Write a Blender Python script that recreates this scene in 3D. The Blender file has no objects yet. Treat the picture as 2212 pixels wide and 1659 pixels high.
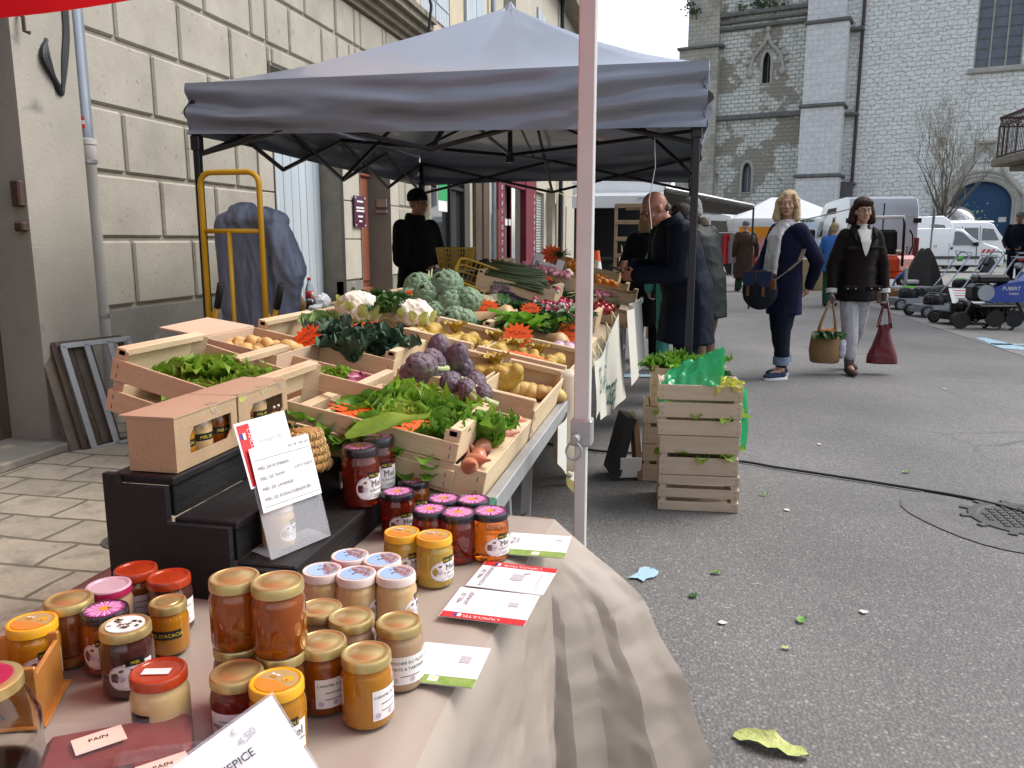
import bpy,bmesh,math,random
from math import sin,cos,pi,radians,atan2,sqrt,hypot
from mathutils import Vector,Matrix,noise,Euler
V=Vector
RND=random.Random(7)
SC=bpy.context.scene
COL=SC.collection
PSI=radians(11.9);TAU=radians(10.1);FPX=1750.0;EYE=1.34
def ray(x,y):
 cx=(x-1106)/FPX;cy=(830-y)/FPX
 fw=cos(TAU)+cy*sin(TAU);up=-sin(TAU)+cy*cos(TAU)
 return V((cx*cos(PSI)-fw*sin(PSI),cx*sin(PSI)+fw*cos(PSI),up))
def G(x,y,z=0.0):
 d=ray(x,y);return V((0,0,EYE))+d*((z-EYE)/d.z)
def PX(x,y,X):
 d=ray(x,y);return V((0,0,EYE))+d*(X/d.x)
def PY(x,y,Y):
 d=ray(x,y);return V((0,0,EYE))+d*(Y/d.y)
def PZ(x,y,t):
 return V((0,0,EYE))+ray(x,y)*t
SLK=0.2;SLA=math.atan(SLK)
def S(x,y,w=0.0):
 """point of the sloping stall top (w above it, along its normal)"""
 d=ray(x,y)
 t=(EYE-.75+.45*SLK-w/cos(SLA))/(-d.z-d.x*SLK)
 return V((0,0,EYE))+d*t
def slope_z(X,w=0.0):return .75+(-.45-X)*SLK+w/cos(SLA)
MATS={}
def _new(name):
 m=bpy.data.materials.new(name);m.use_nodes=True
 nt=m.node_tree;b=nt.nodes['Principled BSDF']
 return m,nt,b
def setin(b,**k):
 for n,v in k.items():
  n=n.replace('_',' ')
  if n in b.inputs:b.inputs[n].default_value=v
def rgba(c):return(c[0],c[1],c[2],1)
def mat(name,c1,c2=None,scale=8.0,rough=.6,bump=0.0,bscale=None,detail=5,spec=.5,metal=0.0,trans=0.0,ior=1.45,coat=0.0,sss=0.0,alpha=1.0,sheen=0.0,c3=None,s3=40.0,t3=.55,stretch=(1,1,1),rnd=0.0,bdist=.01,transl=0.0,wave=None,rvar=0.0):
 if name in MATS:return MATS[name]
 m,nt,b=_new(name);N=nt.nodes;L=nt.links
 setin(b,Roughness=rough,Metallic=metal,IOR=ior,Alpha=alpha)
 b.inputs['Specular IOR Level'].default_value=spec
 b.inputs['Transmission Weight'].default_value=trans
 b.inputs['Coat Weight'].default_value=coat
 b.inputs['Sheen Weight'].default_value=sheen
 if sss:b.inputs['Subsurface Weight'].default_value=sss;b.inputs['Subsurface Radius'].default_value=(.02,.012,.006)
 tc=N.new('ShaderNodeTexCoord');mp=N.new('ShaderNodeMapping');mp.inputs['Scale'].default_value=stretch
 L.new(tc.outputs['Object'],mp.inputs['Vector'])
 out=None
 if c2 is not None:
  nz=N.new('ShaderNodeTexNoise');nz.inputs['Scale'].default_value=scale;nz.inputs['Detail'].default_value=detail
  nz.inputs['Roughness'].default_value=.6
  L.new(mp.outputs[0],nz.inputs['Vector'])
  mr=N.new('ShaderNodeMapRange');mr.inputs['From Min'].default_value=.3;mr.inputs['From Max'].default_value=.7
  L.new(nz.outputs['Fac'],mr.inputs['Value'])
  mx=N.new('ShaderNodeMix');mx.data_type='RGBA'
  mx.inputs[6].default_value=rgba(c1);mx.inputs[7].default_value=rgba(c2)
  L.new(mr.outputs[0],mx.inputs[0]);out=mx.outputs[2]
  if rvar:
   ra=N.new('ShaderNodeMapRange');ra.inputs['To Min'].default_value=max(.02,rough-rvar);ra.inputs['To Max'].default_value=min(1,rough+rvar)
   L.new(nz.outputs['Fac'],ra.inputs['Value']);L.new(ra.outputs[0],b.inputs['Roughness'])
 if c3 is not None:
  n3=N.new('ShaderNodeTexNoise');n3.inputs['Scale'].default_value=s3;n3.inputs['Detail'].default_value=3
  L.new(mp.outputs[0],n3.inputs['Vector'])
  m3=N.new('ShaderNodeMapRange');m3.inputs['From Min'].default_value=t3;m3.inputs['From Max'].default_value=t3+.08
  L.new(n3.outputs['Fac'],m3.inputs['Value'])
  x3=N.new('ShaderNodeMix');x3.data_type='RGBA';x3.inputs[7].default_value=rgba(c3)
  if out:L.new(out,x3.inputs[6])
  else:x3.inputs[6].default_value=rgba(c1)
  L.new(m3.outputs[0],x3.inputs[0]);out=x3.outputs[2]
 if rnd:
  oi=N.new('ShaderNodeObjectInfo');hs=N.new('ShaderNodeHueSaturation')
  r1=N.new('ShaderNodeMapRange');r1.inputs['To Min'].default_value=1-rnd;r1.inputs['To Max'].default_value=1+rnd
  L.new(oi.outputs['Random'],r1.inputs['Value']);L.new(r1.outputs[0],hs.inputs['Value'])
  if out:L.new(out,hs.inputs['Color'])
  else:hs.inputs['Color'].default_value=rgba(c1)
  out=hs.outputs[0]
 if out:L.new(out,b.inputs['Base Color'])
 else:b.inputs['Base Color'].default_value=rgba(c1)
 if bump:
  bn=N.new('ShaderNodeTexNoise');bn.inputs['Scale'].default_value=bscale or scale*4;bn.inputs['Detail'].default_value=4
  L.new(mp.outputs[0],bn.inputs['Vector'])
  bp=N.new('ShaderNodeBump');bp.inputs['Strength'].default_value=bump;bp.inputs['Distance'].default_value=bdist
  L.new(bn.outputs['Fac'],bp.inputs['Height']);L.new(bp.outputs[0],b.inputs['Normal'])
 if transl:
  tr=N.new('ShaderNodeBsdfTranslucent');ms=N.new('ShaderNodeMixShader');ms.inputs[0].default_value=transl
  if out:L.new(out,tr.inputs['Color'])
  else:tr.inputs['Color'].default_value=rgba(c1)
  o=N['Material Output'];L.new(b.outputs[0],ms.inputs[1]);L.new(tr.outputs[0],ms.inputs[2]);L.new(ms.outputs[0],o.inputs['Surface'])
 MATS[name]=m
 return m
def brickmat(name,c1,c2,mortar,bw,bh,msize=.02,axis='XZ',rough=.9,bump=.6,stain=None,distort=0.0,squash=1.0,patch=None,offset=.5,bdist=.02,white=None):
 m,nt,b=_new(name);N=nt.nodes;L=nt.links
 tc=N.new('ShaderNodeTexCoord');src=tc.outputs['Object']
 sp=N.new('ShaderNodeSeparateXYZ');L.new(src,sp.inputs[0])
 cb=N.new('ShaderNodeCombineXYZ')
 L.new(sp.outputs[{'X':0,'Y':1,'Z':2}[axis[0]]],cb.inputs[0]);L.new(sp.outputs[{'X':0,'Y':1,'Z':2}[axis[1]]],cb.inputs[1])
 vec=cb.outputs[0]
 if distort:
  dn=N.new('ShaderNodeTexNoise');dn.inputs['Scale'].default_value=1.6/bw;dn.inputs['Detail'].default_value=2
  L.new(vec,dn.inputs['Vector'])
  sub=N.new('ShaderNodeVectorMath');sub.operation='SUBTRACT';sub.inputs[1].default_value=(.5,.5,.5);L.new(dn.outputs['Color'],sub.inputs[0])
  scl=N.new('ShaderNodeVectorMath');scl.operation='SCALE';scl.inputs['Scale'].default_value=distort;L.new(sub.outputs[0],scl.inputs[0])
  ad=N.new('ShaderNodeVectorMath');ad.operation='ADD';L.new(vec,ad.inputs[0]);L.new(scl.outputs[0],ad.inputs[1]);vec=ad.outputs[0]
 br=N.new('ShaderNodeTexBrick');br.offset=offset;br.squash=squash
 br.inputs['Scale'].default_value=1;br.inputs['Brick Width'].default_value=bw;br.inputs['Row Height'].default_value=bh
 br.inputs['Mortar Size'].default_value=msize;br.inputs['Mortar Smooth'].default_value=.35;br.inputs['Bias'].default_value=0
 br.inputs['Color1'].default_value=rgba(c1);br.inputs['Color2'].default_value=rgba(c2);br.inputs['Mortar'].default_value=rgba(mortar)
 L.new(vec,br.inputs['Vector']);col=br.outputs['Color']
 nz=N.new('ShaderNodeTexNoise');nz.inputs['Scale'].default_value=3.2/bw;nz.inputs['Detail'].default_value=6;L.new(src,nz.inputs['Vector'])
 mr=N.new('ShaderNodeMapRange');mr.inputs['To Min'].default_value=.72;mr.inputs['To Max'].default_value=1.25;L.new(nz.outputs['Fac'],mr.inputs['Value'])
 mu=N.new('ShaderNodeMix');mu.data_type='RGBA';mu.blend_type='MULTIPLY';mu.inputs[0].default_value=1
 L.new(col,mu.inputs[6]);L.new(mr.outputs[0],mu.inputs[7]);col=mu.outputs[2]
 def over(col,c,scale,lo,hi,amt):
  n=N.new('ShaderNodeTexNoise');n.inputs['Scale'].default_value=scale;n.inputs['Detail'].default_value=6;n.inputs['Roughness'].default_value=.65
  L.new(src,n.inputs['Vector'])
  r=N.new('ShaderNodeMapRange');r.inputs['From Min'].default_value=lo;r.inputs['From Max'].default_value=hi;r.inputs['To Max'].default_value=amt
  L.new(n.outputs['Fac'],r.inputs['Value'])
  x=N.new('ShaderNodeMix');x.data_type='RGBA';x.inputs[7].default_value=rgba(c)
  L.new(col,x.inputs[6]);L.new(r.outputs[0],x.inputs[0]);return x.outputs[2]
 if stain:col=over(col,*stain)
 if patch:col=over(col,*patch)
 if white:col=over(col,*white)
 L.new(col,b.inputs['Base Color']);setin(b,Roughness=rough)
 b.inputs['Specular IOR Level'].default_value=.25
 mm=N.new('ShaderNodeMath');mm.operation='MULTIPLY_ADD';mm.inputs[1].default_value=-1.0
 n2=N.new('ShaderNodeTexNoise');n2.inputs['Scale'].default_value=14/bw;n2.inputs['Detail'].default_value=5;L.new(src,n2.inputs['Vector'])
 L.new(br.outputs['Fac'],mm.inputs[0]);L.new(n2.outputs['Fac'],mm.inputs[2])
 bp=N.new('ShaderNodeBump');bp.inputs['Strength'].default_value=bump;bp.inputs['Distance'].default_value=bdist
 L.new(mm.outputs[0],bp.inputs['Height']);L.new(bp.outputs[0],b.inputs['Normal'])
 MATS[name]=m
 return m
def basis(d):
 d=V(d).normalized();a=V((0,0,1))if abs(d.z)<.95 else V((1,0,0))
 x=a.cross(d).normalized();return x,d.cross(x).normalized(),d
ROOT_XF={}
class MB:
 def __init__(s):s.v=[];s.f=[];s.m=[]
 def add(s,vs,fs,mi=0):
  o=len(s.v);s.v.extend([V(p)for p in vs])
  for f in fs:s.f.append([i+o for i in f]);s.m.append(mi)
  return s
 def box(s,c,size,rot=None,mi=0,taper=1.0):
  hx,hy,hz=size[0]/2,size[1]/2,size[2]/2
  ps=[V((sx*hx*(taper if sz>0 else 1),sy*hy*(taper if sz>0 else 1),sz*hz))for sz in(-1,1)for sy in(-1,1)for sx in(-1,1)]
  if rot is not None:ps=[rot@p for p in ps]
  c=V(c)
  return s.add([p+c for p in ps],[(0,2,3,1),(4,5,7,6),(0,1,5,4),(2,6,7,3),(0,4,6,2),(1,3,7,5)],mi)
 def cbox(s,c,size,ch=.004,rot=None,mi=0):
  """box with chamfered edges"""
  hx,hy,hz=size[0]/2,size[1]/2,size[2]/2;ch=min(ch,hx*.9,hy*.9,hz*.9)
  bm=bmesh.new();bmesh.ops.create_cube(bm,size=1)
  for v in bm.verts:v.co=V((v.co.x*2*hx,v.co.y*2*hy,v.co.z*2*hz))
  bmesh.ops.bevel(bm,geom=bm.edges[:],offset=ch,segments=1,affect='EDGES')
  bm.verts.index_update();c=V(c)
  vs=[((rot@v.co)if rot is not None else v.co.copy())+c for v in bm.verts];fs=[[v.index for v in f.verts]for f in bm.faces];bm.free()
  return s.add(vs,fs,mi)
 def cyl(s,p0,p1,r0,r1=None,n=12,mi=0,cap=True):
  r1=r0 if r1 is None else r1;p0=V(p0);p1=V(p1);x,y,d=basis(p1-p0)
  vs=[p0+(x*cos(2*pi*i/n)+y*sin(2*pi*i/n))*r0 for i in range(n)]+[p1+(x*cos(2*pi*i/n)+y*sin(2*pi*i/n))*r1 for i in range(n)]
  fs=[(i,(i+1)%n,n+(i+1)%n,n+i)for i in range(n)]
  if cap:fs+=[tuple(range(n-1,-1,-1)),tuple(range(n,2*n))]
  return s.add(vs,fs,mi)
 def lathe(s,prof,n=24,c=(0,0,0),mi=0,mis=None,rot=None,sx=1,sy=1):
  c=V(c);vs=[];fs=[];ms=[]
  for r,z in prof:
   for i in range(n):
    p=V((r*cos(2*pi*i/n)*sx,r*sin(2*pi*i/n)*sy,z));vs.append((rot@p if rot is not None else p)+c)
  for k in range(len(prof)-1):
   for i in range(n):
    j=(i+1)%n;fs.append((k*n+i,k*n+j,(k+1)*n+j,(k+1)*n+i));ms.append(mis[k]if mis else mi)
  o=len(s.v);s.v.extend(vs)
  for f,m in zip(fs,ms):s.f.append([i+o for i in f]);s.m.append(m)
  if prof[0][0]>1e-5:s.f.append([o+i for i in range(n-1,-1,-1)]);s.m.append(mis[0]if mis else mi)
  if prof[-1][0]>1e-5:s.f.append([o+(len(prof)-1)*n+i for i in range(n)]);s.m.append(mis[-1]if mis else mi)
  return s
 def ell(s,c,r,rot=None,nu=14,nv=9,mi=0):
  c=V(c);r=(r,r,r)if not hasattr(r,'__len__')else r
  vs=[];fs=[]
  for j in range(1,nv):
   a=pi*j/nv
   for i in range(nu):
    p=V((r[0]*sin(a)*cos(2*pi*i/nu),r[1]*sin(a)*sin(2*pi*i/nu),r[2]*cos(a)));vs.append((rot@p if rot is not None else p)+c)
  for j in range(nv-2):
   for i in range(nu):
    k=(i+1)%nu;fs.append((j*nu+i,(j+1)*nu+i,(j+1)*nu+k,j*nu+k))
  t=V((0,0,r[2]));t=rot@t if rot is not None else t
  vs+=[c+t,c-t];a=len(vs)-2
  for i in range(nu):
   k=(i+1)%nu;fs.append((a,i,k));fs.append((a+1,(nv-2)*nu+k,(nv-2)*nu+i))
  return s.add(vs,fs,mi)
 def cap(s,p0,p1,r0,r1=None,n=10,mi=0):
  """tapered capsule"""
  r1=r0 if r1 is None else r1;p0=V(p0);p1=V(p1);L=(p1-p0).length
  if L<1e-6:return s.ell(p0,r0,mi=mi)
  x,y,d=basis(p1-p0);R=Matrix((x,y,d)).transposed()
  pr=[(r0*sin(a),-r0*cos(a))for a in(0.0,.5,1.0)]+[(r0,0),(r1,L)]+[(r1*cos(a),L+r1*sin(a))for a in(.55,1.05)]+[(0.0,L+r1)]
  return s.lathe(pr,n,p0,mi,rot=R)
 def tube(s,pts,r,n=8,mi=0,closed=False):
  pts=[V(p)for p in pts];m=len(pts);rs=r if hasattr(r,'__len__')else[r]*m;vs=[];fs=[];px=None
  for k in range(m):
   a=pts[(k-1)%m]if(k>0 or closed)else pts[k];b=pts[(k+1)%m]if(k<m-1 or closed)else pts[k]
   d=(b-a).normalized()if(b-a).length>1e-9 else V((0,0,1))
   if px is None:x,y,d=basis(d)
   else:
    x=(px-d*px.dot(d));x=x.normalized()if x.length>1e-6 else basis(d)[0];y=d.cross(x)
   px=x
   vs+=[pts[k]+(x*cos(2*pi*i/n)+y*sin(2*pi*i/n))*rs[k]for i in range(n)]
  for k in range(m if closed else m-1):
   q=(k+1)%m
   fs+=[(k*n+i,k*n+(i+1)%n,q*n+(i+1)%n,q*n+i)for i in range(n)]
  if not closed:fs+=[tuple(range(n-1,-1,-1)),tuple(range((m-1)*n,m*n))]
  return s.add(vs,fs,mi)
 def grid(s,fn,nu,nv,mi=0,thick=0.0,mfn=None):
  vs=[V(fn(i/nu,j/nv))for j in range(nv+1)for i in range(nu+1)]
  fs=[(j*(nu+1)+i,j*(nu+1)+i+1,(j+1)*(nu+1)+i+1,(j+1)*(nu+1)+i)for j in range(nv)for i in range(nu)]
  o=len(s.v);s.v.extend(vs)
  for q,f in enumerate(fs):
   s.f.append([k+o for k in f]);s.m.append(mfn((q%nu+.5)/nu,(q//nu+.5)/nv)if mfn else mi)
  return s
 def prism(s,poly,z0,z1,M=None,mi=0,mi_top=None):
  n=len(poly);vs=[V((p[0],p[1],z0))for p in poly]+[V((p[0],p[1],z1))for p in poly]
  if M is not None:vs=[M@v for v in vs]
  s.add(vs,[tuple(range(n-1,-1,-1))]+[(i,(i+1)%n,n+(i+1)%n,n+i)for i in range(n)],mi)
  s.f.append([len(s.v)-n+i for i in range(n)]);s.m.append(mi if mi_top is None else mi_top)
  return s
 def text(s,txt,size,fn,mi=0,align='CENTER'):
  vs,fs=text2d(txt,align)
  return s.add([fn(p[0]*size,p[1]*size)for p in vs],fs,mi)
 def xf(s,M):
  s.v=[M@p for p in s.v];return s
 def join(s,o,M=None,mo=0):
  return s.add([M@p for p in o.v]if M is not None else o.v,o.f,0)if mo==0 and not any(o.m)else s._j(o,M,mo)
 def _j(s,o,M,mo):
  k=len(s.v);s.v.extend([M@p for p in o.v]if M is not None else[p.copy()for p in o.v])
  for f,m in zip(o.f,o.m):s.f.append([i+k for i in f]);s.m.append(m+mo)
  return s
 def mesh(s,name,mats,smooth=False,recalc=False):
  me=bpy.data.meshes.new(name);me.from_pydata([tuple(p)for p in s.v],[],s.f)
  for m in(mats if isinstance(mats,(list,tuple))else[mats]):me.materials.append(m)
  if me.polygons:
   me.polygons.foreach_set('material_index',s.m)
   if recalc:
    bm=bmesh.new();bm.from_mesh(me);bmesh.ops.recalc_face_normals(bm,faces=bm.faces);bm.to_mesh(me);bm.free()
   if smooth is True:me.polygons.foreach_set('use_smooth',[True]*len(me.polygons))
   elif smooth:
    me.polygons.foreach_set('use_smooth',[True]*len(me.polygons));me.set_sharp_from_angle(angle=radians(smooth))
  me.update();return me
 def part(s,name,mats,parent,smooth=False,world=False,label=None,recalc=False):
  root=parent
  while root.parent:root=root.parent
  if root.name in ROOT_XF:
   s.xf(ROOT_XF[root.name]);s.f=[f[::-1]for f in s.f];world=True
  if world:s.xf(root_matrix(root).inverted())
  o=bpy.data.objects.new(name,s.mesh(name,mats,smooth,recalc));COL.objects.link(o);o.parent=parent
  if label:o['label']=label
  return o
 def thing(s,name,mats,label,cat,group=None,smooth=False,kind=None,recalc=False,rebase=True):
  """a one-mesh thing given in world coordinates; its origin goes to the middle of its base"""
  loc=V((0,0,0))
  if rebase and s.v:
   loc=V((sum(p.x for p in s.v)/len(s.v),sum(p.y for p in s.v)/len(s.v),min(p.z for p in s.v)));s.v=[p-loc for p in s.v]
  o=bpy.data.objects.new(name,s.mesh(name,mats,smooth,recalc));COL.objects.link(o);o.location=loc
  tag(o,label,cat,group,kind);return o
def root_matrix(o):return Matrix.LocRotScale(o.location,o.rotation_euler,o.scale)
def tag(o,label=None,cat=None,group=None,kind=None):
 if label:o['label']=label
 if cat:o['category']=cat
 if group:o['group']=group
 if kind:o['kind']=kind
 return o
def T(name,label,cat,loc=(0,0,0),rz=0.0,group=None,rot=None):
 o=bpy.data.objects.new(name,None);COL.objects.link(o);o.location=loc;o.rotation_euler=rot if rot else(0,0,rz);o.empty_display_size=.1
 return tag(o,label,cat,group)
def dup(o,loc=None,rot=None,label=None,group=None,scale=None,name=None):
 r=o.copy();COL.objects.link(r)
 if loc is not None:r.location=loc
 if rot is not None:r.rotation_euler=rot
 if scale is not None:r.scale=scale if hasattr(scale,'__len__')else(scale,)*3
 if label:r['label']=label
 if group:r['group']=group
 for ch in list(o.children):
  c=ch.copy();COL.objects.link(c);c.parent=r
  for g in list(ch.children):
   d=g.copy();COL.objects.link(d);d.parent=c
 return r
def structure(o,label=None,cat=None):
 o['kind']='structure'
 if label:o['label']=label
 if cat:o['category']=cat
 return o
_TX={}
def text2d(txt,align='CENTER'):
 k=(txt,align)
 if k not in _TX:
  cu=bpy.data.curves.new('lettering','FONT');cu.body=txt;cu.align_x=align;cu.size=1;cu.resolution_u=2
  o=bpy.data.objects.new('lettering',cu);COL.objects.link(o)
  dg=bpy.context.evaluated_depsgraph_get();me=bpy.data.meshes.new_from_object(o.evaluated_get(dg))
  _TX[k]=([v.co.copy()for v in me.vertices],[list(p.vertices)for p in me.polygons])
  bpy.data.objects.remove(o);bpy.data.curves.remove(cu);bpy.data.meshes.remove(me)
 return _TX[k]
def remesh(mb,voxel,smooth=2,disp=None):
 """union of the closed shells in mb as one continuous surface -> MB"""
 me=mb.mesh('shell',[]);o=bpy.data.objects.new('shell',me);COL.objects.link(o)
 m=o.modifiers.new('r','REMESH');m.mode='VOXEL';m.voxel_size=voxel
 if smooth:q=o.modifiers.new('s','SMOOTH');q.iterations=smooth;q.factor=.5
 dg=bpy.context.evaluated_depsgraph_get();e=o.evaluated_get(dg);me2=bpy.data.meshes.new_from_object(e)
 r=MB();r.v=[v.co.copy()for v in me2.vertices];r.f=[list(p.vertices)for p in me2.polygons];r.m=[0]*len(r.f)
 if disp:
  r.v=[v.co+v.normal*disp(v.co)for v in me2.vertices]
 bpy.data.objects.remove(o);bpy.data.meshes.remove(me);bpy.data.meshes.remove(me2)
 return r
def fbm(p,s,o=3):return noise.fractal(V(p)*s,1.0,2.0,o)
def rotm(rx=0,ry=0,rz=0):return Euler((rx,ry,rz)).to_matrix()
def smooth_pts(P,n=6):
 P=[V(p)for p in P];Q=[]
 for i in range(len(P)-1):
  a,b_,c,d=P[max(0,i-1)],P[i],P[i+1],P[min(len(P)-1,i+2)]
  for k in range(n):
   t=k/n;Q.append(.5*((2*b_)+(c-a)*t+(2*a-5*b_+4*c-d)*t*t+(3*b_-a-3*c+d)*t**3))
 return Q+[P[-1]]
def ss(a,b,x):
 t=min(1,max(0,(x-a)/(b-a)));return t*t*(3-2*t)
cd=bpy.data.cameras.new('camera');cam=bpy.data.objects.new('camera',cd);COL.objects.link(cam)
cam.location=(0,0,EYE);cam.rotation_euler=(radians(90)-TAU,0,PSI)
cd.sensor_width=36;cd.lens=FPX/2212*36;cd.clip_end=600;cd.clip_start=.05
SC.camera=cam
SUN_AZ=radians(62);SUN_EL=radians(49)
w=bpy.data.worlds.new('World');SC.world=w;w.use_nodes=True
nt=w.node_tree;bg=nt.nodes['Background'];sky=nt.nodes.new('ShaderNodeTexSky');sky.sky_type='NISHITA';sky.sun_disc=False
sky.sun_elevation=SUN_EL;sky.sun_rotation=SUN_AZ;sky.air_density=1.0;sky.dust_density=2.0;sky.ozone_density=1.0
hs=nt.nodes.new('ShaderNodeHueSaturation');hs.inputs['Saturation'].default_value=.46;hs.inputs['Value'].default_value=1.0
nt.links.new(sky.outputs[0],hs.inputs['Color']);nt.links.new(hs.outputs[0],bg.inputs['Color']);bg.inputs['Strength'].default_value=.15
sl=bpy.data.lights.new('sun','SUN');sl.energy=1.6;sl.angle=radians(34);sl.color=(1,.975,.94)
so=bpy.data.objects.new('sun',sl);COL.objects.link(so)
sd=V((sin(SUN_AZ)*cos(SUN_EL),cos(SUN_AZ)*cos(SUN_EL),sin(SUN_EL)))
so.rotation_euler=sd.to_track_quat('Z','Y').to_euler();so.location=(6,2,12)
SC.view_settings.view_transform='Standard';SC.view_settings.look='None';SC.view_settings.gamma=1.0;SC.view_settings.exposure=1.0
SC.render.engine='CYCLES'
try:
 SC.cycles.use_denoising=True;SC.cycles.max_bounces=8;SC.cycles.transmission_bounces=6;SC.cycles.transparent_max_bounces=8
 SC.cycles.caustics_reflective=False;SC.cycles.caustics_refractive=False;SC.cycles.sample_clamp_indirect=4.0
except Exception:pass
def asphalt():
 m,nt,b=_new('asphalt');N=nt.nodes;L=nt.links
 tc=N.new('ShaderNodeTexCoord');src=tc.outputs['Object']
 vo=N.new('ShaderNodeTexVoronoi');vo.inputs['Scale'].default_value=88;L.new(src,vo.inputs['Vector'])
 cr=N.new('ShaderNodeValToRGB');e=cr.color_ramp.elements
 sx=N.new('ShaderNodeSeparateColor');L.new(vo.outputs['Color'],sx.inputs[0]);L.new(sx.outputs[0],cr.inputs[0])
 e[0].color=(.105,.101,.097,1);e[1].color=(.26,.248,.232,1);e[1].position=1
 for p,c in((.45,(.137,.131,.125)),(.75,(.160,.153,.146)),(.94,(.195,.186,.174))):
  q=e.new(p);q.color=rgba(c)
 mr=N.new('ShaderNodeMapRange');mr.inputs['From Min'].default_value=.35;mr.inputs['From Max'].default_value=.75;L.new(vo.outputs['Distance'],mr.inputs['Value'])
 mx=N.new('ShaderNodeMix');mx.data_type='RGBA';mx.inputs[7].default_value=(.108,.104,.100,1)
 L.new(cr.outputs[0],mx.inputs[6]);L.new(mr.outputs[0],mx.inputs[0])
 nz=N.new('ShaderNodeTexNoise');nz.inputs['Scale'].default_value=.55;nz.inputs['Detail'].default_value=7;L.new(src,nz.inputs['Vector'])
 r2=N.new('ShaderNodeMapRange');r2.inputs['From Min'].default_value=.3;r2.inputs['From Max'].default_value=.72;r2.inputs['To Min'].default_value=.72;r2.inputs['To Max'].default_value=1.35
 L.new(nz.outputs['Fac'],r2.inputs['Value'])
 mu=N.new('ShaderNodeMix');mu.data_type='RGBA';mu.blend_type='MULTIPLY';mu.inputs[0].default_value=1;L.new(mx.outputs[2],mu.inputs[6]);L.new(r2.outputs[0],mu.inputs[7])
 n3=N.new('ShaderNodeTexNoise');n3.inputs['Scale'].default_value=1.7;n3.inputs['Detail'].default_value=4;L.new(src,n3.inputs['Vector'])
 r3=N.new('ShaderNodeMapRange');r3.inputs['From Min'].default_value=.62;r3.inputs['From Max'].default_value=.75;r3.inputs['To Max'].default_value=.45;L.new(n3.outputs['Fac'],r3.inputs['Value'])
 m3=N.new('ShaderNodeMix');m3.data_type='RGBA';m3.inputs[7].default_value=(.07,.067,.065,1);L.new(mu.outputs[2],m3.inputs[6]);L.new(r3.outputs[0],m3.inputs[0])
 dn=N.new('ShaderNodeTexNoise');dn.inputs['Scale'].default_value=2.2;dn.inputs['Detail'].default_value=6;L.new(src,dn.inputs['Vector'])
 av=N.new('ShaderNodeMix');av.data_type='VECTOR';av.inputs[0].default_value=.22;L.new(src,av.inputs[4]);L.new(dn.outputs['Color'],av.inputs[5])
 vc=N.new('ShaderNodeTexVoronoi');vc.feature='DISTANCE_TO_EDGE';vc.inputs['Scale'].default_value=.55;L.new(av.outputs[1],vc.inputs['Vector'])
 rc_=N.new('ShaderNodeMapRange');rc_.inputs['From Min'].default_value=.002;rc_.inputs['From Max'].default_value=.007;rc_.inputs['To Min'].default_value=.55;rc_.inputs['To Max'].default_value=0;L.new(vc.outputs['Distance'],rc_.inputs['Value'])
 gt=N.new('ShaderNodeMapRange');gt.inputs['From Min'].default_value=.48;gt.inputs['From Max'].default_value=.6;L.new(nz.outputs['Fac'],gt.inputs['Value'])
 gm=N.new('ShaderNodeMath');gm.operation='MULTIPLY';L.new(rc_.outputs[0],gm.inputs[0]);L.new(gt.outputs[0],gm.inputs[1])
 mc_=N.new('ShaderNodeMix');mc_.data_type='RGBA';mc_.inputs[7].default_value=(.03,.03,.03,1);L.new(m3.outputs[2],mc_.inputs[6]);L.new(gm.outputs[0],mc_.inputs[0])
 L.new(mc_.outputs[2],b.inputs['Base Color'])
 b.inputs['Roughness'].default_value=.72;b.inputs['Specular IOR Level'].default_value=.45
 bp=N.new('ShaderNodeBump');bp.inputs['Strength'].default_value=.55;bp.inputs['Distance'].default_value=.005;bp.invert=True
 L.new(vo.outputs['Distance'],bp.inputs['Height']);L.new(bp.outputs[0],b.inputs['Normal'])
 return m
M_ASPH=asphalt()
M_SLAB=brickmat('paving_stone',(.41,.365,.28),(.32,.29,.225),(.15,.135,.10),.40,.27,.012,'XY',.85,.5,stain=((.13,.115,.09),5.0,.52,.72,.7),distort=.05,bdist=.012)
M_CONC=mat('pale_concrete',(.25,.245,.225),(.18,.175,.16),1.2,.85,.3,30,c3=(.11,.105,.1),s3=6,t3=.63,bdist=.004)
M_KERB=mat('kerb_stone',(.30,.29,.26),(.18,.17,.155),6,.85,.4,40)
M_BLUEP=mat('blue_road_paint',(.28,.45,.55),(.38,.52,.60),20,.8,.4,90,c3=(.07,.07,.068),s3=28,t3=.6)
mb=MB();mb.grid(lambda u,v:(-60+220*u,-12+140*v,0),4,4)
structure(mb.thing('ground',M_ASPH,None,None,rebase=False))
def flat(name,poly,z,m):
 b=MB();b.add([(p[0],p[1],z)for p in poly],[tuple(range(len(poly)))]);o=b.thing(name,m,None,None,rebase=False);return structure(o)
o=flat('pavement',[(-4.3,-3),(-1.15,-3),(-1.3,2),(-1.35,34),(-4.3,34)],.004,M_SLAB)
flat('concrete_strip',[(4.2,-3),(6.62,-3),(6.75,22),(3.9,22.5),(3.75,17.5)],.004,M_CONC)
b=MB();b.cbox((6.72,10,.06),(.16,26,.13),.012);structure(b.thing('kerb',M_KERB,None,None))
b=MB();b.box((10.0,10,.055),(6.4,26,.11));structure(b.thing('raised_walk',M_CONC,None,None))
flat('square',[(3.75,22.6),(40,18),(60,70),(-20,70),(-3,30)],.006,mat('square_paving',(.21,.205,.19),(.15,.147,.138),.8,.85,.2,20))
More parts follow.
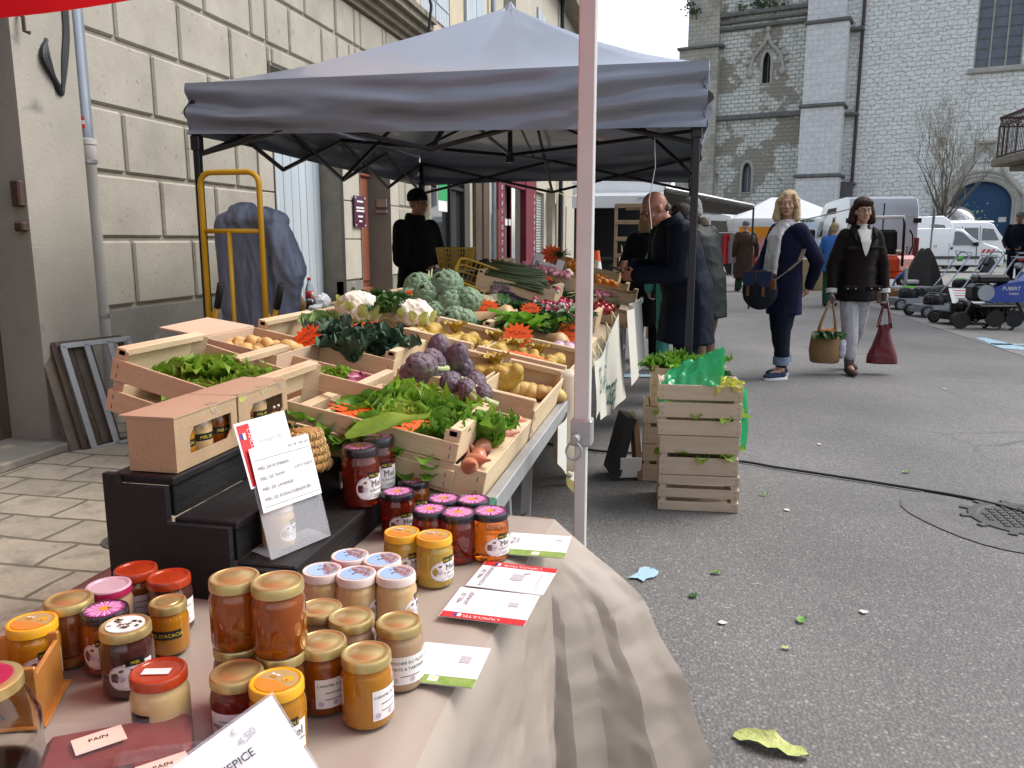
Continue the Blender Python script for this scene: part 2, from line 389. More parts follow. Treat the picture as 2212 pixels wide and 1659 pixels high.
def paint(pts,z=.009,seed=0,jag=.01):
 r=random.Random(seed);P=[G(*p)for p in pts];q=[]
 for i in range(len(P)):
  a,c=P[i],P[(i+1)%len(P)]
  n=max(2,int((c-a).length/.12))
  for k in range(n):
   p=a.lerp(c,k/n);q.append((p.x+r.uniform(-jag,jag),p.y+r.uniform(-jag,jag)))
 return flat('road_marking',q,z,M_BLUEP)
paint([(2106,731),(2128,731),(2212,752),(2212,758),(2163,754)],seed=1)
paint([(1318,811),(1362,810),(1420,812),(1420,816),(1362,817),(1316,816)],seed=2)
paint([(1385,1232),(1400,1227),(1418,1233),(1416,1246),(1404,1254),(1388,1258),(1360,1250)],seed=3,jag=.012)
paint([(2130,743),(2212,745),(2212,747),(2150,747)],seed=4)
M_STONE=mat('warm_ashlar',(.385,.355,.29),(.285,.262,.215),2.2,.85,.5,45,c3=(.22,.195,.15),s3=16,t3=.64,bdist=.006)
M_STONE_L=mat('smooth_pale_stone',(.44,.405,.335),(.37,.34,.275),2.5,.85,.3,45,c3=(.30,.27,.21),s3=12,t3=.66,bdist=.004)
M_JOINT=mat('wall_joint',(.29,.26,.20),(.22,.195,.15),8,.9,.3,60)
M_PLINTH=mat('plinth_render',(.23,.215,.18),(.15,.142,.125),2,.9,.35,40,c3=(.30,.27,.215),s3=5,t3=.6)
M_JAMB=mat('grey_render',(.235,.215,.18),(.17,.158,.135),2.5,.9,.3,50)
M_PLASTER=mat('beige_plaster',(.35,.32,.265),(.27,.25,.21),1.4,.9,.3,60,c3=(.19,.175,.15),s3=3.2,t3=.66)
M_RUBBLE=mat('crumbling_plaster',(.42,.36,.25),(.25,.21,.15),9,.95,1.0,22,c3=(.12,.10,.08),s3=9,t3=.66,bdist=.03)
M_SHUT=mat('pale_blue_planks',(.44,.49,.53),(.36,.405,.44),3,.75,.2,50,c3=(.52,.54,.54),s3=8,t3=.65,stretch=(1,1,.15))
M_BROWNW=mat('weathered_brown_wood',(.10,.066,.042),(.05,.034,.024),10,.7,.4,40,stretch=(1,1,.1),c3=(.17,.12,.08),s3=22,t3=.66)
M_TERRA=mat('terracotta_paint',(.27,.095,.055),(.22,.075,.045),5,.5,.1,40)
M_PINK=mat('pink_render',(.55,.41,.33),(.47,.37,.28),1.5,.9,.3,30,c3=(.35,.29,.22),s3=4,t3=.66)
M_CREAM=mat('cream_render',(.55,.47,.33),(.45,.39,.28),1.5,.9,.3,30)
M_CORN=mat('mossy_cornice',(.24,.215,.165),(.15,.135,.105),6,.95,.4,30)
M_GLASSD=mat('dark_shop_glass',(.03,.034,.036),None,rough=.04,spec=.9,coat=.4)
M_WINE=mat('wine_red_paint',(.17,.012,.030),(.13,.01,.024),4,.4,.05,30)
M_IRON=mat('black_iron',(.02,.02,.022),None,rough=.5)
M_RUST=mat('rusty_iron',(.09,.045,.03),(.05,.03,.025),30,.8)
M_WHITE=mat('white_paint',(.75,.75,.73),(.68,.68,.66),6,.5)
M_OFFW=mat('lettering_white',(.68,.66,.62),None,rough=.7)
M_BLACK=mat('matt_black',(.012,.012,.013),None,rough=.6)
M_ZINC=mat('zinc_pipe',(.30,.33,.37),(.24,.27,.31),6,.35,metal=.5)
M_PVC=mat('beige_pvc',(.46,.44,.40),(.42,.40,.365),5,.45)
M_STEEL=mat('bare_steel',(.42,.43,.44),(.33,.34,.35),12,.35,metal=.8)
M_ALU=mat('dull_aluminium',(.46,.47,.48),(.38,.39,.40),14,.42,metal=.6)
WX=-4.2
def cuts(y0,y1,z0,z1,ops):
 """rectangles of a wall left over around the openings"""
 ys=sorted({y0,y1,*[min(max(o[k],y0),y1)for o in ops for k in(0,1)]});out=[]
 for a,c in zip(ys,ys[1:]):
  if c-a<1e-4:continue
  m=(a+c)/2;zs=[(z0,z1)]
  for o in ops:
   if o[0]<=m<=o[1]:
    n=[]
    for p,q in zs:
     if o[2]>p:n.append((p,min(q,o[2])))
     if o[3]<q:n.append((max(p,o[3]),q))
    zs=[t for t in n if t[1]-t[0]>1e-4]
  out+=[(a,c,p,q)for p,q in zs]
 return out
def facade(y0,y1,z0,z1,ops,x=WX,depth=.5):
 b=MB()
 for a,c,p,q in cuts(y0,y1,z0,z1,ops):b.box((x-depth/2,(a+c)/2,(p+q)/2),(depth,c-a,q-p))
 return b
hs=T('stone_house','house of big rusticated beige stone blocks with a plank shutter behind the vegetable stall','house',(WX,9.0,0))
OPS=[(7.95,9.68,.56,3.1),(10.24,11.38,0,2.75)]
facade(5.05,12.75,0,9,OPS+[(12.8,14.4,4.9,7.6)],WX-.024).part('wall',M_JOINT,hs,world=True)
b=MB();b2s={x0:MB()for x0 in(7.65,9.68,11.38)};ZC=[.83,1.346,1.825,2.30,2.80,3.29,3.77,4.24]
for k in range(7):
 za,zb=ZC[k],ZC[k+1];st=5.645 if k%2==0 else 6.05
 js=[5.06]+[st+.8*i for i in range(-1,10)if 5.3<st+.8*i<12.5]+[12.7]
 for mg in(7.65,7.95,9.68,10.24,11.38,11.75):
  if zb<=3.2:js=[j for j in js if abs(j-mg)>.2 or j in(7.65,7.95,9.68,10.24,11.38,11.75)]+[mg]
 js=sorted(set(js))
 for a,c in zip(js,js[1:]):
  for(p,q,u,v_)in cuts(a,c,za,zb,OPS):
   smooth_=zb<=3.3 and any(abs(p-x0)<.01 for x0 in(7.65,9.68,11.38))
   g=.006 if smooth_ else .015
   if q-p<.05 or v_-u<.05:continue
   (min(((abs(p-x0),m_)for x0,m_ in b2s.items()),key=lambda t_:t_[0])[1]if smooth_ else b).cbox((WX-.06+(.004 if smooth_ else 0),(p+q)/2,(u+v_)/2),(.12,q-p-2*g,v_-u-2*g),.006 if smooth_ else .016)
ob=b.part('block_facing',M_STONE,hs,world=True)
for m_ in b2s.values():m_.part('smooth_facing',M_STONE_L,hs,world=True)
for a,c,p,q in cuts(5.06,12.74,0,.815,OPS):MB().box((WX-.05,(a+c)/2,(p+q)/2),(.13,c-a,q-p-.002)).part('plinth',M_PLINTH,hs,world=True)
b=MB()
for dx,za,zb in((.05,4.24,4.32),(.12,4.32,4.40),(.20,4.40,4.50),(.28,4.50,4.60),(.33,4.60,4.68)):
 b.box((WX+dx/2-.03,8.9,(za+zb)/2),(dx+.06,7.7,zb-za))
b.part('cornice',M_CORN,hs,world=True)
b=MB();b.box((WX-.34,8.815,1.83),(.03,1.73,2.54))
for k in range(9):b.cbox((WX-.30,8.05+.19*k,1.83),(.03,.183 if k%3 else .176,2.50),.005)
sh=b.part('plank_shutter',M_SHUT,hs,world=True)
for c_,s_ in(((WX-.15,9.687,1.83),(.33,.006,2.54)),((WX-.15,10.236,1.37),(.33,.006,2.74)),((WX-.17,11.374,1.37),(.36,.012,2.74)),((WX-.15,7.956,1.83),(.33,.006,2.54))):MB().box(c_,s_).part('jamb',M_JAMB,hs,world=True)
b=MB();b.cbox((WX-.10,8.83,.515),(.50,2.0,.09),.01);b.part('window_sill',M_PLINTH,hs,world=True)
b=MB();dx=WX-.33
b.box((dx-.02,10.8,1.33),(.04,1.12,2.66))
for z0_,z1_ in((.05,.42),(.75,2.2)):
 for y0_ in(10.32,10.84):b.cbox((dx+.012,y0_+.23,(z0_+z1_)/2),(.03,.44,z1_-z0_),.012)
b.cbox((dx+.03,10.8,.62),(.06,1.10,.09),.015);b.cbox((dx+.03,10.8,2.26),(.07,1.1,.08),.015);b.cbox((dx+.07,10.8,2.47),(.16,1.13,.07),.02);b.cbox((dx+.05,10.8,2.40),(.11,1.12,.06),.02)
dr=b.part('door',M_TERRA,hs,world=True,label='terracotta panelled door')
b=MB();b.cbox((dx+.04,10.72,.86),(.02,.28,.08),.004);b.part('letter_slot',M_STEEL,dr,world=True)
def shutter_pair(parent,y0,y1,z0,z1,x=WX,m=M_SHUT):
 for a,c in((y0,(y0+y1)/2-.02),((y0+y1)/2+.02,y1)):
  b=MB();n=5
  b.box((x+.02,(a+c)/2,(z0+z1)/2),(.03,c-a,z1-z0))
  for k in range(n):b.cbox((x+.045,a+(k+.5)*(c-a)/n,(z0+z1)/2),(.02,(c-a)/n-.01,z1-z0-.01),.004)
  for zz in(z0+.3,z1-.3):b.box((x+.062,(a+c)/2,zz),(.012,c-a-.04,.05))
  b.part('shutter',m,parent,world=True)
shutter_pair(hs,12.82,14.38,4.9,7.6)
b=MB()
for a,c,p,q in cuts(5.05,14.75,4.69,9,[(12.8,14.4,4.9,7.6)]):b.box((WX-.1,(a+c)/2,(p+q)/2),(.26,c-a,q-p))
b.part('upper_wall',M_PINK,hs,world=True)
for y in(12.68,14.52):MB().box((WX+.045,y,6.2),(.03,.2,3.0)).part('window_surround',M_CREAM,hs,world=True)
b=MB();b.tube([(WX+.07,11.95,7.5),(WX+.08,11.9,6.2),(WX+.16,12.2,5.6),(WX+.40,12.25,4.75),(WX+.36,12.2,4.3),(WX+.08,12.1,4.1),(WX+.06,12.1,3.2)],.022,6)
b.thing('cable',M_BLACK,'thick black cable running down over the cornice of the stone house','cable')
b=MB();q=PX(775,458,WX+.02)
b.cbox((WX+.03,q.y,q.z),(.02,.36,.40),.004,mi=0)
for k,(wd,dz)in enumerate(((.20,.13),(.26,.05),(.27,.01),(.16,-.06),(.10,-.12))):b.box((WX+.042,q.y,q.z+dz),(.003,wd,.022),mi=1)
for sy in(-1,1):
 for sz in(-1,1):b.cyl((WX+.04,q.y+sy*.155,q.z+sz*.175),(WX+.05,q.y+sy*.155,q.z+sz*.175),.012,n=8,mi=1)
b.thing('plaque',[mat('plum_acrylic',(.07,.012,.04),rough=.15),M_OFFW],'plum coloured plaque screwed to the stone between shutter and door','plaque',rebase=True)
b=MB();q=PX(1112,478,WX-.3);b.cbox((WX-.12,11.355,1.86),(.16,.03,.12),.004);b.cbox((WX-.12,11.34,1.74),(.18,.03,.04),.004)
b.thing('letter_box',M_STEEL,'small metal letter box on the door jamb of the stone house','letter box')
nh=T('plastered_house','plastered house with a brown wooden door at the left edge beside the drainpipe','house',(WX,2.5,0))
b=facade(-7.5,4.95,0,9,[(1.6,4.40,0,2.72)],WX+.2,.6);b.part('wall',M_PLASTER,nh,world=True)
b=MB()
def strip(u,v):
 y=4.70+.46*u;z=.0+6.0*v
 return(WX+.02+.07*fbm((0,y*1.2,z),2.5)+.05*(1-u)+.03*fbm((3,y,z),9),y+(.04*fbm((7,0,z),3)if u==0 else 0),z)
b.grid(strip,10,130);b.part('broken_plaster',M_RUBBLE,nh,smooth=True,world=True)
b=MB();b.box((WX+.03,4.56,3.0),(.36,.318,6.0));b.part('corner_pier',M_PLASTER,nh,world=True)
b=MB();xd=WX-.12
b.box((xd,3.02,1.36),(.06,2.76,2.72))
for y in(3.0,3.9):
 for z0_,z1_ in((.12,.45),(.6,2.4)):b.cbox((xd+.04,y+.02,(z0_+z1_)/2),(.04,.62,z1_-z0_),.02)
b.cbox((xd+.06,3.4,.5),(.05,1.7,.06),.015)
nd=b.part('door',M_BROWNW,nh,world=True)
for z_,h_ in((1.62,.16),(1.42,.06)):MB().cbox((WX+.17,4.375,z_),(.07,.05,h_),.01).part('hinge',M_RUST,nh,world=True)
b=MB();b.cbox((WX+.10,3.2,.03),(.55,2.7,.06),.012);b.thing('door_step',M_PLINTH,'worn grey stone step below the brown wooden door','step')
b=MB();b.tube([(WX+.22,4.47,2.68),(WX+.25,4.47,2.66),(WX+.25,4.47,2.58),(WX+.28,4.48,2.57)],.012,6);b.thing('iron_hook',M_RUST,'small rusty iron hook in the plaster pier by the drainpipe','hook')
b=MB()
for k,off in enumerate((0,.03,.055)):
 p0=PX(95,85,WX+.2)+V((0,off*.3,0));p1=PX(112,175,WX+.2);p2=PX(133,195,WX+.2);p3=PX(138,60,WX+.2);p4=PX(130,-40,WX+.2)
 pts=[p0,p0.lerp(p1,.5)+V((.03,-.03-off,0)),p1+V((.02,off*.5,-off*.4)),p2+V((0,0,-.02+off*.3)),p2.lerp(p3,.5)+V((0,off*.5,0)),p3+V((0,off*.5,0)),p4+V((0,off*.5,0))]
 b.tube(smooth_pts(pts),.017,6)
b.thing('cable_loop',M_BLACK,'loop of thick black cables hanging beside the top of the drainpipe','cable')
dp=T('drainpipe','drainpipe on the house corner, zinc above and beige plastic below','drainpipe',(WX+.13,5.06,0))
b=MB();b.cyl((0,0,1.93),(0,0,8),.054,n=20);b.part('zinc_pipe',M_ZINC,dp,smooth=40)
b=MB();b.lathe([(.056,.02),(.056,1.86),(.064,1.87),(.064,1.98),(.069,1.985),(.069,2.02),(.058,2.025)],20);b.part('plastic_pipe',M_PVC,dp,smooth=40)
for z in(.80,1.86):
 b=MB();b.lathe([(.058,z),(.066,z),(.066,z+.022),(.058,z+.022)],20);b.box((-.05,.02,z+.011),(.07,.025,.02));b.cyl((0,-.066,z+.011),(0,-.085,z+.011),.008,n=6);b.part('clamp',M_STEEL,dp,smooth=40)
b=MB();cA=-1.15
def stick(u,v):a=cA-.75+1.1*u;return(.0555*cos(a),.0555*sin(a),2.09+.075*v)
b.grid(stick,8,3,mfn=lambda u,v:1 if .33<v<.66 else 0);b.part('sticker',[mat('sticker_red',(.6,.03,.03),rough=.5),M_OFFW],dp,world=False)
sh=T('shop_house','beige house with a large dark shop window beyond the stone house','house',(WX,15.3,0))
facade(12.76,17.9,0,4.7,[(13.35,15.9,.35,2.95)],WX).part('wall',M_STONE_L,sh,world=True)
facade(14.76,17.9,4.7,9,[(15.55,17.15,4.9,7.6)],WX).part('upper_wall',M_CREAM,sh,world=True)
b=MB();b.box((WX-.2,14.62,1.65),(.02,2.55,2.6));wn=b.part('shop_window',M_GLASSD,sh,world=True)
b=MB()
for y in(13.38,14.9,15.87):b.box((WX-.15,y,1.65),(.08,.06,2.6))
for z in(.38,2.3,2.92):b.box((WX-.15,14.62,z),(.08,2.43,.06))
b.part('frame',M_BLACK,wn,world=True)
for y in(16.35,17.0):MB().box((WX+.03,y,1.5),(.08,.5,3.0)).part('pilaster',M_BROWNW,sh,world=True)
shutter_pair(sh,15.58,17.1,4.9,7.6)
b=MB();b.cyl((WX+.1,17.55,0),(WX+.1,17.55,9),.05,n=10);b.thing('drainpipe',M_ZINC,'pale blue zinc drainpipe beside the wine red shop front','drainpipe',smooth=40)
b=MB();b.cyl((WX+.12,17.8,0),(WX+.12,17.8,2.0),.055,n=10);b.thing('drainpipe',M_TERRA,'short terracotta coloured pipe against the wine red shop front','drainpipe',smooth=40)
b=MB();b.box((WX+.25,13.15,2.15),(.03,.5,.7),mi=0);b.box((WX+.267,13.15,2.15),(.004,.5,.35),mi=1)
b.thing('shop_sign',[M_WHITE,mat('sign_green',(.03,.3,.10),rough=.5)],'white and green sign on the wall behind the stallholder','sign')
rh=T('red_shop_house','house with a wine red shop front and vertical white lettering','house',(WX,20.4,0))
facade(17.91,22.7,3.2,9,[(19.0,20.4,4.9,7.4)],WX).part('upper_wall',M_STONE_L,rh,world=True)
b=MB();b.box((WX+.04,18.25,1.6),(.16,.66,3.2));b.box((WX+.04,21.9,1.6),(.16,1.5,3.2));b.box((WX+.03,20.0,2.9),(.14,3.0,.6));b.box((WX-.1,19.9,.2),(.1,3,.4));b.box((WX-.3,20.9,1.5),(.04,.6,3.0))
b.part('shop_front',M_WINE,rh,world=True)
b=MB();b.box((WX-.3,19.8,1.5),(.04,2.4,2.9));b.part('shop_door',mat('mauve_panel',(.10,.06,.085),rough=.5),rh,world=True)
b=MB()
for y,n in((18.3,13),(22.35,13)):
 r=random.Random(int(y));z=2.5
 for k in range(n):
  h=.11;b.box((WX+.122 if y<20 else WX+.122,y-.04,z),(.004,.028,h));
  if r.random()<.8:b.box((WX+.122,y,z+r.choice((-.04,0,.04))),(.004,.09,.022))
  if r.random()<.6:b.box((WX+.122,y+.04,z+.01),(.004,.026,h*.7))
  z-=.175
b.part('lettering',M_OFFW,rh,world=True)
b=MB();b.box((WX-.26,20.4,1.78),(.03,.28,.16));b.box((WX-.26,20.85,1.78),(.03,.28,.16));b.part('notice',M_WHITE,rh,world=True)
fh=T('end_house','last house of the row with a grey roller shutter and an open upper shutter','house',(WX,28,0))
facade(22.71,34,0,9,[(22.9,24.6,0,2.7),(26.0,27.0,0,2.5),(28.4,29.4,0,2.5),(23.2,24.3,4.9,7.6),(25.8,26.8,4.9,7.6)],WX).part('wall',M_STONE_L,fh,world=True)
b=MB()
for k in range(34):b.cyl((WX-.12,22.92,.05+.078*k),(WX-.12,24.58,.05+.078*k),.042,n=6)
b.part('roller_shutter',mat('grey_green_metal',(.30,.34,.33),rough=.45),fh,world=True)
for y in(26.5,28.9):MB().box((WX-.2,y,1.25),(.05,1,2.5)).part('door',M_BROWNW,fh,world=True)
shutter_pair(fh,23.2,24.3,4.9,7.6);shutter_pair(fh,25.8,26.8,4.9,7.6)
b=MB();b.cbox((WX+.42,27.4,6.3),(.8,.05,2.6),.01);b.part('shutter',M_SHUT,fh,world=True,label='pale blue shutter standing open')
b=MB();b.box((WX+.2,28.6,8.9),(.7,12.2,.2));b.part('eaves',M_CORN,fh,world=True)
for y in(25.4,27.7):MB().box((WX+.05,y,1.45),(.25,.5,2.9)).part('pilaster',M_STONE,fh,world=True)
b=MB();b.cyl((WX+.12,27.15,0),(WX+.12,27.15,9),.07,n=8);b.thing('drainpipe',M_BLACK,'dark drainpipe beside the open upper shutter of the end house','drainpipe')
b=MB()
def awn(u,v):return(WX+.05+.75*v,25.0+1.6*u,2.85-.25*v-.02*sin(u*60)*v)
b.grid(awn,30,3);b.grid(lambda u,v:(WX+.8,25.0+1.6*u,2.6-(.16+.05*sin(u*55))*v),40,1)
b.thing('fringed_awning',mat('straw_yellow_cloth',(.55,.48,.25),transl=.3),'small straw yellow fringed awning over a shop door far down the row','awning')
CO=PZ(2115,560,54);CO.z=0
ca,sa=V((.959,-.282,0)).normalized(),V((-.282,-.959,0)).normalized()
CM=Matrix(((ca.x,sa.x,0,CO.x),(ca.y,sa.y,0,CO.y),(0,0,1,0),(0,0,0,1)))
def CH(x,y,off=0.0):
 d=ray(x,y);o=CO+sa*off;t=(o.x*sa.x+o.y*sa.y)/(d.x*sa.x+d.y*sa.y)
 p=V((0,0,EYE))+d*t;return(p-CO).dot(ca),p.z
M_CHW=brickmat('white_church_rubble',(.80,.81,.78),(.72,.73,.70),(.47,.475,.45),.54,.29,.026,'XZ',.9,.8,stain=((.55,.49,.38),.9,.57,.76,.5),distort=.42,patch=((.40,.40,.385),2.2,.60,.72,.5),bdist=.05)
M_CHT=brickmat('patchy_tower_stone',(.68,.68,.62),(.56,.56,.51),(.30,.30,.275),.5,.28,.026,'XZ',.9,.9,distort=.16,patch=((.27,.25,.20),.42,.50,.53,.9),stain=((.40,.33,.22),2.0,.6,.75,.5),bdist=.05)
M_CHB=brickmat('dressed_buttress_stone',(.66,.655,.65),(.61,.605,.60),(.50,.495,.49),.72,.36,.02,'XZ',.9,.35,stain=((.45,.445,.44),.7,.54,.76,.45),bdist=.02)
M_CHD=brickmat('brown_pier_stone',(.44,.42,.36),(.37,.35,.29),(.28,.265,.22),.55,.3,.022,'XZ',.9,.6,stain=((.18,.165,.13),.6,.48,.7,.7),white=((.42,.41,.38),1.1,.58,.72,.6))
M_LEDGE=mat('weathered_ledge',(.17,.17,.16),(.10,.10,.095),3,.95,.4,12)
M_MOULD=mat('moulded_stone',(.44,.42,.37),(.32,.31,.27),2.5,.9,.4,14)
M_LEAD=mat('leaded_window',(.10,.125,.155),(.065,.08,.105),1.5,.25,spec=.6)
M_BLUED=mat('deep_blue_paint',(.006,.055,.14),(.005,.045,.12),3,.5)
ch=T('church','large pale stone church with tower, buttress and blue arched door closing the square','church');ch.location=CO;ROOT_XF['church']=CM
def cpt(x,y,off=0):a,z=CH(x,y,off);return V((a,off,z))
def boolcut(mb,cutters):
 o=bpy.data.objects.new('w',mb.mesh('w',[],recalc=True));COL.objects.link(o);cs=[]
 for c in cutters:
  q=bpy.data.objects.new('c',c.mesh('c',[],recalc=True));COL.objects.link(q);cs.append(q)
  m=o.modifiers.new('b','BOOLEAN');m.operation='DIFFERENCE';m.solver='EXACT';m.object=q
 dg=bpy.context.evaluated_depsgraph_get();me=bpy.data.meshes.new_from_object(o.evaluated_get(dg))
 r=MB();r.v=[v.co.copy()for v in me.vertices];r.f=[list(p.vertices)for p in me.polygons];r.m=[0]*len(r.f)
 for q in cs+[o]:bpy.data.objects.remove(q)
 return r
def arch(cx,z0,zs,w,h,n=10,pointed=True):
 """outline (x,z) of an arched opening: springing zs, half width w, rise h"""
 p=[(cx-w,z0),(cx+w,z0)]
 for i in range(n+1):
  t=i/n
  p.append((cx+w*(1-t**1.7)if pointed else cx+w*cos(t*pi/2),zs+h*(sin(t*pi/2)if not pointed else sin(t*pi/2)**.9)))
 for i in range(n-1,-1,-1):
  t=i/n;p.append((cx-w*(1-t**1.7)if pointed else cx-w*cos(t*pi/2),zs+h*(sin(t*pi/2)if not pointed else sin(t*pi/2)**.9)))
 return p
RXZ=Matrix(((1,0,0,0),(0,0,1,0),(0,1,0,0),(0,0,0,1)))
a0,_=CH(1545,300);aR=CH(2212,300)[0]+9;aB0=CH(1738,200)[0];aB1=CH(1830,200)[0]
wa0,wz0=CH(2096,150);wa1,_=CH(2212,150);wc=(wa0+wa1)/2;ww=(wa1-wa0)/2-.15;wzs=CH(2160,5)[1]
da0=CH(2046,470)[0];da1=CH(2187,470)[0];dc=(da0+da1)/2;dw=(da1-da0)/2;dzt=CH(2115,389)[1];dzs=dzt-1.6
b=MB();b.box(((aB1+aR)/2-.5,-.75,12.5),(aR-aB1+1,1.5,25))
c1=MB();c1.prism(arch(wc,wz0,wzs,ww,2.6),-.55,.4,RXZ)
def round_arch(cx,z0,zs,w,h,n=14):return[(cx-w,z0),(cx+w,z0)]+[(cx+w*cos(pi*i/n),zs+h*sin(pi*i/n))for i in range(n+1)][:]
c2=MB();c2.prism(round_arch(dc,-.1,dzs,dw,1.6),-.7,.4,RXZ)
boolcut(b,[c1,c2]).part('nave_wall',M_CHW,ch)
b=MB();b.prism(arch(wc,wz0,wzs,ww,2.6),-.5,-.46,RXZ);wg=b.part('window',M_LEAD,ch)
b=MB()
ol=arch(wc,wz0,wzs,ww,2.6);b.tube([V((x,-.38,z))for x,z in ol[1:]+ol[:1]],.10,6)
for s_ in(-1/3,1/3):b.cyl((wc+ww*s_,-.4,wz0),(wc+ww*s_,-.4,wzs+.3),.055,n=6)
for s_ in(-2/3,0,2/3):
 l=[(wc+ww*s_+ww/3*k,z)for k,z in((-1,wzs),(-.8,wzs+.5),(-.4,wzs+.95),(0,wzs+1.15),(.4,wzs+.95),(.8,wzs+.5),(1,wzs))]
 b.tube([V((x,-.4,z))for x,z in l],.045,5)
b.tube([V((wc+.55*cos(i*pi/6),-.4,wzs+1.75+.45*sin(i*pi/6)))for i in range(12)],.045,5,closed=True)
b.part('tracery',M_MOULD,wg)
b=MB()
for k in range(1,8):b.box((wc,-.44,wz0+k*(wzs-wz0)/6.2),(2*ww,.03,.06))
b.part('glazing_bar',M_LEDGE,wg)
b=MB();b.cbox((wc,.12,wz0-.16),(2*ww+.6,.3,.34),.06);b.part('sill',M_MOULD,wg)
b=MB();b.prism(round_arch(dc,0,dzs,dw,1.6),-.60,-.5,RXZ);dr=b.part('door',M_BLUED,ch,label='wide deep blue arched church door')
b=MB();p,q=CH(2121,478),CH(2146,469);b.box(((p[0]+q[0])/2,-.49,1.2),(abs(q[0]-p[0]),.02,2.3));b.part('wicket_opening',M_BLACK,dr)
b=MB();p,q=CH(2157,480),CH(2175,469);b.box(((p[0]+q[0])/2,-.48,(p[1]+q[1])/2),(abs(q[0]-p[0]),.02,abs(p[1]-q[1])));b.part('notice',M_OFFW,dr)
b=MB()
for r_,yy,rad in((0,-.05,.13),(.28,.05,.11),(.55,.1,.10)):
 l=[(dc+(dw+r_)*cos(pi*i/20),dzs+(1.6+r_)*sin(pi*i/20))for i in range(21)]
 b.tube([V((dc+dw+r_,yy,0))]+[V((x,yy,z))for x,z in l]+[V((dc-dw-r_,yy,0))],rad,6)
az=CH(2127,312)
lft=[(dc-dw-.75,0),(dc-dw-.75,dzs+.3),(dc-dw*.75,dzs+1.7),(dc-.5*dw,dzs+2.5),(dc-.22*dw,dzs+3.4),(dc,az[1])]
b.tube([V((x,.14,z))for x,z in lft],.15,6);b.tube([V((2*dc-x,.14,z))for x,z in lft],.15,6);b.cbox((dc,.2,az[1]+.1),(1.0,.5,.2),.05);b.box((dc,.05,dzs+2.35),(.08,.08,1.2));b.box((dc,.05,dzs+2.7),(.9,.08,.08))
b.part('portal_moulding',M_MOULD,ch)
p,q=CH(1754+.276*990,.276*1140),CH(1754+.276*1050,.276*1075);b=MB();b.box(((p[0]+q[0])/2,.01,(p[1]+q[1])/2),(abs(q[0]-p[0]),.04,abs(q[1]-p[1])));b.part('ochre_stone',mat('ochre_stone',(.46,.39,.29),(.40,.34,.25),2,.9),ch)
n1=CH(1655,182);n1t=CH(1655,112);n2=CH(1612,418);n2t=CH(1612,350)
b=MB();tb0=CH(1535,200)[0];b.box(((tb0+aB0)/2+.4,-.6,12.5),(aB0-tb0+1.6,1.5,25))
wn1=arch(n1[0],n1[1],n1t[1]-.8,.36,.8);wn2=arch(n2[0],n2[1],n2t[1]-.8,.42,.8)
cu=[]
for o_ in(wn1,wn2):
 c=MB();c.prism(o_,-.45,.6,RXZ);cu.append(c)
boolcut(b,cu).part('tower_wall',M_CHT,ch)
for o_,nm in((wn1,M_BLACK),(wn2,M_LEAD)):
 b=MB();b.prism(o_,-.42,-.38,RXZ);wg=b.part('window',nm,ch)
 b=MB();b.tube([V((x,.13,z))for x,z in o_],.11,6,closed=True);b.cyl((o_[0][0]/2+o_[1][0]/2,-.3,o_[0][1]),(o_[0][0]/2+o_[1][0]/2,-.3,max(z for _,z in o_)),.05 if o_ is wn2 else .02,n=5);b.part('surround',M_MOULD,wg)
b=MB();x0=n1[0];zt=CH(1655,65)[1];zb=CH(1655,145)[1]
og=[(-1.15,zb-.35),(-1.15,zb),(-.95,zb+.75),(-.55,zb+1.2),(-.2,zb+1.6),(0,zb+2.2)]
b.tube([V((x0+x,.22,z))for x,z in og],.13,6);b.tube([V((x0-x,.22,z))for x,z in og],.13,6);b.cyl((x0,.22,zb+2.1),(x0,.22,zt),.09,n=6)
for x,z in((-1.2,zb+.3),(-1.1,zb+.75),(-.8,zb+1.2),(-.45,zb+1.6)):
 for s_ in(-1,1):b.ell((x0+s_*x*1.15,.25,z),(.2,.14,.14),nu=8,nv=6)
b.ell((x0,.25,zt),(.2,.14,.25),nu=8,nv=6);b.ell((x0,.25,zt-.7),(.32,.14,.12),nu=8,nv=6)
for s_ in(-1,1):b.ell((x0+s_*1.15,.25,zb-.4),(.26,.2,.3),nu=8,nv=6)
b.part('hood_moulding',M_MOULD,ch)
for yy,l,h_,dp_ in((28,0,.3,.35),(44,.3,.22,.22),(58,.6,.25,.3),(252,-.2,.35,.35)):
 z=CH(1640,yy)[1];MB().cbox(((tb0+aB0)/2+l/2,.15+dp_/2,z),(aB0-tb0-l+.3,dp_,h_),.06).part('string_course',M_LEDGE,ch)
pa0=CH(1463,300,.6)[0];pa1=CH(1545,300,.6)[0];zl=CH(1500,104,.8)[1]
b=MB();b.box(((pa0+pa1)/2,-.45,zl/2),(pa1-pa0,2.5,zl));b.box(((pa0+pa1)/2+.25,-.55,zl+6),(pa1-pa0-.6,2.2,12));b.part('corner_pier',M_CHD,ch)
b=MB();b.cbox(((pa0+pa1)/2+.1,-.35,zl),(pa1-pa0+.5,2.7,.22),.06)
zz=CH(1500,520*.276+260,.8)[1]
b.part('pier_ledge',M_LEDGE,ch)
b=MB()
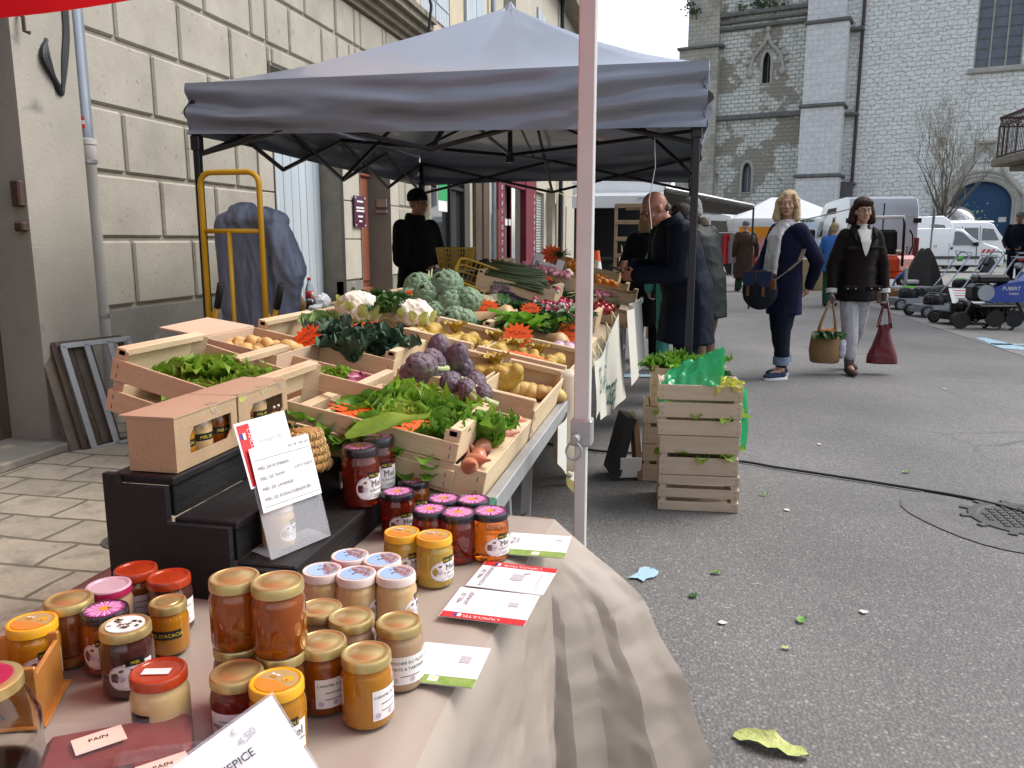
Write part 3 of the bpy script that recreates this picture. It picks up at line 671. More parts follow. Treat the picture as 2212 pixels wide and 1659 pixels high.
for(x0_,x1_,yb,yt,off)in((1718,1811,700,380,2.2),(1726,1815,380,228,1.8),(1738,1828,228,47,1.3),(1750,1834,47,-160,.8)):
 u0=CH(x0_,(yb+yt)/2 if yb<600 else 400,off)[0];u1=CH(x1_,(yb+yt)/2 if yb<600 else 400,off)[0];z0_=0 if yb>600 else CH(1780,yb,off)[1];z1_=CH(1780,yt,off)[1]
 b.box(((u0+u1)/2,off/2-.3,(z0_+z1_)/2),(u1-u0,off+.6,z1_-z0_-.004))
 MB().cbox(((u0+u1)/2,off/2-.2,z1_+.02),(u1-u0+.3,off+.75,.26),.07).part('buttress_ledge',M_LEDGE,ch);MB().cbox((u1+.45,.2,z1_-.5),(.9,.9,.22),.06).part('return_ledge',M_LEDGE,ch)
b.part('buttress',M_CHB,ch)
b=MB();b.box((CH(1825,420,.3)[0],.4,CH(1825,430)[1]),(1.0,1.4,2.2));b.part('dark_stone_block',mat('dark_granite',(.12,.12,.12),(.07,.07,.07),3,.9,.3,20),ch)
b=MB();p0=cpt(1869,-30,.25);p1=cpt(1838,420,.25);b.cyl(V((p1.x+.0,.2,0)),V((p1.x,.2,25)),.11,n=8)
b.v=[CM@p for p in b.v];b.thing('church_downpipe',mat('dark_downpipe',(.05,.035,.035),rough=.6),'thin dark downpipe on the pale church wall beside the buttress','drainpipe')
b=MB()
r=random.Random(3)
for(x,y)in((1490,10),(1500,22),(1495,30),(1640,8),(1650,12),(1635,6),(1665,6),(1600,16),(1690,12)):
 p=cpt(x,y,.9 if x<1540 else .35)
 for k in range(26):
  q=p+V((r.gauss(0,.25),r.gauss(0,.08),r.gauss(0,.16)));R_=rotm(r.uniform(0,6),r.uniform(0,6),0);b.add([q+R_@V(t)for t in((-.08,-.05,0),(.08,-.05,0),(.06,.07,.02),(-.06,.07,-.02))],[(0,1,2,3)])
b.v=[CM@p for p in b.v];b.thing('wall_weeds',mat('weed_green',(.06,.09,.03),(.03,.05,.02),3,.8),'tufts of dark weeds growing from the ledges of the church tower','weeds',kind='stuff')
bp=PZ(2155,345,21);bx=bp.x
bh=T('corner_house','stone house at the right edge with a rusty wrought iron balcony','house',(bx+1.2,bp.y,0))
b=MB();b.box((bx+3.2,bp.y-4,5),(4.0,9.0,10));b.part('wall',M_STONE_L,bh,world=True)
b=MB();b.cbox((bx+.75,bp.y-1.6,bp.z-.08),(1.7,3.6,.2),.03);b.cbox((bx+.95,bp.y-1.6,bp.z-.24),(1.3,3.3,.14),.03);bal=b.part('balcony_slab',M_CORN,bh,world=True)
b=MB();b.cbox((bx+1.0,bp.y-.2,bp.z-.55),(.5,.25,.5),.05);b.part('corbel',M_STONE,bal,world=True)
b=MB();zt=bp.z+1.05
P=[V((bx+1.4,bp.y+.15,0)),V((bx+.02,bp.y+.15,0)),V((bx+.02,bp.y-3.3,0))]
for A,B in zip(P,P[1:]):
 for z in(bp.z+.08,zt-.22,zt):b.cyl(A+V((0,0,z)),B+V((0,0,z)),.02 if z<zt else .028,n=6)
 n=int((B-A).length/.10)
 for k in range(n+1):
  q=A.lerp(B,k/n);b.cyl(q+V((0,0,bp.z+.02)),q+V((0,0,zt-.22)),.009 if k%6 else .02,n=5)
  if k<n:
   q2=A.lerp(B,(k+1)/n);b.cyl(q+V((0,0,zt-.22)),q2+V((0,0,zt)),.008,n=4);b.cyl(q2+V((0,0,zt-.22)),q+V((0,0,zt)),.008,n=4)
b.part('railing',M_RUST,bal,world=True)
tp=PZ(2030,560,42);tp.z=0
tr=T('bare_tree','leafless spring tree with many thin upright branches before the church wall','tree',tp)
b=MB();bt=MB();r=random.Random(12)
def grow(p,d,L,rad,dep):
 n=4;pts=[p];q=p.copy();dd=d.copy()
 for k in range(n):
  dd=(dd+V((r.gauss(0,.10),r.gauss(0,.10),.10))).normalized();q=q+dd*L/n;pts.append(q.copy())
  if dep<4 and k>=(1 if dep else 2):
   for _ in range(2 if dep else 3):
    if r.random()<.60:
     s_=V((r.gauss(0,1),r.gauss(0,1),r.uniform(-.1,.5))).normalized();grow(q.copy(),(dd*.8+s_*.55).normalized(),L*r.uniform(.45,.68),rad*.5*(1-.4*k/n),dep+1)
 (b if dep<2 else bt).tube(pts,[max(.005,rad*(1-.75*k/n))for k in range(n+1)],5 if dep<2 else 3)
grow(V((0,0,0)),V((0,0,1)),2.5,.16,0)
for k in range(13):
 a=k*2.4;el=.55+.8*r.random();grow(V((0,0,1.5+.12*k)),V((cos(a)*cos(el),sin(a)*cos(el),sin(el)*1.25)).normalized(),r.uniform(2.6,3.6),.055,1)
M_BARK=mat('tree_bark',(.11,.10,.075),(.07,.063,.05),6,.9)
b.part('trunk',M_BARK,tr);bt.part('crown',mat('thin_twigs',(.19,.165,.13),(.15,.13,.10),6,.9),tr)
b=MB()
for k in range(130):
 p=V((1.2+r.gauss(0,.5),r.gauss(0,.6),2.3+r.gauss(0,.35)));R_=rotm(r.uniform(0,6),r.uniform(0,6),0);b.add([p+R_@V(t)for t in((-.04,-.03,0),(.04,-.03,0),(0,.06,0))],[(0,1,2)])
b.part('young_leaves',mat('young_leaf',(.14,.22,.03),rough=.7),tr)
sp=PZ(2056,560,45);b=MB();b.lathe([(0,0),(.6,.02),(.6,1.25),(.5,1.3),(0,1.3)],20,(sp.x,sp.y,0),mi=1)
def bump_(p):return .02*fbm(p,1.6)+.008*fbm(p,5)
q=MB();q.ell((sp.x,sp.y,2.2),(1.0,1.0,.95),nu=40,nv=24);q.v=[p+(p-V((sp.x,sp.y,2.2))).normalized()*bump_(p)for p in q.v];b._j(q,None,0)
b.thing('metal_ball',[mat('polished_metal',(.62,.60,.60),(.45,.40,.40),2,.12,metal=1.0),M_MOULD],'big dented shiny metal ball standing in front of the blue church door','sculpture',smooth=40)
M_GREY=mat('blue_grey_tent_cloth',(.195,.215,.27),(.18,.20,.255),3,.30,.15,60,spec=1.0,coat=.35,transl=.02)
M_GREYU=M_GREY
M_FRAME=mat('black_tent_frame',(.014,.014,.017),rough=.4)
TX0,TX1,TY0,TY1=-3.02,.09,4.66,9.2;TE=2.27
tx,ty=-1.47,6.9;APEX=PY(1100,14,ty).z
tt=T('grey_tent','blue grey pop-up market tent over the vegetable stall','tent',(tx,ty,0))
PER=[(TX0,TY0),(TX1,TY0),(TX1,TY1),(TX0,TY1)]
def roof(u,v):
 k=min(3,int(u*4));f=u*4-k;a=PER[k];c=PER[(k+1)%4];px=a[0]+(c[0]-a[0])*f;py=a[1]+(c[1]-a[1])*f
 s_=v;cr=abs(f-.5)*2
 z=TE+(APEX-TE)*(1-(1-s_)**1.0)**(1.42-.22*cr)-.10*sin(pi*min(1,s_*1.2))*(1-cr**2)*(1-s_)
 z+=.006*fbm((px*2,py*2,s_*3),1.5)
 return(px+(tx-px)*s_,py+(ty-py)*s_,z)
b=MB();b.grid(roof,96,26);b.part('roof',M_GREY,tt,smooth=True,world=True)
def capf(u,v):
 a=u*2*pi;R_=(.02+.62*v);sq=1/max(abs(cos(a)),abs(sin(a)))
 x=R_*cos(a)*min(1.35,sq)*.62;y=R_*sin(a)*min(1.35,sq)*.9
 return(tx+x,ty+y,APEX+.03-.62*v**.9*(.75+.25*abs(sin(2*a)))+.012*sin(9*a)*v)
b=MB();b.grid(capf,48,8);b.part('vent_cap',M_GREY,tt,smooth=True,world=True)
def valance(A,B,dz0,dz1,dzm,inward,seed,top0=0,topm=0):
 A=V((A[0],A[1],0));B=V((B[0],B[1],0));n=V((inward[0],inward[1],0))
 def fn(u,v):
  p=A.lerp(B,u);m=1-abs(2*u-1)
  d=dz0+(dz1-dz0)*u+dzm*sin(pi*u);edge=min(1,min(u,1-u)*9)
  wv=sin((v*2.6-m*1.1+.25*fbm((u*3,v,seed),1.2))*2*pi*.85)*.022*(.35+.65*(1-m))*min(1,v*4)
  wv+=.02*fbm((u*4,v*3,seed),1.0)*min(1,v*3)+.012*sin(v*9+u*5+seed)*v
  q=p-n*(wv+.02*sin(pi*v)*edge);q.z=TE+topm*m+.01-d*v;return q
 return fn
b=MB()
b.grid(valance((TX0,TY0),(TX1,TY0),.30,.345,.0,(0,1),1),90,18)
b.grid(valance((TX1,TY0),(TX1,TY1),.34,.33,-.04,(-1,0),2),60,12)
b.grid(valance((TX1,TY1),(TX0,TY1),.34,.33,-.04,(0,-1),3),60,12)
b.grid(valance((TX0,TY1),(TX0,TY0),.33,.30,.0,(1,0),4),60,12)
b.part('valance',M_GREY,tt,smooth=True,world=True)
LEGS=[(TX0+.03,TY0+.04),(TX1-.05,TY0+.04),(TX1-.05,TY1-.05),(TX0+.03,TY1-.05)]
for(x,y)in LEGS:
 b=MB();b.cbox((x,y,1.1),(.042,.042,2.2),.004);b.cbox((x,y,.02),(.09,.09,.01),.002);b.cbox((x,y,1.93),(.06,.06,.09),.006);b.part('leg',M_FRAME,tt,world=True)
def bar(b,p,q,r=.016):
 p,q=V(p),V(q);b.cyl(p,q,r,n=6)
def scissor(A,B,n,zl,zh):
 b=MB();A=V((*A,0));B=V((*B,0))
 for k in range(n):
  p=A.lerp(B,k/n);q=A.lerp(B,(k+1)/n);u=V((0,0,zh));l=V((0,0,zl))
  if k%2==0:bar(b,p+u,q+l);bar(b,p+l,q+u)
  else:bar(b,p+l,q+u);bar(b,p+u,q+l)
 return b
scissor(LEGS[0],LEGS[1],2,1.86,2.2).part('truss',M_FRAME,tt,world=True)
scissor(LEGS[3],LEGS[2],2,1.86,2.2).part('truss',M_FRAME,tt,world=True)
scissor(LEGS[0],LEGS[3],4,1.86,2.2).part('truss',M_FRAME,tt,world=True)
scissor(LEGS[1],LEGS[2],4,1.86,2.2).part('truss',M_FRAME,tt,world=True)
b=MB();b.cyl((tx,ty,2.0),(tx,ty,APEX-.05),.02,n=8);b.cyl((tx,ty,1.98),(tx,ty,2.06),.035,n=8)
for A in((tx,TY0+.04),(tx,TY1-.05),(TX0+.03,ty),(TX1-.05,ty)):bar(b,(A[0],A[1],2.2),(tx,ty,2.04));bar(b,(A[0],A[1],1.86),(tx*.4+A[0]*.6,ty*.4+A[1]*.6,2.4));bar(b,(A[0]*.5+tx*.5,A[1]*.5+ty*.5,2.12),(tx,ty,2.45),.012)
b.part('roof_strut',M_FRAME,tt,world=True)
b=MB();p=PY(1414,290,TY0+.1);b.tube([p,p+V((.01,0,-.18)),p+V((-.02,0,-.36)),p+V((0,0,-.52))],.0025,4);b.part('string',M_OFFW,tt,world=True)
RX1,RY1=-.262,2.19;RX0,RY0=-3.26,-.81
M_RED=mat('red_tent_cloth',(.62,.014,.02),(.58,.012,.018),4,.5,.1,50,transl=.6)
rt=T('red_tent','red pop-up tent over the honey table, its pale post standing behind the table','tent',(-1.7,.7,0))
def rroof(u,v):
 P_=[(RX0,RY0),(RX1+.03,RY0),(RX1+.03,RY1+.03),(RX0,RY1+.03)]
 k=min(3,int(u*4));f=u*4-k;a=P_[k];c=P_[(k+1)%4];px=a[0]+(c[0]-a[0])*f;py=a[1]+(c[1]-a[1])*f
 return(px+(-1.76-px)*v,py+(.69-py)*v,2.33+.95*v**1.25)
b=MB();b.grid(rroof,48,10);b.part('roof',M_RED,rt,smooth=True,world=True)
b=MB()
P_=[(RX0,RY0),(RX1+.03,RY0),(RX1+.03,RY1+.03),(RX0,RY1+.03)]
for k in range(4):
 a,c=V((*P_[k],0)),V((*P_[(k+1)%4],0))
 if k in(1,):continue
 b.grid(lambda u,v:a.lerp(c,u)+V((.012*sin(u*19),.012*sin(u*23+v*2),2.335-(.345 if k!=2 else .235+.174*u)*v)),40,4)
b.part('valance',M_RED,rt,smooth=True,world=True)
M_POST=mat('white_enamel_post',(.66,.64,.62),(.60,.585,.57),8,.35)
for k,(x,y)in enumerate(((RX1,RY1),(RX0+.03,RY1),(RX0+.03,RY0),(RX1,RY0))):
 b=MB();b.cbox((x,y,1.55),(.044,.040,1.55),.003);b.cbox((x-.002,y,.43),(.034,.031,.86),.003)
 pl=b.part('post',M_POST,rt,world=True)
 if k==0:
  b=MB();zc=.815
  b.cbox((x,y,zc),(.060,.054,.075),.005);b.cyl((x-.01,y-.025,zc-.01),(x-.014,y-.062,zc-.012),.012,n=10);b.tube([V((x-.016+.021*cos(a),y-.05,zc-.045+.024*sin(a)))for a in[i*pi/9 for i in range(18)]],.0035,6,closed=True)
  b.part('locking_clamp',M_ALU,pl,world=True,smooth=35)
b=MB()
for A,B in(((RX1,RY1,2.26),(RX0,RY1,2.26)),((RX1,RY0,2.26),(RX0,RY0,2.26)),((RX0+.03,RY0,2.26),(RX0+.03,RY1,2.26))):b.cyl(A,B,.016,n=6)
b.cbox((-1.77,RY1-.05,2.19),(.24,.05,.09),.01)
b.part('frame_bar',M_POST,rt,world=True)
M_WOOD=mat('pale_poplar_wood',(.60,.47,.30),(.50,.37,.22),5,.7,.25,70,stretch=(1,1,6),c3=(.34,.23,.13),s3=5,t3=.70,rnd=.10)
M_WOOD2=mat('grey_crate_wood',(.54,.44,.32),(.45,.36,.255),5,.75,.25,70,stretch=(1,1,6),c3=(.24,.17,.11),s3=5,t3=.68,rnd=.10)
M_STAPLE=mat('staple_metal',(.15,.14,.13),rough=.4)
M_CARD=mat('brown_cardboard',(.46,.33,.215),(.41,.29,.185),3,.85,.1,40)
M_CARDI=mat('inner_cardboard',(.52,.385,.27),(.47,.345,.235),3,.85,.1,40)
st=T('stall_table','long sloping market table on trestles that carries the vegetable crates','table',(-.9,4.5,0))
def slopebox(b,x0,x1,y0,y1,w0,w1):
 """box on the sloping top, w measured above it"""
 ps=[V((x,y,slope_z(x,w)))for w in(w0,w1)for y in(y0,y1)for x in(x0,x1)]
 b.add(ps,[(0,2,3,1),(4,5,7,6),(0,1,5,4),(2,6,7,3),(0,4,6,2),(1,3,7,5)])
b=MB();slopebox(b,-1.06,-.43,1.70,8.4,-.03,-.006);slopebox(b,-1.5,-1.0605,3.45,8.4,-.03,-.006);b.part('top',M_WOOD2,st,world=True)
MB().box((-1.28,2.75,.755),(.44,1.3,.03)).part('side_shelf',M_WOOD2,st,world=True)
b=MB();b.cbox((-.415,5.1,.735),(.03,6.75,.05),.003);rl=b.part('edge_rail',M_ALU,st,world=True)
b=MB();b.cbox((-.415,1.70,.735),(.034,.05,.056),.004);b.part('end_cap',mat('green_plastic_cap',(.02,.12,.07),rough=.4),rl,world=True)
def trestle(y):
 b=MB()
 for x in(-.56,-1.3):
  zt=.70 if x>-1 else .84
  for s_ in(-1,1):b.box((x,y+s_*.17,zt/2),(.035,.03,zt*1.06),rotm(s_*-.22 if False else s_*.24*-1,0,0))
  b.box((x,y,.30),(.02,.30,.03))
 for s_ in(-1,1):b.cbox((-.93,y+s_*.04,.78-.03),(.86,.03,.05),.003,rotm(0,.19,0))
 b.part('trestle',M_ALU,st,world=True)
for y in(2.75,4.4,6.2,7.9):trestle(y)
def crate(name,label,L,W,H,boards=2,end_up=.03,gap=.02,loc=(0,0,0),rot=(0,0,0),m=M_WOOD,group='wooden crates on the vegetable stall',floor=True,mk=None):
 """open wooden crate: local x along the long boards, y along the ends"""
 t=T(name,label,'crate',loc,rot=rot,group=group);th=.007
 bh=(H-gap*(boards-1)-.004)/boards
 for s_ in(-1,1):
  b=MB()
  for k in range(boards):b.cbox((0,s_*(W/2-th/2),.004+bh/2+k*(bh+gap)),(L,th,bh),.0012)
  b.part('side_board',m,t)
 for s_ in(-1,1):
  b=MB()
  for k in range(boards):
   hb=bh+(end_up if k==boards-1 else 0);b.cbox((s_*(L/2-th*.5-.001),0,.004+hb/2+k*(bh+gap)),(th,W-2*th-.001,hb),.0012)
  b.cbox((s_*(L/2-th-.012),0,H+end_up-.010),(.022,W-2*th-.002,.020),.002)
  e=b.part('end_board',m,t)
 for sx in(-1,1):
  for sy in(-1,1):MB().prism([(sx*(L/2-th-.001),sy*(W/2-th-.001)),(sx*(L/2-th-.032),sy*(W/2-th-.001)),(sx*(L/2-th-.001),sy*(W/2-th-.032))][::1 if sx*sy<0 else-1],.004,H+end_up*.8).part('corner_post',m,t)
 b=MB();n=5
 for k in range(n):b.box((0,-W/2+(k+.5)*W/n,.003),(L-2*th-.002,W/n-.012,.004))
 b.part('floor_slats',m,t)
 b=MB()
 for sy in(-1,1):
  for sx in(-1,1):
   for k in range(boards):
    for dz in(.25,.7):b.box((sx*(L/2-.018),sy*(W/2+.0008),.004+k*(bh+gap)+bh*dz),(.0018,.0016,.012))
 b.part('staple',M_STAPLE,t)
 return t
def on_slope(x0,x1,y0,y1,w=0.0):
 """pose of a crate whose long side runs down the slope between x0 and x1"""
 xm,ym=(x0+x1)/2,(y0+y1)/2
 return dict(L=(x1-x0)/cos(SLA),W=y1-y0,loc=(xm,ym,slope_z(xm,w)),rot=(0,SLA,0))
def crate_s(label,x0,x1,y0,y1,H=.11,w=0.0,along='x',**k):
 d=on_slope(x0,x1,y0,y1,w)
 if along=='y':
  L_,W_=d['W'],d['L'];t=crate('wooden_crate',label,L_,W_,H,loc=d['loc'],**k);t.rotation_euler=(Matrix.Rotation(SLA,3,'Y')@Matrix.Rotation(pi/2,3,'Z')).to_euler()
 else:t=crate('wooden_crate',label,d['L'],d['W'],H,loc=d['loc'],rot=d['rot'],**k)
 return t
XR=-.435
crate_s('pale wooden crate of green lettuce at the near end of the vegetable stall',-1.02,-.505,1.71,2.03,.115,w=.012)
crate_s('low wooden crate of shallots under the near lettuce crate, showing at the metal rail',-.90,XR,1.72,2.28,.075,boards=1,end_up=.0)
crate_s('wooden crate holding purple artichokes, its pale end board at the metal rail',-.645,XR,2.31,2.90,.095,along='y',boards=1)
crate_s('wooden crate half hidden under the purple artichokes, left of their main crate',-.875,-.655,2.31,2.88,.095,along='y',boards=1)
crate_s('wooden crate of netted potatoes nearest the metal rail, orange card lying in it',-.79,XR,2.95,3.45,.10,along='y',boards=1)
crate_s('wooden crate of netted potatoes further in, just before the green artichokes',-1.09,-.80,2.97,3.47,.10,along='y',boards=1)
crate_s('wooden crate of red onions beneath the dark kale',-1.30,-.91,2.10,2.42,.08,w=-.02,boards=1)
crate_s('wooden crate heaped with dark kale, beside the carton of potatoes',-1.50,-.985,2.62,3.02,.095,w=-.02,boards=1)
crate_s('wooden crate with cauliflower and leaves behind the dark kale',-1.50,-1.10,3.04,3.46,.09,w=-.02,boards=1)
crate_s('wooden crate under the pile of green artichokes',-1.45,-.86,3.50,4.0,.12,boards=1)
crate_s('wooden crate with butternut squash and turnips behind the netted potatoes',-.845,XR,3.50,4.05,.08,boards=1)
LC=crate('wooden_crate','reddish lit wooden crate of curly lettuce at the left, standing behind the honey boxes',.555,.385,.15,2,.03,.028,loc=(-1.245,2.055,.815),rot=(0,.263,0))
c0,c1,c2,c3=V((-1.52,2.30,0)),V((-1.262,2.30,0)),V((-1.25,2.615,0)),V((-1.5,2.615,0))
ct=T('potato_carton','open cardboard carton of yellow potatoes with its left flap folded out','carton',((c0.x+c2.x)/2,(c0.y+c2.y)/2,1.012-.125),rot=(0,SLA,0))
LX,LY,HZ=(c1-c0).length*1.0,(c2-c1).length*1.0,.125
def panel(b,p,q,h0,h1,th=.005):
 p,q=V(p),V(q);d=(q-p).normalized();n=V((-d.y,d.x,0))*th/2
 b.add([p-n+V((0,0,h0)),q-n+V((0,0,h0)),q+n+V((0,0,h0)),p+n+V((0,0,h0)),p-n+V((0,0,h1)),q-n+V((0,0,h1)),q+n+V((0,0,h1)),p+n+V((0,0,h1))],[(0,3,2,1),(4,5,6,7),(0,1,5,4),(1,2,6,5),(2,3,7,6),(3,0,4,7)])
hx,hy=LX/2,LY/2
for p,q in(((-hx,-hy+.003),(hx,-hy+.003)),((-hx,hy-.003),(hx,hy-.003)),((-hx+.003,-hy+.006),(-hx+.003,hy-.006)),((hx-.003,-hy+.006),(hx-.003,hy-.006))):
 b=MB();panel(b,(*p,0),(*q,0),0,HZ);b.part('side',M_CARDI,ct)
b=MB();b.box((0,0,.003),(LX-.012,LY-.012,.005));b.part('bottom',M_CARDI,ct)
b=MB();b.add([V((-hx,-hy,HZ)),V((-hx,hy,HZ)),V((-hx-.17,hy-.02,HZ-.005)),V((-hx-.17,-hy+.02,HZ-.012)),V((-hx,-hy,HZ+.005)),V((-hx,hy,HZ+.005)),V((-hx-.17,hy-.02,HZ)),V((-hx-.17,-hy+.02,HZ-.007))],[(0,1,2,3),(7,6,5,4),(0,3,7,4),(3,2,6,7),(2,1,5,6),(1,0,4,5)])
b.part('flap',M_CARDI,ct)
def gmat(name,c1,c2,c3=None,sc=14,rough=.45,tl=.36,bump=.5,t3=.58):return mat(name,c1,c2,sc,rough,bump,90,transl=tl,c3=c3,s3=9,t3=t3,rnd=.12,bdist=.004)
M_LET=gmat('lettuce_green',(.15,.31,.022),(.29,.46,.05),(.48,.56,.16),t3=.63)
M_LETD=gmat('dark_lettuce_green',(.085,.235,.02),(.19,.38,.035),(.36,.49,.10),t3=.68)
M_LETY=gmat('yellow_lettuce_green',(.30,.42,.05),(.42,.50,.09),(.60,.62,.28),t3=.62)
M_KALE=gmat('dark_kale',(.022,.060,.040),(.055,.115,.065),(.10,.19,.06),20,.6,.05,.9,t3=.66)
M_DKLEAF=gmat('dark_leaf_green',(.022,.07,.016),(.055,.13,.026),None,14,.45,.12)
M_CELERY=gmat('pale_stalk',(.42,.50,.22),(.52,.56,.30),None,10,.4,.15,.2)
def leaf(b,base,az,L,Wd,e0,e1,ruf,seed,n=9,m=8,mi=0,twist=0.0,cup=.25,freq=5):
 """a ruffled leaf: starts at base, heads to az, its elevation bending from e0 to e1"""
 r=random.Random(seed);p=V(base);pts=[p.copy()];el=[]
 for k in range(n):
  e=e0+(e1-e0)*(k/(n-1));el.append(e);p=p+V((cos(az)*cos(e),sin(az)*cos(e),sin(e)))*(L/n);pts.append(p.copy())
 el.append(e1);ph=r.uniform(0,6);f2=freq+r.uniform(-1,1.5);side=V((-sin(az),cos(az),0));vs=[];fs=[]
 for k in range(n+1):
  u=k/n;wd=Wd*(sin(pi*min(.97,.06+.90*u**.85))**.65);e=el[k];nrm=V((-cos(az)*sin(e),-sin(az)*sin(e),cos(e)))
  for j in range(m+1):
   v=2*j/m-1;a=abs(v)
   off=ruf*L*(a**1.6)*u**.6*(sin(f2*u*pi+ph+v*1.2)+.7*sin(2.3*f2*u*pi+ph*2-v*3))+cup*wd*a*a
   off+=ruf*.45*L*noise.noise(V((u*6+seed,v*4,seed*.37)))+ruf*.30*L*a*a*sin(f2*3.1*u*pi+ph*3+v)
   q=pts[k]+side*(v*wd/2*(1-.12*abs(sin(f2*u*pi+ph))*a))+nrm*off
   vs.append(q)
 for k in range(n):
  for j in range(m):fs.append((k*(m+1)+j,k*(m+1)+j+1,(k+1)*(m+1)+j+1,(k+1)*(m+1)+j))
 b.add(vs,fs,mi)
def lettuce(R_,nl,ruf,seed,wide=1.0,open_=.9,two=False,freq=5):
 b=MB();r=random.Random(seed)
 for k in range(nl):
  t=k/nl;az=k*2.4+r.uniform(-.25,.25);e0=1.5-open_*.85*t;e1=1.25-open_*1.45*t+r.uniform(-.25,.35)
  leaf(b,(0,0,0),az,R_*(.72+.38*t)*r.uniform(.88,1.12),R_*.85*wide*r.uniform(.85,1.15),e0,e1,ruf,seed*100+k,mi=(1 if two and t<.35 else 0),freq=freq)
 return b
def bract_head(R_,H_,n,mats_seed,open_=.0,tipdark=False):
 """artichoke: overlapping scales over an egg"""
 b=MB();r=random.Random(mats_seed);b.ell((0,0,0),(R_*.86,R_*.86,H_*.86),nu=14,nv=10)
 for k in range(n):
  t=(k+.5)/n;z=1-2*t*.93;z=max(-.95,z);a=k*2.39996;rr=sqrt(max(0,1-z*z))
  p=V((rr*cos(a),rr*sin(a),z));nrm=p.normalized();up=(V((0,0,1))-nrm*nrm.z);up=up.normalized()if up.length>.05 else V((1,0,0));sd_=nrm.cross(up)
  c=V((p.x*R_,p.y*R_,p.z*H_));w_=R_*(.40+.40*rr);h_=H_*(.46+.22*rr);vs=[];fs=[]
  for i in range(6):
   u=i/5;wd=w_*(1-.92*max(0,(u-.45)/.55)**1.8)*(.75+.25*min(1,u*3))
   for j in range(5):
    v=j/2-1;bulge=R_*(.03+.10*u+.05*sin(pi*min(1,u*.9))+open_*u*u)*(1-.75*v*v*(.4+.6*u))
    q=c+up*(h_*(u-.55))+sd_*(v*wd)
    qn=V((q.x/R_,q.y/R_,q.z/H_));qn=qn.normalized()if qn.length>0 else nrm
    q2=V((qn.x*R_,qn.y*R_,qn.z*H_))*(1-.01)+nrm*bulge;vs.append(q2)
  for i in range(5):
   for j in range(4):fs.append((i*5+j,i*5+j+1,(i+1)*5+j+1,(i+1)*5+j))
  b.add(vs,fs)
 return b
def potato(seed,L=.045,e=1.35):
 b=MB();b.ell((0,0,0),1,nu=12,nv=8);b.v=[V((p.x*L*e,p.y*L,p.z*L*.92))*(1+.10*fbm(p+V((seed,0,0)),1.1))for p in b.v];return b
def shared(name,b,mats,smooth=True):return b.mesh(name,mats,smooth)
def place(name,me,loc,rot,label,cat,group,scale=1):
 o=bpy.data.objects.new(name,me);COL.objects.link(o);o.location=loc;o.rotation_euler=rot;o.scale=(scale,)*3 if not hasattr(scale,'__len__')else scale
 return tag(o,label,cat,group)
r=random.Random(5)
LETM=[shared('lettuce',lettuce(.115,44,.17,s_,1.05,.80,True,8),[M_LET,M_LETY])for s_ in(1,2,3)]
LETD=[shared('lettuce',lettuce(.115,44,.16,s_,1.0,.80,True,7),[M_LETD,M_LET])for s_ in(4,5,6)]
LETS=[shared('lettuce',lettuce(.13,24,.06,s_,1.15,.8,True,3),[M_LETD,M_LETD])for s_ in(7,8)]
for(x,y),s_,k,lb in(((375,800),.98,0,'curly lettuce at the left side of the reddish crate'),((455,790),1.05,1,'tall curly lettuce in the middle of the reddish crate'),((540,812),.95,2,'curly lettuce at the right end of the reddish crate'),((430,835),.92,2,'curly lettuce at the front of the reddish crate behind the honey boxes')):
 p=PY(x,y,2.08-.10*(y>820));place('lettuce',LETM[k],(p.x,p.y,p.z-.075),(r.uniform(-.2,.2),r.uniform(-.2,.2),k*2),lb,'lettuce','curly lettuces in the reddish crate',s_)
for(x,y),s_,me,lb in(((748,880),.85,LETS[0],'smooth dark green lettuce at the left end of the near crate'),((795,868),.9,LETS[1],'smooth dark green lettuce second from the left in the near crate'),((855,872),1.15,LETM[0],'light green lettuce with one large bright leaf in the near crate'),((905,890),1.0,LETD[0],'dark green lettuce in the middle of the near crate'),((960,925),1.05,LETD[1],'round curly green lettuce near the right end of the near crate'),((1025,930),1.05,LETD[2],'curly green lettuce spilling over the pale end board'),((925,940),.95,LETD[0],'curly green lettuce at the front edge of the near crate'),((820,900),1.0,LETM[2],'bright frilly lettuce beside the large single leaf'),((990,905),1.0,LETM[1],'bright frilly lettuce at the back right of the near crate'),((775,908),.8,LETS[1],'smooth green lettuce at the front left of the near crate')):
 p=S(x,y,.125);place('lettuce',me,(p.x+.02,p.y+.06,p.z-.062),(r.uniform(-.3,.3),r.uniform(-.3,.3),r.uniform(0,6)),lb,'lettuce','green lettuces in the near crate',s_*.88)
p=S(840,905,.15);b=MB();leaf(b,(p.x-.07,p.y-.08,p.z-.03),.5,.19,.14,.25,.15,.03,77,10,8,cup=.1,freq=2)
b.thing('loose_leaf',M_LET,'single large bright green leaf lying over the front board of the near crate','leaf',smooth=True)
b=MB()
for k in range(40):
 xx=-.96+.42*r.random();leaf(b,(xx,1.70+.02*r.random(),slope_z(xx,.05)+r.uniform(-.03,.04)),-pi/2+r.uniform(-.8,.8),.05,.05,r.uniform(-.3,.8),r.uniform(-.5,.5),.08,500+k,3,3)
b.thing('lettuce_leaves',M_LETD,'green leaves showing through the slot of the near lettuce crate','leaves',kind='stuff',smooth=True)
for(x,y),lb in(((705,815),'pale frilly lettuce on the slatted crate beside the honey boxes'),((735,812),'pale frilly lettuce lying next to the red onions')):
 p=S(x,y,.07);place('lettuce',LETM[1],(p.x,p.y,p.z-.03),(.2,-.3,x),lb,'lettuce',None,.55)
KALE=[shared('kale',lettuce(.15,16,.14,s_,.62,.9,False,7),[M_KALE])for s_ in(11,12)]
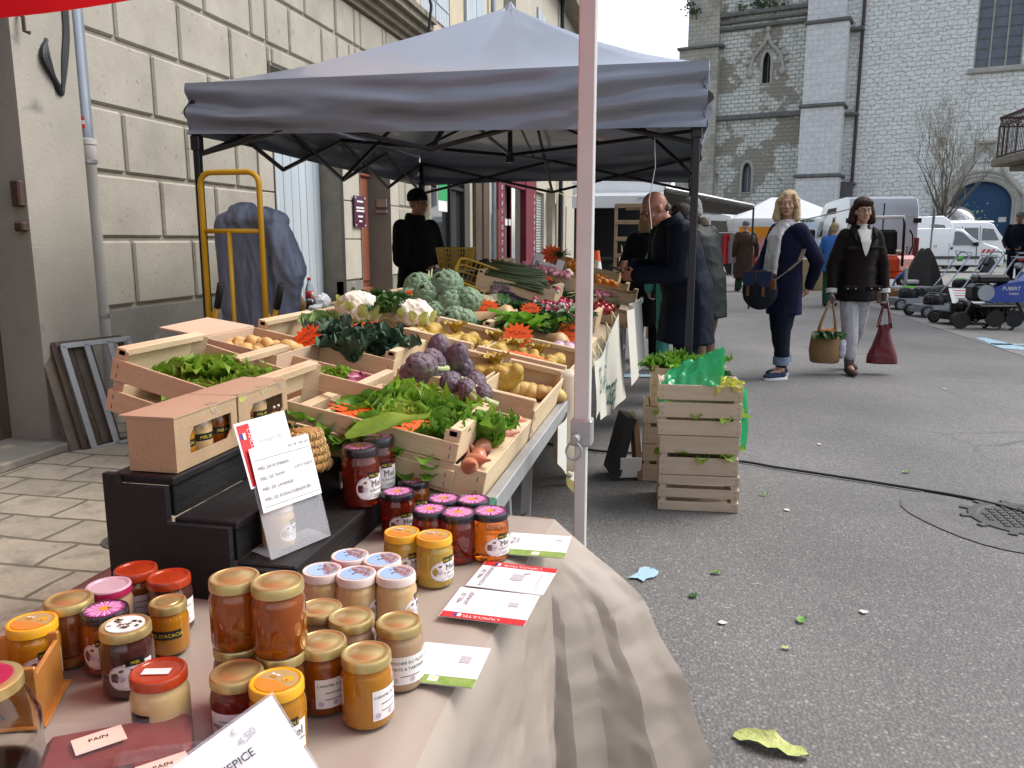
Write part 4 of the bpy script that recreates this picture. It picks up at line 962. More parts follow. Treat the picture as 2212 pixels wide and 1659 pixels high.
SAV=shared('savoy_cabbage',lettuce(.13,18,.06,13,1.2,.6,False,6),[gmat('savoy_green',(.10,.19,.05),(.22,.33,.10),(.36,.44,.18),30,.5,.1,1.0)])
for(x,y),k,s_,lb in(((725,735),0,1.0,'dark kale bunch at the left of the kale crate'),((768,752),1,1.1,'dark kale bunch at the front of the kale crate'),((815,742),0,1.05,'dark kale bunch in the middle of the kale crate'),((862,752),1,.9,'dark kale bunch at the right end of the kale crate'),((800,735),1,.8,'dark kale bunch at the back of the kale crate'),((735,722),0,.8,'dark kale bunch behind the orange price strip')):
 p=S(x,y,.085);place('kale',KALE[k],(p.x,p.y,p.z-.05),(r.uniform(-.3,.3),r.uniform(-.3,.3),r.uniform(0,6)),lb,'kale','bunches of dark kale',s_)
p=S(700,708,.07);place('savoy_cabbage',SAV,(p.x,p.y,p.z-.05),(.5,.2,0),'crinkled green savoy cabbage with pale veins beside the orange price card','cabbage',None,.95)
M_CAUL=mat('cauliflower_curd',(.68,.63,.53),(.60,.53,.42),20,.8,.6,60,sss=.1,bdist=.006)
M_CLEAF=gmat('cauliflower_leaf',(.42,.46,.12),(.55,.55,.20),(.26,.36,.07),10,.45,.2)
def cauli(seed):
 r=random.Random(seed);b=MB();R_=.098
 b.ell((0,0,.0),(R_*.9,R_*.9,R_*.72),nu=20,nv=12)
 for k in range(150):
  z=1-1.25*(k+.5)/150;a=k*2.39996;rr=sqrt(max(0,1-z*z));s_=r.uniform(.10,.2)
  p=V((rr*cos(a),rr*sin(a),z*.8))*R_*r.uniform(.9,.98);b.ell(p,R_*s_*1.1,nu=7,nv=5)
 m=remesh(b,.0055,1,lambda p:.0022*noise.noise(p*190));return m
def cauliflower(label,loc,rz,s_,seed):
 t=T('cauliflower',label,'cauliflower',loc,group='cauliflowers on the vegetable stall');t.rotation_euler=(.1,.15,rz);t.scale=(s_,)*3
 cauli(seed).part('curd',M_CAUL,t,smooth=True)
 b=MB()
 for k in range(7):leaf(b,(.01,0,-.085),2.4+k*.62,.20,.10,.25,1.5,.05,seed*50+k,8,5,cup=.35,freq=3)
 b.part('leaves',M_CLEAF,t,smooth=True);return t
p=PY(775,672,3.2);cauliflower('large white cauliflower standing left of the green artichokes',(p.x,p.y,p.z),.3,.93,3)
p=PY(893,684,3.3);cauliflower('cream cauliflower with a yellow leaf in front of the green artichokes',(p.x,p.y,p.z),0.0,.84,4)
def artmat(name,c1,c2,c3):return mat(name,c1,c2,9,.6,.3,60,c3=c3,s3=7,t3=.6,rnd=.12,bdist=.003)
M_ARTG=artmat('green_artichoke',(.12,.19,.105),(.19,.275,.165),(.09,.13,.06));M_ARTP=artmat('purple_artichoke',(.085,.052,.088),(.15,.115,.115),(.15,.165,.085))
ARTG=[shared('green_artichoke',bract_head(.078,.076,58,s_,.03),[M_ARTG])for s_ in(1,2,3)]
ARTP=[shared('purple_artichoke',bract_head(.038,.062,38,s_,.03),[M_ARTP])for s_ in(4,5)]
GA=[((965,620),'topmost green artichoke of the pile, under the celery tip'),((922,640),'big green artichoke in the middle of the pile'),((978,662),'dark centred green artichoke low in the middle of the pile'),((1010,655),'green artichoke at the right side of the pile'),((905,622),'green artichoke at the upper left of the pile'),((943,683),'small green artichoke at the foot of the pile'),((983,695),'green artichoke lying lowest in front of the pile'),((868,668),'green artichoke behind the cream cauliflower'),((836,672),'green artichoke just right of the white cauliflower'),((1003,695),'half hidden green artichoke at the lower right of the pile'),((888,650),'green artichoke above the cream cauliflower')]
for k,((x,y),lb)in enumerate(GA):
 Yd=3.72+.18*((700-y)/80)if y<690 else 3.62;p=PY(x,y,Yd)
 place('artichoke',ARTG[k%3],p,(r.uniform(.5,1.3),r.uniform(-.5,.5),r.uniform(-1.2,.6)),lb,'artichoke','pile of green artichokes',(1.0,.92,.95,.9,.9,.85,.85,.9,.8,.7,.8)[k])
def purple(k,label,loc,rot,s_):
 t=T('artichoke',label,'artichoke',loc,rot=rot,group='pile of purple artichokes');t.scale=(s_,)*3
 o=bpy.data.objects.new('head',ARTP[k%2]);COL.objects.link(o);o.parent=t
 b=MB();b.tube([(0,0,-.05),(.004,0,-.09),(.01,.004,-.13)],[.012,.010,.011],8);b.part('stalk',M_CELERY,t,smooth=True)
PA=[((948,762),(.2,.1,0),1.1,'upright purple artichoke at the top of the pile'),((985,775),(.4,.5,0),1.05,'dark purple artichoke right below the topmost'),((937,782),(.9,-.2,0),.95,'small purple artichoke tucked under the topmost'),((955,795),(1.0,.3,0),1.0,'purple artichoke in the centre of the pile'),((912,790),(1.1,-.9,0),1.05,'greenish purple artichoke at the back left of the pile'),((900,808),(1.3,-1.2,0),1.2,'largest purple artichoke at the left of the pile'),((938,808),(1.2,-.6,0),1.1,'purple artichoke in the front row, second from the left'),((998,800),(.9,.2,0),1.15,'plump purple artichoke right of the centre'),((975,826),(1.5,.4,0),.9,'purple artichoke with its leaf at the foot of the pile'),((1028,826),(1.6,.6,.3),.9,'purple artichoke at the right end with stalk hanging out'),((1008,838),(1.7,.2,.4),.75,'small purple artichoke lying on the crate edge'),((1045,848),(1.7,.9,.3),.7,'smallest purple artichoke lying furthest right')]
for k,((x,y),rt_,s_,lb)in enumerate(PA):purple(k,lb,S(x,y,.12 if y>790 else .16),rt_,s_*.88)
b=MB()
for k in range(3):q=S(1005+14*k,840+4*k,.12);b.tube([q,q+V((.03,-.02,-.02)),q+V((.06,-.05+.02*k,-.035))],[.011,.010,.012],8)
b.thing('artichoke_stalks',M_CELERY,'pale green cut stalks under the purple artichokes','stalks',smooth=True)
M_POT=mat('yellow_potato',(.56,.37,.12),(.46,.29,.09),12,.55,.2,60,c3=(.36,.22,.08),s3=30,t3=.66,rnd=.10)
POT=[shared('potato',potato(s_),[M_POT])for s_ in range(4)]
RC=Matrix.Rotation(SLA,3,'Y');co=ct.location
for k in range(60):
 u,v_=r.uniform(-hx+.04,hx-.04),r.uniform(-hy+.04,hy-.04);z=.045+.010*(k%3)+.008*r.random()
 p=co+RC@V((u,v_,z+.02));place('potato',POT[k%4],p,(r.uniform(0,6),r.uniform(0,6),r.uniform(0,6)),'yellow potato lying in the open cardboard carton','potato','potatoes in the open carton',r.uniform(.46,.62))
for(x,y,rt_)in((548,741,(0,.9,0)),(580,748,(0,1.2,.4)),(523,745,(0,.1,0)),(605,752,(.2,.2,1)),(560,752,(0,0,.6)),(500,745,(0,.2,.2)),(625,748,(0,.3,.5)),(590,762,(.1,0,0))):
 p=PY(x,y+2,2.46);place('potato',POT[x%4],p,rt_,'yellow potato lying in the open cardboard carton','potato','potatoes in the open carton',.58)
M_NET=mat('yellow_potato_net',(.50,.34,.05),(.36,.23,.05),60,.55,1.0,160,bdist=.004)
def netbag(label,x,y,sx,sy,seed,rz=0.0):
 p=S(x,y,.07);rr=random.Random(seed);b=MB()
 for k in range(30):b.ell(p+V((rr.uniform(-sx,sx)*.85,rr.uniform(-sy,sy)*.85,rr.uniform(-.01,.025))),rr.uniform(.022,.028),nu=12,nv=8)
 b.ell(p+V((0,0,-.02)),(sx*.9,sy*.9,.035));m=remesh(b,.007,3,lambda q:.0012*sin(q.x*700)*sin(q.y*700+q.z*500))
 a=p+V((-.02,sy*.8,.03))
 for k in range(6):leaf(m,a,rz+k*1.05,.07,.05,.9,.3,.12,seed*9+k,5,4)
 m.thing('net_bag',M_NET,label,'net bag','yellow net bags of potatoes',smooth=True)
netbag('yellow net bag of potatoes beside the tall wall of its crate, near the purple artichokes',905,722,.10,.10,1,1.0);netbag('yellow net bag of potatoes in front of the butternut squash crate',975,742,.11,.16,2)
netbag('yellow net bag of potatoes with its gathered top standing up at the crate corner',1072,758,.09,.10,3,1.2);netbag('yellow net bag of potatoes at the pale crate end by the metal rail',1165,790,.10,.12,4);netbag('yellow net bag of potatoes under the lying orange card',1115,778,.09,.13,5);netbag('yellow net bag of potatoes low in the crate behind the empty crate floor',1075,812,.09,.05,6)
for k in range(7):
 p=S(1095+18*k,834+3.5*k,.035);place('potato',POT[k%4],p,(0,r.uniform(-.5,.5),r.uniform(0,3)),'pale potato lying in a row behind the purple artichokes','potato','loose potatoes behind the purple artichokes',.7)
M_ONR=mat('red_onion_skin',(.20,.03,.07),(.30,.06,.11),9,.3,.1,40,stretch=(3,3,.5),rnd=.15);M_SHAL=mat('shallot_skin',(.52,.22,.12),(.40,.13,.08),9,.3,.1,40,stretch=(3,3,.5),rnd=.15)
b=MB();b.lathe([(0,-.040),(.012,-.039),(.032,-.022),(.038,-.002),(.030,.020),(.012,.032),(.006,.05),(0,.052)],16);ONI=shared('onion',b,[M_ONR])
b=MB();b.lathe([(0,-.030),(.008,-.028),(.017,-.012),(.0185,0),(.014,.016),(.006,.03),(.003,.046),(0,.047)],12);SHA=shared('shallot',b,[M_SHAL])
for k,(x,y)in enumerate(((762,824),(782,822),(800,832),(775,835),(812,826),(790,842),(828,838),(757,838))):
 place('red_onion',ONI,S(x,y,.03),(r.uniform(-1,1),r.uniform(-1,1),0),'small red onion in the crate below the dark kale','onion','red onions below the kale',.85)
for k in range(18):
 q=k/17;x_=-.47+r.uniform(-.014,.014);y_=1.73+.50*q;place('shallot',SHA,(x_,y_,slope_z(x_,.055+.03*r.random())),(r.uniform(-1.5,1.5),r.uniform(-1.5,1.5),0),'coppery shallot lying between the lettuce crate and the metal rail','shallot','shallots at the table edge',r.uniform(.95,1.2))
b=MB();p=S(955,870,.12);b.ell(p,(.038,.036,.032));b.thing('white_onion',mat('white_onion_skin',(.68,.58,.44),(.60,.48,.33),10,.3),'single pale onion showing behind the green lettuce','onion',smooth=True)
M_BUT=mat('butternut_skin',(.50,.33,.17),(.44,.285,.14),6,.5,.1,30,rnd=.08)
b=MB();b.lathe([(0,-.11),(.02,-.115),(.05,-.105),(.068,-.075),(.070,-.04),(.058,-.005),(.045,.03),(.043,.075),(.046,.11),(.034,.128),(.012,.13),(.010,.15),(0,.152)],24);BUT=shared('butternut',b,[M_BUT])
for(x,y,w_),rt_,s_,lb in(((1050,700,.10),(.35,1.15,.3),1.12,'butternut squash lying on the left behind the potato nets'),((1095,718,.08),(.2,1.5,.4),.95,'butternut squash behind the big orange star card'),((1172,742,.08),(.1,1.45,-.4),1.0,'butternut squash nearest the post, right of the star card')):
 place('butternut_squash',BUT,S(x,y,w_),rt_,lb,'squash','butternut squashes',s_)
M_TUR=mat('turnip_skin',(.30,.13,.26),(.55,.47,.44),7,.45,.1,30,rnd=.12)
b=MB();b.lathe([(0,-.05),(.006,-.04),(.03,-.022),(.038,0),(.030,.022),(.012,.03),(0,.031)],16);TUR=shared('turnip',b,[M_TUR])
for k,(x,y)in enumerate(((1208,735),(1218,745),(1195,728),(1225,733),(1236,742),(1205,752),(1228,756))):place('turnip',TUR,S(x,y,.09),(r.uniform(-.6,.6),r.uniform(-.6,.6),0),'purple topped turnip by the metal rail behind the squash','turnip','turnips by the rail',1.0)
def leafpile(name,label,cat,spots,w,mt,L=.12,n=14,seed=0,wd=.5,e=(.9,-.2),ruf=.07,group=None):
 b=MB();rr=random.Random(seed)
 for(x,y)in spots:
  p=S(x,y,w)
  for k in range(n):leaf(b,p+V((rr.gauss(0,.03),rr.gauss(0,.03),-.03)),rr.uniform(0,6.28),L*rr.uniform(.7,1.2),L*wd,e[0]*rr.uniform(.4,1.2),e[1]+rr.uniform(-.4,.5),ruf,seed*1000+k+x,6,4)
 return b.thing(name,mt,label,cat,group,smooth=True)
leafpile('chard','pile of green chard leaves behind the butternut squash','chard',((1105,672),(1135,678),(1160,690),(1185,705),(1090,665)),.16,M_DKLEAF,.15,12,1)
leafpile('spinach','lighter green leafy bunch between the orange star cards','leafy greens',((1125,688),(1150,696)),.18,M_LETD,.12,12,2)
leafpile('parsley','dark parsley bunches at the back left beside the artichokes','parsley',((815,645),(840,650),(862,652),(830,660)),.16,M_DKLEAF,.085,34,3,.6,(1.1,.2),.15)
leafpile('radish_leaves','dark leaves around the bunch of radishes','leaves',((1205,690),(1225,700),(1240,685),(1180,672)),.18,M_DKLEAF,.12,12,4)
b=MB();b2=MB();p0=S(1200,672,.20);rr=random.Random(8)
t=T('radish_bunch','bunch of pink and white radishes in the shade near the post','radishes',p0)
for k in range(34):
 p=V((rr.gauss(0,.045),rr.gauss(0,.03)-.02,rr.gauss(0,.035)));b.ell(p,(.014,.014,.016),nu=8,nv=6);b2.ell(p+V((0,-.007,-.009)),(.010,.010,.013),nu=8,nv=6)
b.part('roots',mat('radish_pink',(.42,.03,.09),rough=.4),t,smooth=True);b2.part('root_tips',mat('radish_white',(.62,.55,.53),rough=.4),t,smooth=True)
b=MB();p=PY(934,612,3.95)
for k in range(7):b.tube([p+V((.006*(k-3),.0,-.10)),p+V((.012*(k-3),0,.0)),p+V((.020*(k-3)+.02,.01*(k%2),.05+.012*(k%3)))],[.012,.010,.002],6)
b.thing('celery',M_CELERY,'pale green celery top standing up behind the artichokes','celery',smooth=True)
M_STAR=mat('fluorescent_orange_card',(.88,.115,.012),(.82,.10,.012),5,.6);M_INK=mat('felt_pen_ink',(.03,.025,.03),rough=.7)
def star(label,loc,w_,h_,rot,seed,sheet=False,group='orange price cards',flat_=False):
 rr=random.Random(seed);n=15;pts=[]
 for k in range(2*n):
  a=pi*k/n;q=(1.0 if k%2==0 else .70)*rr.uniform(.93,1.05);pts.append((cos(a)*q*w_/2,sin(a)*q*h_/2))
 b=MB();b.prism(pts,-.0008,.0008)
 for row in range(2):
  x=-w_*.26;P_=[]
  for k in range(18):P_.append(V((x+k*w_*.03,h_*(.10-.26*row)+rr.uniform(-.075,.075)*h_,.0016)))
  b.tube(P_,.0009,4,mi=1)
 o=b.thing('price_card',[M_STAR,M_INK],label,'price card',group,rebase=False);o.location=loc;o.rotation_euler=rot;return o
def upright(rz=0.0,back=.25):return(pi/2-back,0,rz)
star('orange star price card standing at the corner of the potato carton',PY(663,730,2.6),.125,.10,(pi/2-.5,-.5,.1),1)
star('narrow orange strip card lying across the dark kale',S(752,708,.12),.24,.03,(.5,-.2,.2),2)
star('large orange star card leaning against the butternut squash',S(1118,726,.14),.15,.13,upright(.1,.4),3)
star('orange star card lying flat on the potato nets by the rail',S(1135,772,.125),.20,.075,(.35,.2,.1),4)
star('orange star card standing behind the white and green leaves beside the artichokes',S(1048,664,.17),.15,.09,upright(0,.5),5)
star('small orange star card by the dark radish leaves',S(1146,670,.20),.11,.085,upright(.2,.3),6)
star('orange star card half hidden by the tent post in the blue basket',S(1228,720,.15),.15,.12,upright(0,.4),7)
star('small orange star card at the turnips on the rail',S(1192,752,.10),.12,.05,(.5,.2,.1),8)
star('tiny orange card above the cream cauliflower',PY(883,636,3.7),.045,.05,upright(.3,.2),9)
star('orange paper sheet tucked along the front board of the lettuce crate',S(830,905,.125),.30,.09,(.25,.18,.0),10)
b=MB()
def basket(b,L,W_,H_,tap=.82,n=26):
 for k in range(n):
  a=2*pi*k/n;sq=1/max(abs(cos(a)),abs(sin(a)))**.8;x,y=cos(a)*sq,sin(a)*sq;b.cyl((x*L/2*tap,y*W_/2*tap,0),(x*L/2,y*W_/2,H_),.004,n=4)
 for z in(0,.3,.55,.78,1):
  s_=tap+(1-tap)*z;P_=[]
  for k in range(28):
   a=2*pi*k/28;sq=1/max(abs(cos(a)),abs(sin(a)))**.8;P_.append(V((cos(a)*sq*L/2*s_,sin(a)*sq*W_/2*s_,H_*z)))
  b.tube(P_,.008 if z==1 else .005,5,closed=True)
 b.box((0,0,.004),(L*tap*.9,W_*tap*.9,.006));return b
M_BASK=mat('yellow_plastic',(.44,.27,.015),(.40,.24,.012),5,.4);M_BLUEB=mat('blue_plastic',(.012,.03,.20),rough=.4)
def put_basket(label,loc,L,W_,H_,rot,m,n=26):
 b=basket(MB(),L,W_,H_,n=n);o=b.thing('plastic_basket',m,label,'basket',rebase=False);o.location=loc;o.rotation_euler=rot;return o
put_basket('blue plastic mesh basket of turnips in the shade by the tent post',S(1216,735,.03),.24,.20,.10,(0,SLA,0),M_BLUEB)
sc_=PY(985,590,6.3)
t=T('weighing_scale','dark market scale standing behind the artichokes','scale',(sc_.x,sc_.y,.82))
b=MB();b.cbox((0,0,.14),(.34,.34,.26),.03);b.part('housing',mat('charcoal_plastic',(.045,.045,.05),rough=.4),t)
b=MB();b.cbox((0,0,.285),(.38,.36,.015),.004);b.part('pan',M_STEEL,t)
b=MB();b.cbox((.22,.0,.25),(.16,.06,.22),.01,rotm(0,-.3,0));b.part('display',M_BLACK,t)
b=MB();b.box((0,.1,.41),(.7,.55,.82));b.thing('scale_table',M_BROWNW,'dark covered table behind the stall that carries the scale','table').location=(sc_.x,sc_.y+.1,0)
put_basket('yellow plastic basket standing on the market scale',(sc_.x-.0,sc_.y,1.113),.27,.27,.16,(0,0,0),M_BASK,40)
q=PY(1020,620,4.9);put_basket('yellow plastic basket lying on its side behind the artichokes',(q.x,q.y,q.z-.10),.34,.30,.2,(.5,.35,.3),M_BASK,40)
leafpile('leek_greens','long dark leek leaves lying beside the orange star card','leeks',((1075,690),(1068,680),(1085,700)),.14,M_DKLEAF,.2,9,21,.18,(.2,-.1),.02)
def far_crate(label,x,y,w,L=.50,W_=.32,H=.10,along='x',rz=0.0):
 p=S(x,y,w);t=crate('wooden_crate',label,L,W_,H,1,.03,loc=(p.x,p.y,slope_z(p.x,w-H)),rot=(0,SLA,0),group='wooden crates at the far end of the stall')
 if along=='y':t.rotation_euler=(Matrix.Rotation(SLA,3,'Y')@Matrix.Rotation(pi/2,3,'Z')).to_euler()
 return t
far_crate('shaded wooden crate of pale endives',1060,655,.12);far_crate('shaded wooden crate of dark aubergines',1125,652,.12);far_crate('shaded wooden crate of dark tomatoes beside the post',1205,660,.12)
far_crate('shaded wooden crate of leek bundles, highest in the row',1120,606,.22);far_crate('shaded wooden crate of purple brown bunches',1160,622,.16);far_crate('wooden crate of tied asparagus in front of the pink fruit',1215,628,.14)
far_crate('sunlit wooden crate of pink radishes with a raised end board',1175,585,.27,.62,.34,.10)
for k,(x,y,w,lb)in enumerate(((1290,582,.24,'sunlit wooden crate of oranges just right of the post'),(1305,608,.16,'sunlit wooden crate of mandarins lowest at the table edge'),(1285,628,.14,'sunlit wooden crate of red fruit right of the post'),(1312,622,.20,'sunlit empty looking wooden crate at the table corner'),(1240,560,.27,'wooden crate of oranges beside the pineapple'),(1298,664,.09,'shaded wooden crate of tomatoes right of the post'))):far_crate(lb,x,y,w,.42,.32,.09)
M_END=mat('endive_leaf',(.55,.52,.36),(.45,.44,.22),8,.5);M_EGG=mat('aubergine_skin',(.018,.010,.022),rough=.15,coat=.5);M_TOM=mat('tomato_skin',(.33,.012,.012),(.25,.01,.012),4,.2,coat=.4,rnd=.1);M_ORA=mat('orange_skin',(.72,.24,.02),(.66,.20,.015),8,.45,.3,150,rnd=.1)
b=MB();b.lathe([(0,-.06),(.012,-.058),(.026,-.03),(.028,0),(.02,.03),(.008,.055),(0,.06)],12);ENDV=shared('endive',b,[M_END])
for k in range(12):place('endive',ENDV,S(1045+r.uniform(-15,48),648+r.uniform(-8,12),.13),(pi/2+r.uniform(-.3,.3),r.uniform(-.3,.3),r.uniform(.8,2)),'pale endive lying in the shaded crate behind the artichokes','endive','endives in the shade',1.2)
b=MB();b.lathe([(0,-.09),(.025,-.085),(.038,-.05),(.036,0),(.026,.05),(.015,.085),(0,.09)],14);EGG=shared('aubergine',b,[M_EGG])
for k in range(16):place('aubergine',EGG,S(1085+7.5*k,643+2.4*k+r.uniform(-2,2),.14),(pi/2+r.uniform(-.2,.2),0,r.uniform(1.1,1.9)),'glossy dark aubergine in the shaded row','aubergine','row of aubergines',.95)
b=MB();b.ell((0,0,0),(.036,.036,.031),nu=14,nv=9);TOM=shared('tomato',b,[M_TOM]);ORA=shared('orange',b,[M_ORA])
for k in range(13):place('tomato',TOM,S(1185+r.uniform(-10,55),655+r.uniform(-8,10),.14),(r.uniform(-.5,.5),0,0),'dark red tomato in the shaded crate by the post','tomato','tomatoes left of the post',1)
for k,(x,y)in enumerate(((1287,662),(1296,668),(1304,664),(1290,674),(1310,670),(1300,656),(1318,666))):place('tomato',TOM,S(x,y,.11),(0,0,k),'shiny red tomato in the crate right of the post','tomato','tomatoes right of the post',1.15)
for k,(x,y)in enumerate(((1225,572),(1238,574),(1246,570),(1232,566),(1244,580))):place('orange',ORA,S(x,y,.30),(0,0,k),'orange beside the pineapple','orange','oranges by the pineapple',1.1)
for k,(x,y)in enumerate(((1288,600),(1297,606),(1306,610),(1290,610),(1318,612),(1326,616),(1300,598))):place('orange',ORA,S(x,y,.19),(0,0,k),'orange in the sunlit crates right of the post','orange','oranges right of the post',1.1)
M_RADP=mat('pink_radish',(.50,.06,.14),(.60,.35,.36),9,.4,rnd=.15)
b=MB();b.ell((0,0,0),(.013,.013,.016),nu=8,nv=6);RAD=shared('radish',b,[M_RADP])
for k in range(70):
 q=r.random();place('radish',RAD,S(1122+108*q+r.uniform(-4,4),572+22*q+r.uniform(-5,6),.29),(r.uniform(-1,1),r.uniform(-1,1),0),'pink radish in the sunlit crate with the raised end','radish','pink radishes in the sunlit crate',1.25)
for k in range(30):place('radish',RAD,S(1285+r.uniform(0,44),628+r.uniform(-5,12),.17),(r.uniform(-1,1),r.uniform(-1,1),0),'pink radish in the crate right of the post','radish','pink radishes right of the post',1.25)
def bundle(label,cat,x,y,w,L,R_,n,m,az=0.0,seed=0):
 b=MB();rr=random.Random(seed);p=S(x,y,w);d=V((cos(az),sin(az),-.15*cos(az)))
 for k in range(n):
  o=V((0,rr.gauss(0,R_*.5),rr.gauss(0,R_*.5)));b.tube([p+o-d*L/2*rr.uniform(.9,1.05),p+o*.7+V((0,0,.004)),p+o*1.2+d*L/2*rr.uniform(.85,1.1)],[.007,.008,.004],5)
 return b.thing('vegetable_bundle',m,label,cat,'tied bundles at the far end of the stall',smooth=True)
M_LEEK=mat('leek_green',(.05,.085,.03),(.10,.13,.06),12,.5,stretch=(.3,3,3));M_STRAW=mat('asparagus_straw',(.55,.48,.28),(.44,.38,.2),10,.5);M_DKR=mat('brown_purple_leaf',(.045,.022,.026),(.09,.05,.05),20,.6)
bundle('uppermost stacked bundle of leek greens beside the radish crate','leeks',1118,585,.27,.34,.035,30,M_LEEK,.1,1);bundle('second bundle of leek greens under the uppermost','leeks',1118,600,.24,.36,.035,30,M_LEEK,0,2);bundle('lowest bundle of leek greens above the aubergines','leeks',1110,612,.21,.36,.03,24,M_LEEK,-.1,3)
bundle('pale bundle of asparagus beside the purple bunches','asparagus',1215,618,.18,.3,.03,26,M_STRAW,.1,4);bundle('pale bundle of asparagus right of the post','asparagus',1298,645,.13,.26,.025,22,M_STRAW,.4,5)
b=MB();rr=random.Random(3)
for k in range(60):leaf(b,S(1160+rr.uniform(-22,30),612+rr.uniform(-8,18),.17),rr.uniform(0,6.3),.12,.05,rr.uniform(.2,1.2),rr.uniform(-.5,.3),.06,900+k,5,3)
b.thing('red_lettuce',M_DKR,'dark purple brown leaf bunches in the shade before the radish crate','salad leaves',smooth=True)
b=MB()
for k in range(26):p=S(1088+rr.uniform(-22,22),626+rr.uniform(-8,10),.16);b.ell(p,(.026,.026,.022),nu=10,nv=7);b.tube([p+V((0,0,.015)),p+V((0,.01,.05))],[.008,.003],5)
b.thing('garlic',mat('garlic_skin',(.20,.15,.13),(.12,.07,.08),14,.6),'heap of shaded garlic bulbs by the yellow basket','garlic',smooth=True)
leafpile('green_leaves','dark green leaves under the orange price card right of the asparagus','leaves',((1215,640),(1235,645),(1190,632)),.16,M_DKLEAF,.14,12,31,.35,(.4,-.2),.05)
star('peach orange price card by the asparagus',S(1232,622,.19),.13,.12,(pi/2-.6,-.4,.2),11);star('pale orange star card on the radish crate',S(1175,606,.24),.13,.09,upright(.2,.6),12);star('bright orange star card standing behind the white box lid',S(1192,549,.36),.20,.16,upright(.2,.1),13);star('orange card lying in the crate right of the post',S(1300,630,.18),.14,.05,(.4,.2,0),14);star('red orange card under the tomatoes in the shade',S(1195,660,.13),.2,.06,(.4,.2,0),15)
p=S(1178,575,.30);b=MB();W2=.22
pl=[(-W2/2,0),(W2/2,0),(W2/2,.12),(W2*.25,.12),(W2*.25,.075),(-W2*.2,.075),(-W2*.2,.12),(-W2/2,.12)]
M4=Matrix.Translation(p+V((0,0,-.05)))@Matrix.Rotation(.28,4,'Y')@Matrix.Rotation(pi/2-.25,4,'X')
b.prism([(x*1.045,y*1.07-.005)for x,y in pl],-.004,-.0002,M4,mi=1);b.prism(pl,0,.003,M4);b.text('Bonita',.060,lambda x,y:M4@V((x-.015,y+.025,.0045)),mi=1)
b.thing('fruit_box_lid',[mat('white_card',(.72,.66,.66),rough=.6),mat('navy_print',(.03,.03,.12),rough=.6)],'white cardboard box end with navy border and printed name, standing on the radishes','box lid')
t=T('pineapple','small pineapple standing beside the white box lid','pineapple',S(1210,578,.28));b=MB();b.lathe([(0,-.06),(.035,-.055),(.055,-.01),(.05,.04),(.03,.07),(0,.075)],18);b.v=[p_+V((p_.x,p_.y,0))*.06*(noise.noise(p_*90))for p_ in b.v];b.part('fruit',mat('pineapple_skin',(.40,.24,.07),(.22,.12,.03),60,.6,.8,60),t,smooth=True)
b=MB()
for k in range(18):leaf(b,(0,0,.06),k*2.4,.11,.018,1.3-.03*k,.5-.05*k,.01,k,5,2,cup=.3)
b.part('leaf_crown',M_DKLEAF,t,smooth=True)
M_BAN=mat('white_banner_vinyl',(.66,.64,.57),(.60,.58,.51),3,.45,.1,20,transl=.1);M_BGRN=mat('banner_green_print',(.02,.12,.09),rough=.5)
def banner_fn(u,v,off=0.0):
 y=3.62+1.32*u;zt=.80+.10*ss(0,1,u)-.05*sin(pi*min(1,u));zb=.60-.12*u+.03*sin(u*7)
 if u<.12:zb+=.05
 x=-.385+.018*sin(u*7+.6)*(.3+v)+.010*sin(u*17+v*3)*v+.03*v*u+off
 return V((x,y,zt+(zb-.12-zt)*v))
bn=T('banner','white vinyl banner with green lettering hung along the edge of the vegetable stall','banner',(-.38,4.3,.5))
b=MB();b.grid(lambda u,v:banner_fn(u,v),60,24);b.part('cloth',M_BAN,bn,smooth=True,world=True)
b=MB()
def on_ban(u0,v0,ang,su):
 def f(x,y):
  X=x*cos(ang)-y*sin(ang);Y=x*sin(ang)+y*cos(ang);return banner_fn(min(1,max(0,u0+X*su)),min(1,max(0,v0-Y*2.1)),.006)
 return f
b.text('PRENEIPR',.14,on_ban(.42,.32,.55,.62));b.text('Potager',.26,on_ban(.62,.86,-.03,.5));b.text('S',.30,on_ban(.16,.55,.3,.6))
b.part('lettering',M_BGRN,bn,world=True)
b=MB()
for k in range(5):q=banner_fn(.1+.2*k,.02);b.tube([q,q+V((-.03,.02,.05)),V((-.41,q.y+.03,.76))],.004,5)
b.part('tie',M_STRAW,bn,world=True)
b=MB();b.grid(lambda u,v:V((-.33+.03*sin(u*9)+.04*v,4.92+1.25*u,.92-.02*u-.46*v+.03*sin(u*7)*v)),30,10);b.thing('white_cloth',M_BAN,'second white cloth hanging on the stall edge behind the lettered banner','cloth',smooth=True)
b=MB();b.grid(lambda u,v:V((-.395+.010*sin(u*8),2.62+.55*u,.725-(.13+.30*u)*v)),16,8,mfn=lambda u,v:1 if v>.9 and u>.3 else 0);b.thing('oilcloth_flap',[M_BAN,mat('fruit_border_print',(.35,.12,.05),(.06,.22,.05),60,.5)],'pale oilcloth flap with a printed fruit border hanging below the metal rail','cloth',smooth=True)
b=MB();p=PZ(1228,800,3.0);q=PZ(1222,1040,2.95);b.lathe([(.03,0),(.048,-.02),(.054,-.3),(.05,-(p.z-q.z)+.02),(.02,-(p.z-q.z))],16,p);b.cyl(q+V((.02,-.045,.04)),q+V((.02,-.055,.04)),.012,n=10)
b.thing('rolled_oilcloth',mat('beige_oilcloth',(.55,.48,.36),(.48,.42,.31),3,.5),'beige rolled up oilcloth hanging from the stall edge behind the white post','cloth',smooth=True)
SG='crates stacked on the road'
def road_crate(label,loc,rz,L,W_,H,boards,m=M_WOOD2,end_up=0.0,gap=.022):
 return crate('wooden_crate',label,L,W_,H,boards,end_up,gap,loc=loc,rot=(0,0,rz),m=m,group=SG)
